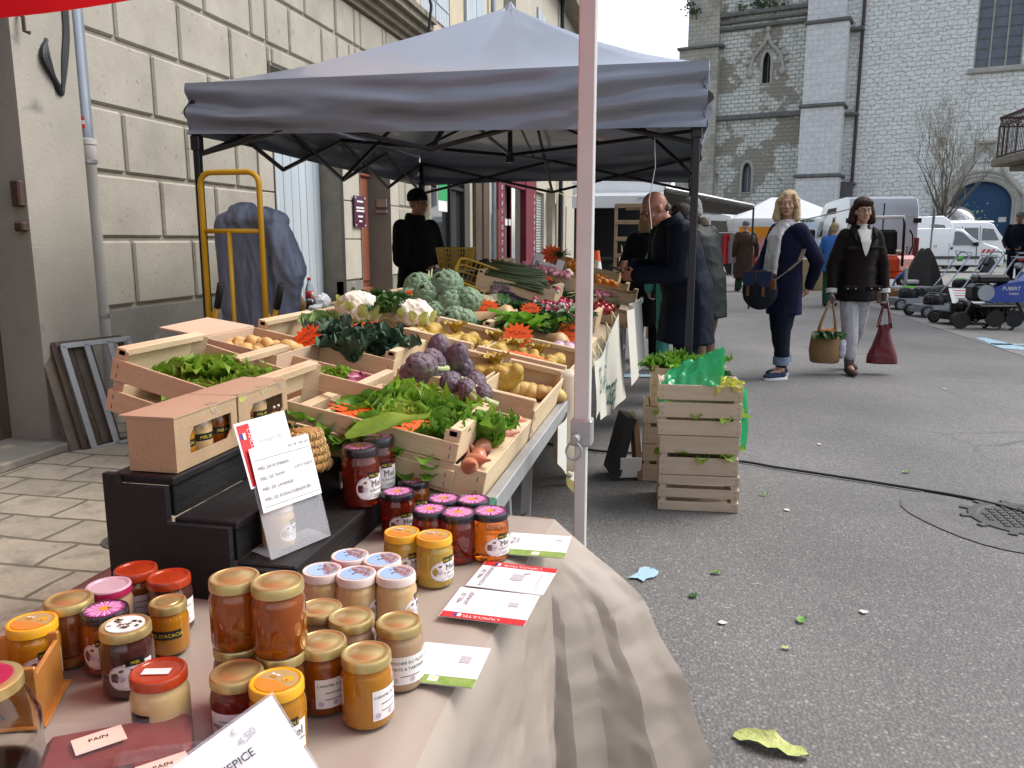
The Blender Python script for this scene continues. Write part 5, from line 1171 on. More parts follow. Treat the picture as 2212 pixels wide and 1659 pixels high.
az=.21*0;f0=V((.091,3.985,0));rz=math.atan2(.083,.394)*0+.06
ctr=V((.10,4.135,0))
h1,h2,h3=.185,.20,.255
road_crate('bottom empty slatted crate of the front stack on the road',ctr,rz,.395,.30,h1,3)
road_crate('middle crate of the front stack on the road, lettuce showing in its slot',ctr+V((-.006,0,h1+.001)),rz+.01,.385,.30,h2,2)
tcz=h1+h2+.002;road_crate('top crate of the front stack on the road, with a green plastic bag',ctr+V((-.008,0,tcz)),rz,.40,.30,h3,3,gap=.014)
ctr2=V((.035,4.62,0))
road_crate('bottom crate of the rear stack on the road',ctr2+V((-.02,0,0)),rz,.43,.30,.215,2);road_crate('middle crate of the rear stack on the road',ctr2+V((-.02,.0,.216)),rz,.43,.30,.215,2);road_crate('top crate of the rear stack on the road, full of frilly greens',ctr2+V((0,0,.432)),rz,.40,.31,.215,2,M_WOOD,.012)
FRI=[shared('frilly_lettuce',lettuce(.13,30,.16,s_,.8,.8,True,8),[M_LETD,M_LET])for s_ in(31,32)]
for k,(dx,dy,s_)in enumerate(((-.17,-.06,.95),(-.05,.06,1.05),(.04,-.05,.9),(.15,.06,.9),(-.1,-.1,.9),(.12,-.08,.75))):
 place('frilly_lettuce',FRI[k%2],ctr2+V((dx,dy,.60)),(r.uniform(-.3,.3),r.uniform(-.3,.3),k),'frilly green lettuce heaped in the rear crate stack under the tent leg','lettuce','frilly greens in the rear crate stack',s_)
for(zz,lb)in((tcz+.10,'green leaves showing through the slots of the top crate with the green bag'),(h1+.11,'green leaves showing through the slot of the middle crate')):
 b=MB()
 for k in range(50):leaf(b,ctr+V((r.uniform(-.17,.17),r.uniform(-.13,.1),zz+r.uniform(-.03,.0))),r.uniform(0,6.3),.09,.07,r.uniform(-.2,.6),r.uniform(-.4,.3),.12,700+k,4,4)
 b.thing('salad_leaves',M_LET,lb,'leaves',kind='stuff',smooth=True)
M_BAG=mat('green_film',(.03,.42,.16),(.02,.36,.13),6,.15,transl=.35,spec=.7,alpha=.90,bump=.25,bscale=7,bdist=.02)
def bagf(u,v):
 x=-.18+.27*u;y=-.15+.22*v;ridge=.135*u**1.0*ss(0,.55,v)*(1-ss(.75,1.1,v))+.045*sin(pi*v)
 z=tcz+h3-.02+ridge+.03*fbm((u*3,v*3,2),1.5)+.022*(1-abs(noise.noise(V((u*3.2,v*2.6,4)))))**4
 return ctr+V((x+.03*v,y,z))
b=MB();b.grid(bagf,30,24)
b.grid(lambda u,v:ctr+V((-.195+.03*u+.01*sin(v*9),-.155-.004*sin(u*6),tcz+h3+.01-.17*v*(1-.4*u))),8,12)
b.thing('plastic_bag',M_BAG,'crumpled green plastic bag over the top crate of the front stack','bag',smooth=True)
b=MB();b.grid(lambda u,v:ctr+V((.20+.012+.02*sin(u*5+v*3)+.02*v,.0+.10*u,tcz+.215-.32*v*(1-.25*u))),10,14);b.thing('plastic_bag',M_BAG,'green plastic bag hanging down the right side of the front crate stack','bag',smooth=True)
b=MB();rr=random.Random(4)
for k in range(22):leaf(b,ctr+V((.10+rr.gauss(0,.03),-.06+rr.gauss(0,.04),tcz+h3-.05)),rr.uniform(0,6.3),.11,.07,rr.uniform(.3,1.3),rr.uniform(-.3,.6),.12,300+k,5,4)
b.thing('yellow_salad',mat('yellow_salad_leaf',(.66,.60,.10),(.55,.58,.10),12,.4,transl=.25),'yellow blanched salad heart beside the green bag','salad',smooth=True)
leafm=MB()
for k in range(14):leaf(leafm,ctr2+V((.13+rr.gauss(0,.02),-.19+rr.gauss(0,.02),.60)),-1.4+rr.uniform(-.9,.9),.15,.05,.8,-.6,.05,400+k,6,4)
leafm.thing('chard_leaves',M_DKLEAF,'drooping chard leaves between the two crate stacks','leaves',smooth=True)
b=MB();rr=random.Random(5)
pk=ctr2+V((-.34,-.10,0));b.box(pk+V((-.02,0,.20)),(.06,.20,.34),rotm(0,.25,.3));b.box(pk+V((.07,.03,.18)),(.03,.2,.36),rotm(0,-.1,.2),mi=1);b.box(pk+V((.05,-.08,.08)),(.12,.01,.12),rotm(.2,0,.3),mi=2)
b.thing('paper_bags',[M_BLACK,mat('kraft_brown',(.26,.17,.09),(.20,.13,.07),6,.8),M_OFFW],'dark folded carrier bags leaning on the crate stacks','bag')
M_YEL=mat('yellow_tube_paint',(.62,.33,.008),(.56,.29,.008),9,.35,c3=(.08,.05,.03),s3=30,t3=.72)
hp=PY(505,560,4.45);hp.z=0
ht=T('hand_truck','yellow tubular hand truck standing upright before the stone house','hand truck',hp);Wt=.19;ZT=1.73
b=MB();P_=[V((-Wt,0,.08)),V((-Wt,0,ZT-.07))]+[V((-Wt+.07-.07*cos(a),0,ZT-.07+.07*sin(a)))for a in(.4,.8,1.2,1.57)]+[V((Wt-.07+.07*sin(a),0,ZT-.07+.07*cos(a)))for a in(0,.4,.8,1.2)]+[V((Wt,0,ZT-.07)),V((Wt,0,.08))]
b.tube(P_,.017,10);
for z in(1.39,.62,.2):b.cyl((-Wt,0,z),(Wt,0,z),.014,n=8)
b.cyl((-.02,0,.2),(-.02,0,1.39),.014,n=8)
b.part('frame',M_YEL,ht,smooth=True)
for s_ in(-1,1):
 b=MB();b.tube([V((s_*Wt,.02,.9)),V((s_*Wt+.07,.16,.55)),V((s_*Wt+.08,.2,.2))],.013,8);b.tube([V((s_*Wt-.02,-.02,.60)),V((s_*Wt+.17,-.16,1.0))],.014,8);b.part('handle_bar',M_YEL,ht,smooth=True)
 b=MB();b.cyl((s_*Wt+.15,-.143,.95),(s_*Wt+.215,-.198,1.09),.02,n=10);b.part('handle_grip',M_BLACK,ht,smooth=True)
 b=MB();b.lathe([(.03,-.03),(.11,-.035),(.125,-.02),(.125,.02),(.11,.035),(.03,.03)],20,(s_*(Wt+.05),.14,.125),rot=rotm(0,pi/2,0));b.part('wheel',M_BLACK,ht,smooth=35)
b=MB();b.cbox((0,-.13,.02),(.42,.26,.01),.003);b.part('toe_plate',M_YEL,ht)
tb=MB();tb.ell(hp+V((.05,.17,1.46)),(.205,.10,.065));tb.ell(hp+V((-.02,.18,1.49)),(.09,.09,.06));tb.ell(hp+V((.17,.16,1.45)),(.10,.08,.06));tb.ell(hp+V((.27,.15,1.16)),(.10,.08,.17));tb.cap(hp+V((.20,.15,1.40)),hp+V((.29,.15,1.15)),.075,.09);tb.cap(hp+V((.27,.16,1.1)),hp+V((.20,.17,.75)),.085,.05)
for x0,x1,r0,r1,zb_ in((-.13,-.11,.062,.075,.62),(-.03,-.02,.075,.085,.50),(.07,.08,.075,.09,.45),(.15,.16,.07,.08,.55)):tb.cap(hp+V((x0,.17,1.42)),hp+V((x1,.19,zb_)),r0,r1)
def hang(p):q=p-hp;return .016*(1-2*abs(noise.noise(V((q.x*13+.8*q.z,q.y*9,q.z*1.7)))))+.011*(1-2*abs(noise.noise(V((q.x*24+2*q.z+5,q.y*20,q.z*4.5)))))
b=remesh(tb,.010,2,hang)
b.thing('tent_cover',mat('blue_grey_cover_cloth',(.16,.185,.25),(.135,.16,.22),4,.45,.35,14,bdist=.03),'crumpled blue grey tent cover hanging behind the yellow hand truck','cloth',smooth=True)
b=MB();b.grid(lambda u,v:hp+V((-.17+.40*u+.02*sin(v*20),.30+.06*sin(u*14)-.03*v,1.15-1.1*v)),40,14);b.thing('dark_cover',mat('black_blue_cloth',(.02,.022,.032),rough=.7),'dark folded cloth hanging low behind the yellow hand truck','cloth',smooth=True)
for k,(dx,dy,nm,lb,m,hh)in enumerate(((0,0,'metal_rack','dull grey metal rack leaning against the plaster pier',M_ALU,.70),(-.07,-.015,'wooden_rack','weathered brown wooden frame leaning behind the grey metal rack',M_BROWNW,.71),(-.20,-.03,'wooden_board','weathered board leaning on the pier, leftmost of the stacked frames',mat('old_board',(.16,.13,.095),(.10,.08,.06),8,.8,.3,40),.69))):
 A=G(200,972);Bq=G(335,940);d=(Bq-A);d.z=0;d=d.normalized()*.50;nrm=V((-d.y,d.x,0)).normalized();A=A+nrm*(.035*k)-d.normalized()*.04*k;ln=.24
 up=(nrm*ln+V((0,0,.66))).normalized()*hh
 b=MB()
 def bar2(p,q,wd=.035):
  x_,y_,dd=basis(q-p);b.cbox((p+q)/2,(.016,wd,(q-p).length),.002,Matrix((nrm.cross(dd).cross(dd)*-1 if False else(dd.cross(d.normalized()if abs(dd.dot(d.normalized()))<.8 else up.normalized())).normalized(),dd.cross(dd.cross(d.normalized()if abs(dd.dot(d.normalized()))<.8 else up.normalized()).normalized()),dd)).transposed())
 bar2(A,A+d);bar2(A+up,A+up+d)
 for f in((0.03,.35,.68,.97)if k==0 else(.03,.22,.5,.97)if k==1 else(.06,.5)):bar2(A+d*f,A+d*f+up,.04 if k<2 else .11)
 b.thing(nm,m,lb,'frame' if k<2 else 'board')
sy=WX+.06
b=MB();q=V((WX+.02,8.62,.567));t=T('cola_bottle','clear plastic bottle with red label and red cap on the window sill','bottle',q);t.scale=(1.55,)*3
b.lathe([(.0,.0),(.030,.002),(.033,.02),(.033,.06)],18,mi=0);b.part('cola',mat('dark_cola',(.03,.012,.008),rough=.1),t,smooth=True)
b=MB();b.lathe([(.033,.061),(.034,.12),(.030,.15),(.014,.19),(.012,.21)],18);b.part('bottle_body',mat('clear_pet',(.8,.83,.85),rough=.08,trans=.85,ior=1.2),t,smooth=True)
b=MB();b.lathe([(.0345,.075),(.0345,.125)],18,mi=0);b.box((.03,-.02,.1),(.012,.02,.035),mi=1);b.part('label',[mat('label_red',(.62,.02,.03),rough=.4),M_OFFW],t,smooth=True)
b=MB();b.cyl((0,0,.205),(0,0,.225),.0145,n=14);b.part('cap',mat('cap_red',(.6,.02,.03),rough=.4),t)
b=MB();b.ell((WX+.10,8.78,.64),(.07,.16,.085),nu=14,nv=9);b.ell((WX+.12,8.55,.585),(.05,.14,.03),nu=12,nv=8);m=remesh(b,.012,1,lambda p_:.016*fbm(p_,17));m.thing('carrier_bag',mat('white_film',(.75,.76,.77),rough=.25,transl=.3),'crumpled white carrier bag on the window sill before the bottle','bag')
b=MB();b.lathe([(0,0),(.035,.01),(.06,.06),(.055,.11),(.03,.15),(.01,.19),(0,.2)],16,(WX+.12,8.18,.565));b.v=[p_+V((.006,.006,0))*fbm(p_,20)for p_ in b.v];b.thing('brown_paper_bag',mat('kraft_paper',(.34,.19,.08),(.26,.14,.06),8,.7),'small twisted brown paper bag on the window sill','bag',smooth=True)
b=MB();b.cyl((WX+.06,8.12,.57),(WX+.02,7.98,1.03),.013,n=7);b.cyl((WX+.02,7.86,1.02),(WX+.02,8.12,1.045),.013,n=7);b.tube([V((WX+.03,8.08,1.05)),V((WX+.04,8.08,1.09)),V((WX+.04,8.03,1.10))],.008,6);b.thing('digging_tool',M_ALU,'old T-handled tool leaning against the pale blue planks','tool',smooth=True)
b=MB();b.cbox((WX+.08,7.93,.68),(.14,.12,.23),.02);b.box((WX+.16,7.93,.72),(.02,.06,.16),mi=1);b.thing('milk_carton',[M_WHITE,mat('carton_green',(.04,.35,.08),rough=.4)],'white carton with green print at the end of the window sill','carton')
b=MB();
for k in range(6):b.cbox((WX+.10,9.12+.05*k,.578+.012*(k%2)),(.16,.035,.014),.003)
b.thing('wood_offcuts',M_WOOD,'small pile of pale wooden offcuts at the right end of the window sill','offcuts')
b=MB();pts=[G(*p)+V((0,0,.012))for p in((1180,962),(1290,978),(1400,985),(1590,1000),(1670,1013),(1750,1025),(1860,1042),(1960,1058),(2050,1073),(2110,1085),(2170,1100),(2260,1128))]
b.tube(smooth_pts(pts,5),.0075,8);b.thing('power_cable',M_BLACK,'black power cable snaking across the road to the manhole','cable',smooth=True)
mc=G(2215,1125);mc.z=0
b=MB();n=28;b.prism([(mc.x+.50*cos(2*pi*k/n)*(1.05+.08*sin(3*2*pi*k/n)),mc.y+.50*sin(2*pi*k/n))for k in range(n)],.004,.0048);structure(b.thing('manhole_patch',mat('patched_concrete',(.165,.160,.153),(.115,.110,.106),7,.85,.6,120,c3=(.085,.082,.08),s3=60,t3=.55),None,None))
b=MB();b.lathe([(.0,.008),(.20,.008),(.205,.012),(.245,.012),(.25,.007)],40,mc)
for k in range(-4,5):
 for j in range(-4,5):
  if hypot(k,j)<4.3:b.cbox(mc+V((k*.041,j*.041,.0105)),(.027,.027,.005),.002)
for k in range(12):a=k*pi/6;b.box(mc+V((.265*cos(a),.265*sin(a),.009)),(.045,.035,.007),rotm(0,0,a))
b.thing('manhole_cover',mat('cast_iron',(.07,.066,.062),(.045,.043,.042),20,.6,.3,80),'round cast iron manhole cover with a grid pattern in the road','manhole cover')
mc=G(285,1168);mc.z=.004
b=MB();b.lathe([(0,.008),(.10,.008),(.105,.005),(.125,.005),(.128,.0)],30,mc)
for k in range(9):
 a=random.Random(k).uniform(0,6.3);q=mc+V((.065*cos(k*2.4)*sqrt(k/9)*1.3,.065*sin(k*2.4)*sqrt(k/9)*1.3,.009));b.cyl(q,q+V((.03*cos(a),.03*sin(a),0)),.004,n=5)
b.thing('drain_cover',mat('worn_iron',(.10,.09,.08),(.07,.062,.055),20,.6),'small round iron drain cover in the pavement slabs','drain cover',smooth=30)
M_FLEAF=mat('fallen_leaf_green',(.10,.24,.035),(.16,.30,.06),10,.6);M_FLEAY=mat('fallen_cabbage_leaf',(.50,.52,.20),(.36,.42,.12),18,.6,.6,60)
def litter(name,x,y,L,W_,az,m,label,cat,ruf=.04,seed=1):
 b=MB();p=G(x,y,.008);leaf(b,p,az,L,W_,.12,-.06,ruf,seed,8,5,cup=.12);mn=min(q.z for q in b.v);b.v=[q-V((0,0,mn-.006))for q in b.v];return b.thing(name,m,label,cat,smooth=True)
litter('cabbage_leaf',1585,1585,.20,.075,-.35,M_FLEAY,'large pale yellow green cabbage leaf lying on the road','leaf',.05,5)
litter('leaf_scrap',1728,1345,.05,.035,1.2,M_FLEAF,'green leaf scrap on the road right of the tablecloth','leaf',.1,6);litter('leaf_scrap',1535,1236,.045,.03,0,M_FLEAF,'bright green leaf scrap on the road near the blue paint','leaf',.1,7);litter('leaf_scrap',1488,1288,.04,.035,.5,M_DKLEAF,'dark green leaf scrap beside the tablecloth','leaf',.1,8);litter('leaf_scrap',1640,1068,.045,.02,0,M_FLEAF,'small green scrap on the road beyond the crate stack','leaf',.1,9);litter('leaf_scrap',1688,1398,.03,.02,0,M_FLEAY,'tiny yellow leaf scrap on the road above the cabbage leaf','leaf',.1,10);litter('leaf_scrap',1950,1020,.05,.03,.4,M_FLEAF,'green leaf scrap near the cable','leaf',.1,11)
for k,(x,y)in enumerate(((1700,1102),(1865,1322),(1560,1345),(1600,880),(1770,960),(2040,840))):
 b=MB();q=G(x,y,.006);n=7;b.prism([(q.x+.014*cos(a_)*(1+.4*sin(k+a_*3)),q.y+.014*sin(a_))for a_ in[2*pi*i/n for i in range(n)]],.006,.008);b.thing('paper_scrap',M_OFFW,'small white paper scrap on the asphalt','paper scrap','white paper scraps on the road')
TZ=.70
M_CLOTH=mat('beige_coated_cloth',(.44,.38,.315),(.41,.35,.29),3,.33,.12,35,transl=.22,spec=.5,bdist=.006)
ht_=T('honey_table','folding table of honey jars under a beige coated cloth','table',(-.7,1.1,0))
b=MB();b.cbox((-.70,1.08,.672),(.80,1.40,.03),.004);b.part('table_top',M_WOOD2,ht_,world=True)
for x in(-1.02,-.40):
 for y in(.45,1.70):
  b=MB();b.cyl((x,y,0),(x,y,.66),.016,n=10);b.part('leg',M_ALU,ht_,world=True,smooth=40)
def ridge(p,s):return(1-abs(noise.noise(V(p)*s)))**6
def crease(p):return .006*ridge((p[0]*1.2+p[2]*.3,p[1]*2.2,p[2]*.35),3.5)+.0035*ridge((p[0]+5,p[1]*1.5+p[2]*.5,p[2]*.5),8)
def xe(y):return-.283-.018*(1.8-y)/.8+.006*sin(y*11)
def cl_top(u,v):
 y=.40+1.405*v;x0=-1.105;x1=xe(y);x=x0+(x1-x0)*u
 e=max(ss(.93,1,u),ss(.965,1,v),ss(.04,0,u));return(x,y,TZ+.001+.0028*fbm((x*1.2,y*1.2,0),5)+.0016*facet(x*9,y*8,3)*(1-.5*e)-.008*e*e)
SIL=[(0,0),(.06,.07),(.125,.14),(.19,.205),(.22,.222),(.29,.25),(.37,.305),(.457,.335),(.60,.395)]
def piece(T_,h):
 for(a_,p),(c_,q)in zip(T_,T_[1:]):
  if h<=c_:return p+(q-p)*(h-a_)/(c_-a_)
 return T_[-1][1]
FANF=[(0,0),(.16,-.020),(.28,.018),(.50,.002),(.66,-.020),(.82,.004),(1,0)]
def lat(i,j,k):return noise.noise(V((i*3.71+k,j*5.13+k*2,i*j*.37+k)))
def facet(x,y,k=0):
 """crumpled foil: random heights on a skewed lattice, straight between the lattice points"""
 y+=.35*x;i,j=math.floor(x),math.floor(y);fx,fy=x-i,y-j;a_,b_,c_,d_=lat(i,j,k),lat(i+1,j,k),lat(i,j+1,k),lat(i+1,j+1,k)
 return a_+(b_-a_)*fx+(d_-b_)*fy if fx>fy else a_+(d_-c_)*fx+(c_-a_)*fy
UF=.885
def cl_side(u,v):
 h=.60*v;zt=cl_top(1,u)[2]-.004*min(1,v*8);y=.40+1.405*u;uu=min(u,UF)
 ys_=.40+1.405*uu;p=V((xe(ys_)+.022*(1-math.exp(-v*22))+.030*v+.016*v*sin(uu*24+1.5*v)+.010*v*sin(uu*51),ys_,zt-h))
 if u>UF:
  t=(u-UF)/(1-UF);q=V((xe(1.805)+piece(SIL,h),1.805+.06*min(1,v*3)-.03*v,zt-h));e_=p.copy();e_.y+=(y-ys_)*max(0,1-v*6)*0
  top=V((xe(y),y,zt));p=e_.lerp(q,t);k_=max(0,1-v*5);p=p.lerp(V((p.x,y,p.z)),k_);f_=piece(FANF,t)*min(1,v*2.2);p+=V((.5*f_,f_,0))
 d=(.010*facet(u*9 if u<UF else u*34,v*5,1)+.006*facet(u*22+5 if u<UF else u*70,v*13,7))*min(1,v*6)
 return p+V((d,-.8*d,.4*d))
def cl_back(u,v):
 x=xe(1.805)+(-1.105-xe(1.805))*u;h=.58*v;k=(1-ss(0,.35,u))
 s0=V(cl_side(1,v));q=V((x,1.805+.03*sin(u*21)*v+.04*v+.10*k*v,TZ-.006-h-.05*k*v));q.x+=(s0.x-xe(1.805))*max(0,1-u*4)**1.5
 return s0 if u==0 else q
def cl_left(u,v):return(-1.105-.02*v-.02*sin(u*25)*v,.40+1.405*u,TZ-.006-.45*v)
b=MB();b.grid(cl_top,60,260);b.grid(cl_side,260,90);b.grid(cl_back,50,90);b.grid(cl_left,50,10)
def merge(b,d=.0035):
 bm=bmesh.new();vs=[bm.verts.new(p)for p in b.v]
 for f in b.f:
  try:bm.faces.new([vs[i]for i in f])
  except ValueError:pass
 bmesh.ops.remove_doubles(bm,verts=bm.verts,dist=d);bm.verts.index_update()
 r_=MB();r_.v=[v.co.copy()for v in bm.verts];r_.f=[[v.index for v in f.verts]for f in bm.faces];r_.m=[0]*len(r_.f);bm.free();return r_
merge(b).thing('tablecloth',M_CLOTH,'beige coated tablecloth draped over the honey table with a wide fold at its corner','tablecloth',smooth=14)
M_BWOOD=mat('black_stained_wood',(.009,.0088,.009),(.018,.0175,.0175),6,.45,.35,60,stretch=(14,.6,14),c3=(.07,.065,.06),s3=14,t3=.68,rvar=.12,spec=.35)
sd_=T('stepped_stand','black stained wooden stepped display stand on the honey table','display stand',(-.83,1.54,TZ))
Y0_,Y1_=1.235,1.70
for(x0,x1,z)in((-.765,-.655,.77),(-.885,-.765,.845),(-1.01,-.885,.92)):
 b=MB();b.cbox(((x0+x1)/2,(Y0_+Y1_)/2+.004,z-.008),(x1-x0+.006,Y1_-Y0_-.012,.016),.003);s_=b.part('step',M_BWOOD,sd_,world=True)
 b=MB();b.cbox((x1-.010,(Y0_+Y1_)/2+.004,(z-.016+z-.078)/2+.001),(.012,Y1_-Y0_-.03,.060),.002);b.part('riser',M_BWOOD,s_,world=True)
for y in(Y0_,Y1_):
 b=MB();b.prism([(-1.015,TZ+.002),(-.652,TZ+.002),(-.652,.765),(-.77,.765),(-.77,.838),(-.89,.838),(-.89,.905),(-.985,.905),(-.99,.925),(-1.015,.925)],y-.007,y+.007,RXZ);b.part('side_panel',M_BWOOD,sd_,world=True,recalc=True)
def hmat(name,c,tr=.8,rough=.06,c2=None,rnd=.0):return mat(name,c,c2,5,rough,trans=tr,ior=1.38,coat=.6,spec=.6,rnd=rnd)
H_DRED=hmat('dark_red_honey',(.50,.045,.018),.80);H_ORNG=hmat('orange_honey',(.80,.19,.012),.80);H_AMB=hmat('amber_honey',(.42,.10,.007),.50,c2=(.30,.06,.006));H_BROWN=hmat('brown_honey',(.30,.10,.025),.6);H_DBR=hmat('dark_brown_honey',(.10,.035,.03),.4)
H_YEL=hmat('light_yellow_honey',(.74,.50,.07),.55);H_CRM=hmat('creamed_honey',(.58,.40,.19),.10,.15,c2=(.50,.34,.15));H_GOLD=hmat('golden_honey',(.62,.25,.015),.45);H_PALE=hmat('pale_spread',(.40,.26,.15),.05,.18,c2=(.34,.22,.13))
M_GLASS=mat('clear_jar_glass',(.95,.97,.96),rough=.02,trans=1.0,ior=1.12,spec=.8)
M_GOLDL=mat('gold_lid_metal',(.56,.44,.19),(.50,.385,.155),12,.33,metal=.65);M_GOLDS=mat('gold_lid_red_seal',(.45,.05,.03),rough=.4)
M_BLID=mat('black_lid',(.018,.012,.02),rough=.22,coat=.5);M_YLID=mat('yellow_lid',(.74,.38,.02),(.70,.35,.02),5,.25,coat=.4);M_WLID=mat('cream_lid',(.66,.56,.50),rough=.25,coat=.4);M_OLID=mat('orange_red_lid',(.40,.045,.010),(.30,.03,.008),40,.25,coat=.4);M_PLID=mat('lilac_lid',(.52,.36,.42),rough=.25,coat=.4);M_CRIM=mat('crimson_print',(.42,.02,.08),(.30,.01,.05),30,.3)
M_LABEL=mat('paper_label',(.74,.71,.68),rough=.55);M_TINK=mat('label_ink',(.02,.018,.02),rough=.6);M_TAB=mat('black_label_tab',(.012,.012,.012),rough=.35);M_TABT=mat('yellow_tab_ink',(.66,.52,.04),rough=.5);M_LILAC=mat('lilac_print',(.40,.26,.38),(.62,.54,.60),90,.6);M_BROWNI=mat('brown_print',(.22,.10,.07),rough=.6)
def cyl_fn(r_,az,z0):return lambda x,y:V((r_*cos(az+x/r_),r_*sin(az+x/r_),z0+y))
def patch(b,r_,az,w_,z0,z1,mi):
 b.grid(lambda u,v:(r_*cos(az+(u-.5)*w_/r_),r_*sin(az+(u-.5)*w_/r_),z0+(z1-z0)*v),12,1,mi)
def disc(b,r_,az,R_,zc,mi,n=20):
 f=cyl_fn(r_,az,zc);vs=[f(0,0)]+[f(R_*cos(2*pi*k/n),R_*sin(2*pi*k/n))for k in range(n)];b.add(vs,[(0,1+k,1+(k+1)%n)for k in range(n)],mi)
LABM=[M_LABEL,M_TINK,M_TAB,M_TABT,M_LILAC,M_BROWNI]
def thistle(b,r_,az,zc,R_,seed=1):
 rr=random.Random(seed);f=cyl_fn(r_,az,zc)
 for k in range(40):
  a=.5+2.2*rr.random();l=R_*rr.uniform(.3,.75);x0,y0=.0,-R_*.35;p=[f(x0+.0006,y0),f(x0-.0006,y0),f(x0+l*cos(a),y0+l*sin(a)*1.1)];b.add(p,[(0,1,2)],4)
 for dx,dy,s_ in((.0,.55,.20),(.08,.62,.10),(-.12,.5,.1)):
  vs=[f(R_*(dx+s_*cos(2*pi*k/8)),R_*(dy+s_*.6*sin(2*pi*k/8)))for k in range(8)];b.add(vs,[tuple(range(8))],5)
 vs=[f(R_*.97*cos(2*pi*k/28),R_*.97*sin(2*pi*k/28))for k in range(28)];vi=[f(R_*.90*cos(2*pi*k/28),R_*.90*sin(2*pi*k/28))for k in range(28)]
 b.add(vs+vi,[(k,(k+1)%28,28+(k+1)%28,28+k)for k in range(28)],4)
def lab_miel(R_,az=-.35,tab='MIEL DE',z=.034):
 b=MB();r1=R_+.0005;disc(b,r1,az-.42,.0185,z,0);patch(b,r1+.0001,az+.22,.042,z-.019,z+.020,0);thistle(b,r1+.0004,az-.42,z,.0185)
 patch(b,r1+.0004,az+.10,.026,z+.016,z+.0265,2);b.text(tab,.0065,cyl_fn(r1+.0008,az+.10,z+.0185),3)
 b.text('Miel',.0165,cyl_fn(r1+.0006,az+.26,z+.001),1);b.text('de Saint André',.0058,cyl_fn(r1+.0006,az+.26,z-.006),1)
 for k in range(2):patch(b,r1+.0006,az+.26,.018,z-.0125-.003*k,z-.0117-.003*k,1)
 return b
def lab_rect(R_,lines,az=-.35,w_=.05,z0=.014,z1=.056,size=.006,tabm=None):
 b=MB();r1=R_+.0005;patch(b,r1,az,w_,z0,z1,0);n=len(lines)
 for k,(tx_,s_)in enumerate(lines):
  zz=z1-.011-.0095*k
  if tx_:b.text(tx_,s_,cyl_fn(r1+.0004,az,zz),1)
  else:patch(b,r1+.0004,az,w_*.5,zz,zz+.001,1)
 for k,x in enumerate((-.36,.05)):
  f=cyl_fn(r1+.0004,az,z0+.007);b.add([f(w_*x+.004*cos(2*pi*i/8),.004*sin(2*pi*i/8))for i in range(8)],[tuple(range(8))],4)
 return b
def lab_tab(R_,txt,az,z,w_=.04):
 b=MB();r1=R_+.0005;patch(b,r1,az,w_,z-.007,z+.007,2);b.text(txt,.008,cyl_fn(r1+.0004,az,z-.003),3);return b
def top_flower(b,z,R_):
 rr=random.Random(2);n=34
 b.add([V((R_*cos(2*pi*k/30),R_*sin(2*pi*k/30),z))for k in range(30)],[tuple(range(30))],1)
 for k in range(n):
  a=2*pi*k/n+rr.uniform(-.05,.05);l=R_*rr.uniform(.86,1.0);w_=.085;zz=z+.0003+.0002*(k%2)
  b.add([V((.2*R_*cos(a-w_),.2*R_*sin(a-w_),zz)),V((l*.8*cos(a-w_),l*.8*sin(a-w_),zz)),V((l*cos(a),l*sin(a),zz)),V((l*.8*cos(a+w_),l*.8*sin(a+w_),zz)),V((.2*R_*cos(a+w_),.2*R_*sin(a+w_),zz))],[(0,1,2,3,4)],2+k%2)
 b.add([V((R_*.27*cos(2*pi*k/14)*rr.uniform(.8,1.15),R_*.27*sin(2*pi*k/14),z+.0008))for k in range(14)],[tuple(range(14))],4)
 b.ell((R_*.22,R_*.1,z+.0012),(R_*.16,R_*.08,.0008),nu=8,nv=4,mi=5)
def top_bee(b,z,R_):
 Rr=R_*.90;N=30;P_=[V((Rr*cos(2*pi*k/N),Rr*sin(2*pi*k/N),z))for k in range(N)]
 b.add(P_,[tuple(range(N))],1)
 lo=[V((Rr*cos(a),Rr*sin(a),z+.0003))for a in[pi+.15+(pi-.3)*k/14 for k in range(15)]]+[V((Rr*.5,-.1*Rr,z+.0003)),V((0,.02*Rr,z+.0003)),V((-Rr*.5,-.1*Rr,z+.0003))];b.add(lo,[tuple(range(len(lo)))],2)
 hv=[V((Rr*(.42+.26*cos(2*pi*k/12)),Rr*(.34+.28*sin(2*pi*k/12)),z+.0005))for k in range(12)];b.add(hv,[tuple(range(12))],0)
 b.add([V((Rr*(.42+.07*cos(2*pi*k/8)),Rr*(.22+.07*sin(2*pi*k/8)),z+.0008))for k in range(8)],[tuple(range(8))],4)
 for k in range(5):b.add([V((Rr*(-.55+.09*k+.05*cos(2*pi*i/10)),Rr*(.25+.13*sin(2*pi*i/10)),z+.0006))for i in range(10)],[tuple(range(10))],0 if k%2==0 else 4)
 for s_ in(-1,1):b.add([V((Rr*(-.38+s_*.14+.13*cos(2*pi*i/10)),Rr*(.40+.07*sin(2*pi*i/10)),z+.0007))for i in range(10)],[tuple(range(10))],3)
 for i in range(-6,7):
  for j in range(5):
   x,y=Rr*(i*.12+(j%2)*.06),Rr*(-.18-.13*j)
   if hypot(x,y)<Rr*.85:b.add([V((x+Rr*.035*cos(a),y+Rr*.035*sin(a),z+.0006))for a in[k*pi/3 for k in range(6)]],[tuple(range(6))],1)
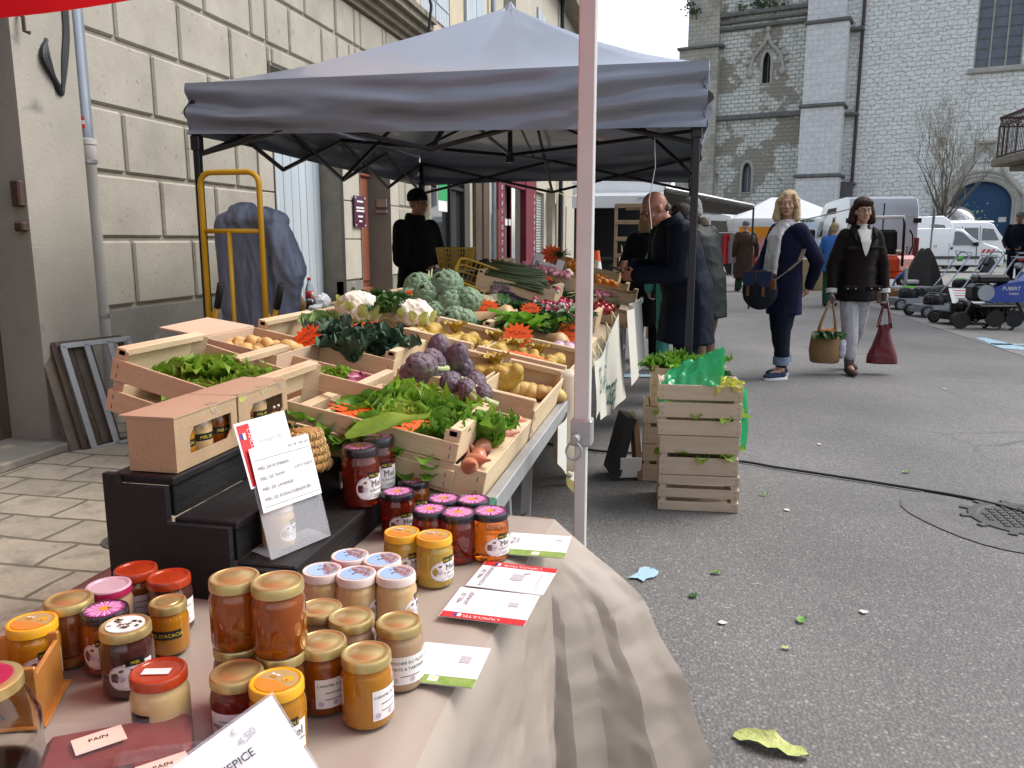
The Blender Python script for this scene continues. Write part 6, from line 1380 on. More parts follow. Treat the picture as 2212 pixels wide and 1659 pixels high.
def top_land(b,z,R_):
 rr=random.Random(6);Rr=R_*.92;N=30;b.add([V((Rr*cos(2*pi*k/N),Rr*sin(2*pi*k/N),z))for k in range(N)],[tuple(range(N))],1)
 for k in range(260):
  a=rr.uniform(-.9,1.9);q=Rr*sqrt(rr.random())*.97;x,y=q*cos(a),q*sin(a);s_=Rr*rr.uniform(.03,.08);t_=rr.uniform(0,6)
  if x+y*.6<rr.uniform(-.35,.15)*Rr:continue
  b.add([V((x+s_*1.8*cos(t_),y+s_*1.8*sin(t_),z+.0003+.0000015*k)),V((x+s_*.4*cos(t_+1.6),y+s_*.4*sin(t_+1.6),z+.0003+.0000015*k)),V((x-s_*cos(t_),y-s_*sin(t_),z+.0003+.0000015*k)),V((x-s_*.4*cos(t_+1.6),y-s_*.4*sin(t_+1.6),z+.0003+.0000015*k))],[(0,1,2,3)],rr.choice((2,2,3,4)))
 for k in range(5):x,y=Rr*rr.uniform(-.5,.1),Rr*rr.uniform(-.2,.5);b.add([V((x+.002*cos(2*pi*i/6),y+.0012*sin(2*pi*i/6),z+.0008))for i in range(6)],[tuple(range(6))],5)
LIDS={'gold':([M_GOLDL,M_GOLDS],None),'flower':([M_BLID,mat('plum_print',(.20,.02,.13),rough=.25),mat('pink_petal',(.62,.13,.42),rough=.3),mat('pale_petal',(.72,.40,.60),rough=.3),mat('orange_centre',(.80,.28,.02),rough=.4),M_BROWNI],top_flower),'bee':([M_YLID,mat('tan_print',(.42,.30,.13),rough=.3),mat('honeycomb_print',(.68,.24,.025),rough=.3),M_OFFW,M_BROWNI],top_bee),'land':([M_WLID,mat('sky_print',(.30,.46,.66),rough=.25),M_CRIM,mat('meadow_print',(.30,.36,.10),rough=.3),mat('rust_print',(.55,.18,.08),rough=.3),M_TINK],top_land),'orange':([M_OLID,M_OLID],None),'lilac':([M_PLID,M_CRIM],None)}
def jar(name,R_,Hb,honey,lid,labels=(),fill=None,red_rim=True):
 """a jar at the origin: glass with its honey, lid and paper labels"""
 t=T(name,None,'jar')
 b=MB();k=R_/.0345
 b.lathe([(0,.0015),(R_-.006,.0),(R_-.001,.003),(R_,.008),(R_,Hb*.74),(R_-.0015,Hb*.81),(R_*.90,Hb*.87),(R_*.88,Hb*.95),(R_*.88,Hb)],28)
 if fill is not None:
  b2=MB();b2.lathe([(0,.003),(R_-.004,.003),(R_-.0025,.006),(R_-.0025,Hb*fill),(0,Hb*fill)],24);g=b.part('glass',M_GLASS,t,smooth=40);b2.part('honey',honey,t,smooth=40)
 else:g=b.part('jar_body',honey,t,smooth=50)
 mats,top=LIDS[lid];Rl=R_*.965;z0=Hb*.90;b=MB()
 pr=[(Rl*.96,z0),(Rl,z0+.001),(Rl,z0+.012),(Rl-.0012,z0+.0145),(Rl-.004,z0+.0150),(Rl-.0055,z0+.0138)]+([(0,z0+.0138)]if top else[(Rl*.80,z0+.0138),(Rl*.77,z0+.0128),(0,z0+.0130)]if lid!='gold' else[(Rl*.62,z0+.0136),(Rl*.58,z0+.0146),(0,z0+.0148)])
 b.lathe(pr,32,mis=[1 if lid=='gold' else 0]+[0]*(len(pr)-2))
 if lid=='lilac':b.m[:]=[1 if i<64 else 0 for i in range(len(b.m))]
 if lid=='land':b.m=[2 if 0<=(i%32)<12 and i<96 else m for i,m in enumerate(b.m)]
 if top:top(b,z0+.0142,Rl-.0045)
 ld=b.part('lid',mats,t,smooth=40)
 for l in labels:l.part('label',LABM,t)
 t['_h']=z0+.0145
 return t
PROTO={}
def put_jar(key,x,y,label,zb=TZ+.003,rz=0.0,group=None,sc=1.0,tall=1.0):
 """lid centre at the photo's point (x, y), standing at height zb"""
 t=PROTO[key][0];h=PROTO[key][1]*sc*tall;p=G(x,y,zb+h);loc=(p.x,p.y,zb)
 if not PROTO[key][2]:PROTO[key][2]=True;t.location=loc;t.rotation_euler=(0,0,rz);t.scale=(sc,)*3;o=t
 else:o=dup(t,loc,(0,0,rz),scale=sc)
 o['label']=label;o.scale=(sc,sc,sc*tall)
 if group:o['group']=group
 return o
def reg(key,*a,**k):
 t=jar('honey_jar',*a,**k);h=t['_h'];del t['_h'];PROTO[key]=[t,h,False]
reg('flower',.0375,.094,H_DRED,'flower',[lab_miel(.0375,-.55)])
reg('flower_or',.0375,.094,H_ORNG,'flower',[lab_miel(.0375,-.55)])
reg('flower_am',.0345,.088,H_AMB,'flower',[lab_miel(.0345,-1.1)])
reg('gold',.0345,.090,H_AMB,'gold',[])
reg('gold_lab',.0345,.090,H_AMB,'gold',[lab_rect(.0345,[('CARAMEL AU MIEL',.0055),('',0),('',0)],-.75)])
reg('gold_lab2',.0345,.090,H_GOLD,'gold',[lab_rect(.0345,[('CARAMEL AU MIEL',.0055),('',0),('',0)],-.28)])
reg('gold_pale',.0345,.090,H_PALE,'gold',[lab_rect(.0345,[('',0),('',0)],-.15)])
reg('gold_tart',.0345,.090,H_PALE,'gold',[lab_rect(.0345,[('RUCHER DU TILLEUL',.0062),('PATE A TARTINER',.0066),('',0)],-.78,.062)])
reg('gold_nut',.0345,.090,H_DRED,'gold',[lab_rect(.0345,[('',0),('MIEL ET NOIX',.0082),('',0)],-1.35,.060)])
reg('gold_dark',.0345,.090,H_BROWN,'gold',[])
reg('gold_pic',.0360,.092,H_DBR,'gold',[lab_miel(.036,-.75,'MIEL')])
reg('gold_small',.0290,.074,H_GOLD,'gold',[lab_tab(.029,'MIEL D\'ACACIA',-1.2,.036,.05)])
reg('bee',.0350,.088,H_YEL,'bee',[lab_miel(.035,-.45)])
reg('bee_prop',.0350,.092,H_GOLD,'bee',[lab_miel(.035,-.55,'PROPOLIS')])
reg('bee_or',.0350,.090,H_GOLD,'bee',[lab_miel(.035,-.45)])
reg('land',.0345,.086,H_CRM,'land',[lab_miel(.0345,-.25)])
reg('orange',.0355,.086,H_BROWN,'orange',[lab_rect(.0355,[('',0),('',0)],-.7,.045)])
reg('orange_b',.0355,.086,H_DBR,'orange',[lab_rect(.0355,[('',0)],-.2,.04)])
reg('lilac',.0355,.086,H_PALE,'lilac',[])
reg('sticker',.0360,.094,H_CRM,'orange',[lab_tab(.036,'',-1.75,.050,.03),lab_rect(.036,[('',0)],-1.45,.045,.004,.040)])
GF='dark red honey jars with pink flower lids'
z1=.771
put_jar('flower',778,963,'dark red honey jar on the lowest step, the left of the two there',z1,0,GF,1.08,1.22)
put_jar('flower',815,943,'dark red honey jar on the lowest step, the one behind',z1,-.25,GF,1.08,1.22)
for key,x,y,lb,rz in(('flower',859,1061,'flower lid honey jar leaning nearest the steps, in front of the two raised jars',-.3),('flower_or',893,1036,'flower lid honey jar rearmost on the cloth, against the lettuce crate',-.4),('flower',959,1076,'flower lid honey jar in the back row, second from the right',-.3),('flower',1021,1078,'flower lid honey jar at the right end of the back row',0),('flower',929,1099,'flower lid honey jar left of the middle in the front row, behind the yellow lids',-.4),('flower',990,1106,'flower lid honey jar in the middle of the front row, its label turned away',1.5),('flower_or',1059,1103,'bright orange honey jar with pink flower lid at the right end beside the white card',-.15)):put_jar(key,x,y,lb,rz=rz,group=GF)
GB='light honey jars with yellow bee lids'
put_jar('bee',868,1148,'light honey jar with yellow bee lid, the left of the close pair',rz=-.2,group=GB);put_jar('bee',938,1156,'light honey jar with yellow bee lid, the right of the close pair',rz=-.1,group=GB)
GL='creamed honey jars with painted meadow lids'
for x,y,lb,rz in((756,1199,'meadow lid jar furthest back of the five, by the black stand',.4),(826,1208,'meadow lid jar at the back right of the five',.2),(696,1230,'meadow lid jar at the left of the five',0),(770,1238,'meadow lid jar in the front middle of the five',.5),(855,1237,'meadow lid jar at the front right of the five',.3)):put_jar('land',x,y,lb,rz=rz,group=GL)
GG='jars with plain gold lids'
put_jar('gold',506,1245,'gold lid amber jar stacked on top, the left one',TZ+.003+.0955,0,GG,1.0);put_jar('gold',599,1254,'gold lid amber jar stacked on top, the right one with honeycomb embossing',TZ+.003+.0955,.3,GG,1.03)
for k,(o,lb)in enumerate((((506,1245),'amber jar at the bottom of the left stack of two'),((599,1254),'amber jar at the bottom of the right stack of two'))):
 p=G(o[0],o[1],TZ+.003+.0955+PROTO['gold'][1]*(1.0 if k==0 else 1.03));q=dup(PROTO['gold_dark'][0],(p.x,p.y,TZ+.003),(0,0,1),lb,GG);
 if k==0:PROTO['gold_dark'][2]=False
p=PROTO['gold_dark'][0];pp=G(148,1298,TZ+.003+PROTO['gold_dark'][1]);PROTO['gold_dark'][2]=True;p.location=(pp.x,pp.y,TZ+.003);p.scale=(1.04,)*3;tag(p,'tall dark amber jar with a gold lid in the left group, beside the flower lid','jar',GG)
for key,x,y,lb in(('gold_lab',696,1384,'gold lid amber jar with a white label, behind the frontmost gold lid'),('gold_lab2',791,1409,'frontmost gold lid jar of orange amber honey with its label at the side'),('gold_pale',691,1312,'gold lid jar with a pale shining top behind the others'),('gold_pale',759,1331,'gold lid jar of pale spread in the middle row'),('gold_tart',862,1341,'gold lid jar of pale spread with a printed tartiner label'),('gold_nut',511,1450,'gold lid dark red jar with a label reading miel et noix')):put_jar(key,x,y,lb,group=GG)
put_jar('bee_prop',597,1470,'yellow bee lid jar in front with a propolis label, behind the price card',rz=-.25)
put_jar('bee_or',68,1342,'golden jar with yellow bee lid beside the small wooden box');put_jar('lilac',234,1263,'jar with a lilac and pink lid in the left group');put_jar('flower_am',226,1315,'amber jar with pink flower lid in the left group')
put_jar('orange',293,1227,'jar with a shiny orange red lid against the black stand');put_jar('orange_b',364,1244,'dark jar with an orange ribbed lid beside the black stand');put_jar('gold_pic',270,1349,'dark brown jar with a pictured gold lid and round lilac label');put_jar('gold_small',362,1298,'small gold lid jar with a black acacia label');put_jar('sticker',342,1447,'creamed amber jar with an orange lid and white sticker near the wrapped cakes')
o=PROTO['sticker'][0];b=MB();zt=.094*.9+.0150;b.box((.0,-.004,zt-.0006),(.034,.014,.0006),rotm(0,0,.25));b.part('lid_sticker',M_LABEL,o)
o=PROTO['gold_pic'][0];b=MB();rr=random.Random(3);zt=.092*.9+.0150
b.prism([(.026*cos(2*pi*k/24),.026*sin(2*pi*k/24))for k in range(24)],zt-.0012,zt+.0002)
for k in range(26):x,y=rr.uniform(-.02,.02),rr.uniform(-.012,.012);b.box((x,y,zt+.0005),(rr.uniform(.002,.007),rr.uniform(.002,.007),.0004),rotm(0,0,rr.uniform(0,3)),mi=1)
b.part('lid_picture',[M_LABEL,mat('engraving_ink',(.16,.14,.10),rough=.6)],o)
o=put_jar('land',612,1128,'creamed jar standing behind the clear price holder on the lowest step',z1+.0,.2,None,.9);o.location=(-.732,1.335,z1)
M_BOX=mat('corrugated_card',(.45,.32,.19),(.38,.265,.155),4,.85,.25,120,stretch=(1,4,1));M_STK=mat('lime_sticker',(.50,.50,.10),(.30,.16,.28),60,.5)
def winbox(label,x0,x1,y0,y1,z0,z1,jars):
 t=T('gift_box',label,'box',((x0+x1)/2,(y0+y1)/2,z0),group='cardboard window boxes on the top step')
 b=MB();cz=(z0+z1)/2;hz=(z1-z0)
 wy0,wy1,wz0,wz1=y0+.045,y1-.022,z0+.024,z1-.026;c=.018
 outer=[(y0,z0),(y1,z0),(y1,z1),(y0,z1)];inner=[(wy0,wz0),(wy1-c,wz0),(wy1,wz0+c*.6),(wy1,wz1),(wy0+c,wz1),(wy0,wz1-c)]
 for x in(x1,):
  for ys,zs in(((y0,wy0),(z0,z1)),((wy1,y1),(z0,z1)),((wy0,wy1),(z0,wz0)),((wy0,wy1),(wz1,z1))):b.box((x-.002,sum(ys)/2,sum(zs)/2),(.004,ys[1]-ys[0],zs[1]-zs[0]))
  for tri in(((wy0,wz1),(wy0+c,wz1),(wy0,wz1-c)),((wy1,wz0),(wy1-c,wz0),(wy1,wz0+c))):b.add([V((x-.001,y,z))for y,z in tri]+[V((x-.003,y,z))for y,z in tri],[(0,1,2),(5,4,3)])
 b.box((x0+.002,(y0+y1)/2,cz),(.004,y1-y0,hz));b.box(((x0+x1)/2,y0+.002,cz),(x1-x0-.008,.004,hz));b.box(((x0+x1)/2,y1-.002,cz),(x1-x0-.008,.004,hz));b.box(((x0+x1)/2,(y0+y1)/2,z0+.002),(x1-x0-.009,y1-y0-.009,.004))
 b.part('box_body',M_BOX,t,world=True)
 b=MB();b.box(((x0+x1)/2-.006,(y0+y1)/2,z1+.002),(x1-x0+.016,y1-y0+.004,.003));b.part('lid_flap',M_CARD,t,world=True)
 for f in((.62,)if jars==3 else(.08,.5,.88)):
  b=MB();y=y0+(y1-y0)*f;b.add([V((x1+.0006,y+.016*cos(a),z1-.016*abs(sin(a))))for a in[pi*k/12 for k in range(13)]],[tuple(range(13))]);b.add([V((x1-.016*abs(sin(a)),y+.016*cos(a),z1+.0042))for a in[pi*k/12 for k in range(13)]],[tuple(range(13))]);b.part('round_sticker',M_STK,t,world=True)
 return t
BX=[(1.265,1.475,3),(1.482,1.692,2)]
for k,(y0,y1,n)in enumerate(BX):
 winbox('cardboard box with a cut window holding three jars, nearest on the black stand' if k==0 else 'cardboard box with a cut window holding two jars, behind the bee figure',-.985,-.888,y0,y1,.922,1.022,n)
 for j in range(n):
  q=jar('honey_jar',.029,.072,(H_GOLD,H_CRM,H_AMB)[j]if k==0 else(H_AMB,H_CRM)[j],'gold',[lab_tab(.029,'MIEL DE' if k==0 else 'MIEL DE',-.35,.034,.05)]);del q['_h'];q.location=(-.93,y0+.072+.060*j,.927);tag(q,('nearer','middle','farther')[j]+' small jar inside the window box '+('with three jars' if k==0 else 'with two jars'),'jar','small jars inside the window boxes')
p=G(648,1020,.847);hb=T('straw_hive','small coiled straw beehive on the black stand behind the price holder','straw hive',(-.795,1.585,.847))
M_STR=mat('golden_straw',(.42,.24,.06),(.30,.16,.035),60,.5,.6,120,stretch=(1,1,3));b=MB();bw=MB()
for k in range(5):
 R_=.047-.0042*k;z=.010+.0165*k;b.tube([V((R_*cos(a),R_*sin(a),z))for a in[2*pi*i/28 for i in range(28)]],.010,8,closed=True)
 for i in range(16):
  a=2*pi*(i+.5*(k%2))/16;bw.tube([V(((R_+.0105*cos(t_))*cos(a+.06*sin(t_)),(R_+.0105*cos(t_))*sin(a+.06*sin(t_)),z+.0110*sin(t_)))for t_ in(-1.4,-.7,0,.7,1.4)],.0016,4)
b.lathe([(.026,.078),(.030,.086),(.02,.0885),(0,.0885)],24);b.lathe([(0,.001),(.044,.002),(.027,.08),(0,.08)],20)
b.part('coils',M_STR,hb,smooth=True);bw.part('binding',mat('pale_cane',(.55,.38,.18),rough=.5),hb,smooth=True)
p=G(597,905,1.03);bf=T('bee_figure','little yellow wooden bee figure with antennae and big eyes on the straw hive','figurine',PY(597,905,1.50)-V((0,0,.048)));M_BEEY=mat('varnished_yellow_wood',(.60,.32,.03),(.52,.26,.02),5,.25,coat=.5)
b=MB();b.ell((0,0,.048),(.0165,.0165,.0155));b.ell((0,0,.018),(.011,.011,.018));b.ell((.014,-.004,.012),(.006,.006,.011));b.part('body',M_BEEY,bf,smooth=True)
for s_ in(-1,1):
 b=MB();b.ell((.0125,-.006+s_*.008-.004,.05),.0032,nu=8,nv=6);b.part('eye',M_BLACK,bf,smooth=True)
 b=MB();b.tube([V((0,s_*.006,.062)),V((.001,s_*.009,.072))],.0006,4,mi=1);b.ell((.001,s_*.009,.074),.003,nu=8,nv=6);b.part('antenna',[M_OFFW,M_BROWNI],bf,smooth=True)
M_ACR=mat('clear_acrylic',(.80,.82,.86),rough=.06,alpha=.16,spec=.9);M_PAPER=mat('white_paper',(.76,.76,.78),(.73,.73,.76),6,.6);M_REDP=mat('red_print',(.60,.02,.025),(.50,.02,.02),12,.45);M_GREYP=mat('grey_print',(.42,.42,.45),rough=.6);M_BLUEP2=mat('flag_blue',(.02,.04,.25),rough=.5);M_GRNP=mat('grass_print',(.14,.26,.03),(.28,.38,.10),60,.5);M_DAISY=mat('daisy_yellow',(.75,.55,.03),rough=.5)
SHM=[M_PAPER,M_TINK,M_REDP,M_GREYP,M_OFFW,M_BLUEP2,M_GRNP,M_DAISY]
hl=T('price_holder','clear acrylic holder with the honey price list standing on the lowest step','sign holder',(-.70,1.31,z1))
FR=Matrix.Translation((-.676,1.325,z1+.004))@Matrix.Rotation(-.36,4,'Z')@Matrix(((0,-sin(.27),cos(.27),0),(1,0,0,0),(0,cos(.27),sin(.27),0),(0,0,0,1)))
def sheet(t,name,M,w_,h_,items,rects=(),mats=SHM,world=True,th=.0004):
 b=MB();b.prism([(-w_/2,0),(w_/2,0),(w_/2,h_),(-w_/2,h_)],-th,0,M)
 for n_,(x0,y0,x1,y1,mi)in enumerate(rects):z=.0003+.00012*n_;b.add([M@V((x0,y0,z)),M@V((x1,y0,z)),M@V((x1,y1,z)),M@V((x0,y1,z))],[(0,1,2,3)],mi)
 for tx_,sz,x,y,ang,mi,al in items:
  b.text(tx_,sz,lambda X,Y:M@V((x+X*cos(ang)-Y*sin(ang),y+X*sin(ang)+Y*cos(ang),.0016)),mi,al)
 return b.part(name,mats,t,world=world)if t else b
LW,LH=.142,.205
b=MB()
for d_ in(-.0052,):b.prism([(-LW/2-.003,0),(LW/2+.003,0),(LW/2+.003,LH),(-LW/2-.003,LH)],d_-.0009,d_+.0009,FR)
b.part('acrylic_sleeve',M_ACR,hl,world=True)
b=MB();b.add([FR@V((-LW/2,0,-.002)),FR@V((LW/2,0,-.002)),FR@V((LW/2,.02,-.06)),FR@V((-LW/2,.02,-.06))],[(0,1,2,3)]);b.part('acrylic_foot',M_ACR,hl,world=True)
F2=FR@Matrix.Translation((0,.085,.0012))
it=[('MIEL DE ROMARIN',.0088,-.062,.076,0,1,'LEFT'),('MIEL DE THYM',.0088,-.062,.057,0,1,'LEFT'),('MIEL DE LAVANDE',.0088,-.062,.038,0,1,'LEFT'),('MIEL DE RODHODENDRON',.0088,-.062,.019,0,1,'LEFT'),('250 GR',.007,.027,.104,0,1,'CENTER'),('500 GR',.007,.054,.104,0,1,'CENTER'),('6,00 €',.0078,.030,.062,0,1,'CENTER'),('10,00 €',.0078,.055,.062,0,1,'CENTER')]
rc=[(-.066,.094,.069,.0949,1),(-.066,.008,.069,.0089,1),(.016,.012,.0166,.098,3),(.042,.012,.0426,.098,3)]
sheet(hl,'price_list',F2,LW,.118,it,rc)
F3=FR@Matrix.Translation((-.022,.135,-.0040))@Matrix.Rotation(.04,4,'Z')
sheet(hl,'rear_card',F3,.118,.120,[('Vinaigre de',.012,.012,.075,0,3,'CENTER'),('Rhododendron',.012,.012,.056,0,3,'CENTER'),("L'APICULTEUR",.0105,-.036,.072,-pi/2,4,'CENTER')],[(-.055,.003,-.028,.115,2),(-.052,.088,-.046,.10,5),(-.046,.088,-.040,.10,4)])
def flat_card(label,c,items,rects,pic=None):
 P_=[G(x,y,TZ+.012)for x,y in c];o=(P_[0]+P_[1]+P_[2]+P_[3])/4;o.z=TZ+.0105
 yv=((P_[0]+P_[1])-(P_[2]+P_[3]));yv.z=0;hy_=yv.length/2;yv.normalize();xv=V((yv.y,-yv.x,0));hx_=(((P_[1]-P_[0]).length+(P_[2]-P_[3]).length)/2)
 M=Matrix(((yv.x,-xv.x,0,o.x+xv.x*hx_/2),(yv.y,-xv.y,0,o.y+xv.y*hx_/2),(0,0,1,o.z),(0,0,0,1)))
 t=T('price_sheet',label,'price sheet',(o.x,o.y,o.z),group='white product sheets along the table edge')
 w_,h_=hy_,hx_
 b=MB();b.prism([(-w_/2,0),(w_/2,0),(w_/2,h_),(-w_/2,h_)],-.0012,-.0005,M);b.part('plastic_sleeve',mat('sleeve_plastic',(.7,.72,.75),rough=.12),t,world=True)
 sheet(t,'paper',M,w_-.004,h_-.002,[(a,s_,x*w_,y*h_,g,m,al)for a,s_,x,y,g,m,al in items],[(x0*w_,y0*h_,x1*w_,y1*h_,mi)for x0,y0,x1,y1,mi in rects])
 return t
def body_rects(k=0):return[(-.02+.0*j,.30+.045*j,.30,.305+.045*j,3)for j in range(5)]
flat_card('white sheet for thyme honey with a daisy strip, furthest at the table corner',((1098,1146),(1242,1160),(1208,1208),(1090,1192)),[('MIEL DE',.011,.1,.86,0,1,'CENTER'),('THYM',.011,.1,.78,0,1,'CENTER')],[(-.5,.0,-.26,.99,6),(-.44,.40,-.32,.52,4),(-.40,.44,-.36,.48,7),(.22,.12,.30,.22,3)]+[(-.05,.36+.05*j,.25,.366+.05*j,3)for j in range(6)])
flat_card('white sheet for rhododendron honey with a red strip on its far side',((1047,1213),(1207,1226),(1174,1281),(1003,1266)),[('MIEL DE',.012,-.02,.88,0,1,'CENTER'),('RODHODENDRON',.012,-.02,.80,0,1,'CENTER'),('DES PYRENNEES',.009,-.02,.12,0,3,'CENTER'),("L'APICULTEUR",.012,.41,.45,pi/2,4,'CENTER')],[(.33,.0,.5,.99,2),(.36,.80,.46,.84,5),(.36,.76,.46,.80,4),(-.25,.70,.25,.706,3),(-.12,.35,.12,.52,3),(.14,.30,.22,.38,3)])
flat_card('white sheet for lavender honey with a red strip on its near side',((992,1270),(1169,1281),(1132,1348),(946,1331)),[('MIEL DE',.012,.12,.86,0,1,'CENTER'),('LAVANDE',.012,.12,.77,0,1,'CENTER'),("L'APICULTEUR",.012,-.41,.55,pi/2,4,'CENTER')],[(-.5,.0,-.33,.99,2),(-.46,.80,-.36,.84,5),(-.46,.76,-.36,.80,4),(-.2,.67,.42,.674,3),(.02,.18,.16,.30,3)]+[(-.05,.36+.05*j,.3,.364+.05*j,3)for j in range(6)])
flat_card('white sheet with a daisy strip nearest the camera, tucked under the spread jar',((917,1387),(1062,1396),(1020,1487),(868,1466)),[('MIEL',.012,.1,.9,0,1,'CENTER')],[(-.5,.0,-.30,.99,6),(-.44,.52,-.32,.66,4),(-.40,.57,-.36,.61,7),(.05,.2,.22,.36,3),(-.1,.68,.4,.684,3)])
M_FILM=mat('clear_film',(.75,.74,.78),rough=.07,alpha=.05,spec=1.0);M_GING=mat('dark_gingerbread',(.13,.018,.016),(.19,.035,.025),9,.5,.3,30)
def cake(label,c,L,W_,H_,rz,seed):
 p=G(c[0],c[1],TZ+H_);t=T('gingerbread',label,'gingerbread',(p.x,p.y,TZ+.003),rz);rr=random.Random(seed)
 b=MB();b.cbox((0,0,H_/2),(L*.82,W_*.86,H_*.9),.008);b.part('cake',M_GING,t)
 b=MB()
 def film(u,v):
  a=2*pi*u;e=abs(2*v-1);sq=1/max(abs(cos(a))/.5,abs(sin(a))/.5)**.9;k=1-ss(.80,1,e)*.85
  return V(((v-.5)*L*1.18,cos(a)*sq*W_*(.98 if e<.8 else .98)*(k*.6+.4),H_*.52+sin(a)*sq*H_*1.05*k))+V((0,.004,.004))*fbm((u*9,v*6,seed),1.3)
 b.grid(film,40,26);b.part('film',M_FILM,t,smooth=False)
 b=MB();b.box((-.02,-W_*.0,H_*1.05),(.055,.035,.0006),rotm(0,0,.3));b.text('PAIN',.010,lambda x,y:V((-.02+x*cos(.3)-y*sin(.3),x*sin(.3)+y*cos(.3),H_*1.05+.0009)),1);b.part('label',[mat('peach_label',(.72,.52,.42),rough=.5),M_TINK],t)
 return t
cake('dark gingerbread loaf in shiny clear film, the left of the two wrapped loaves',(255,1600),.20,.095,.05,.55,1);cake('dark gingerbread loaf in clear film behind the handwritten card',(395,1660),.15,.08,.045,.5,2)
Pt=G(600,1512,.80);Mc=Matrix.Translation(PZ(552,1690,.93))@Matrix.Rotation(PSI+.45,4,'Z')@Matrix.Rotation(pi/2-.45,4,'X')@Matrix.Rotation(.42,4,'Z')
t=T('price_sheet','white card with a handwritten price and a yellow corner, standing in the foreground','price card',Mc.to_translation())
sheet(t,'paper',Mc@Matrix.Translation((0,-.05,0)),.125,.12,[("PAIN D'EPICE",.0135,-.024,.076,0,1,'CENTER'),('Orange',.0135,-.012,.056,0,1,'CENTER'),('4,50',.013,.018,.094,.15,3,'CENTER'),('€',.010,.008,.107,.15,3,'CENTER')],[(-.062,.0,-.034,.042,7)])
b=MB();b.prism([(-.0655,-.053),(.0655,-.053),(.0655,.073),(-.0655,.073)],-.0022,-.0010,Mc);b.part('plastic_sleeve',M_ACR,t,world=True)
b=MB();q=Mc@V((0,-.05,-.003));b.box((q.x,q.y+.015,(q.z+TZ)/2),(.10,.03,max(.02,q.z-TZ-.004)));b.part('stand',M_ACR,t,world=True)
p=G(8,1455,TZ+.06);t=T('wooden_box','small varnished wooden box with a burnt bee drawing at the left edge','box',(p.x-.01,p.y,TZ+.003),.45);t.scale=(.85,)*3;M_VARN=mat('varnished_pine',(.46,.20,.045),(.36,.14,.03),6,.25,.1,60,coat=.4,stretch=(.4,3,3))
for nm,c_,s_ in(('side',(0,-.06,.05),(.15,.008,.10)),('side',(0,.06,.05),(.15,.008,.10)),('end',(.071,0,.045),(.008,.110,.085)),('end',(-.071,0,.045),(.008,.110,.085)),('base',(0,0,.003),(.17,.14,.006))):
 b=MB();b.cbox(c_,s_,.002);b.part(nm,M_VARN,t)
b=MB();
for a_,l_ in((.4,.022),(1.0,.018),(2.3,.02)):b.tube([V((.0+l_*.6*cos(a_)+l_*.5*cos(t_),-.0645,.05+l_*.6*sin(a_)+l_*.35*sin(t_)))for t_ in[i*pi/6 for i in range(12)]],.0016,4,closed=True)
for k in range(3):b.tube([V((.012*k-.01,-.0645,.04)),V((.012*k+.004,-.0645,.02))],.0022,4)
b.part('burnt_drawing',M_TINK,t)
p=G(0,1475,TZ+.13);t=T('glass_jar','large empty clear glass jar with a metal rim at the lower left corner','jar',(p.x-.03,p.y,TZ+.003));b=MB()
b.lathe([(0,.004),(.052,.002),(.06,.008),(.06,.07),(.05,.10),(.042,.112),(.042,.122),(.039,.122),(.039,.112),(.047,.099),(.057,.07),(.057,.010),(0,.008)],32);b.part('glass',mat('thin_clear_glass',(.93,.95,.94),rough=.02,trans=1.0,ior=1.3),t,smooth=40)
b=MB();b.lathe([(.0425,.112),(.046,.113),(.046,.126),(.043,.128),(.036,.1285),(0,.1275)],30,mis=[0,0,0,0,1]);b.part('lid',[M_GOLDL,M_CRIM],t,smooth=40)
M_SKIN=mat('skin',(.46,.26,.18),(.40,.21,.145),14,.5,.1,80,sss=.12);M_SKINR=mat('ruddy_skin',(.42,.20,.13),(.36,.155,.10),14,.45,.1,80,sss=.12)
M_EYEW=mat('eye_white',(.62,.60,.57),rough=.25);M_EYEB=mat('dark_iris',(.03,.025,.02),rough=.2);M_LIP=mat('lips',(.36,.12,.11),rough=.45);M_SPEC=mat('spectacle_frame',(.05,.035,.03),rough=.3,metal=.5)
def fabric(name,c,c2=None,rough=.85,**k):
 k.setdefault('spec',.12);return mat(name,c,c2 or tuple(x*.7 for x in c),26,rough,.35,220,bdist=.004,**k)
def wrinkle(amp,s=7.0,seed=0):
 return lambda p:amp*(fbm((p.x*1.3+seed,p.y*1.3,p.z*.8),s,3)+.9*(1-abs(noise.noise(V((p.x*s*.8+p.z*3,p.y*s*.8,p.z*s*1.0+seed)))))**4-.25)
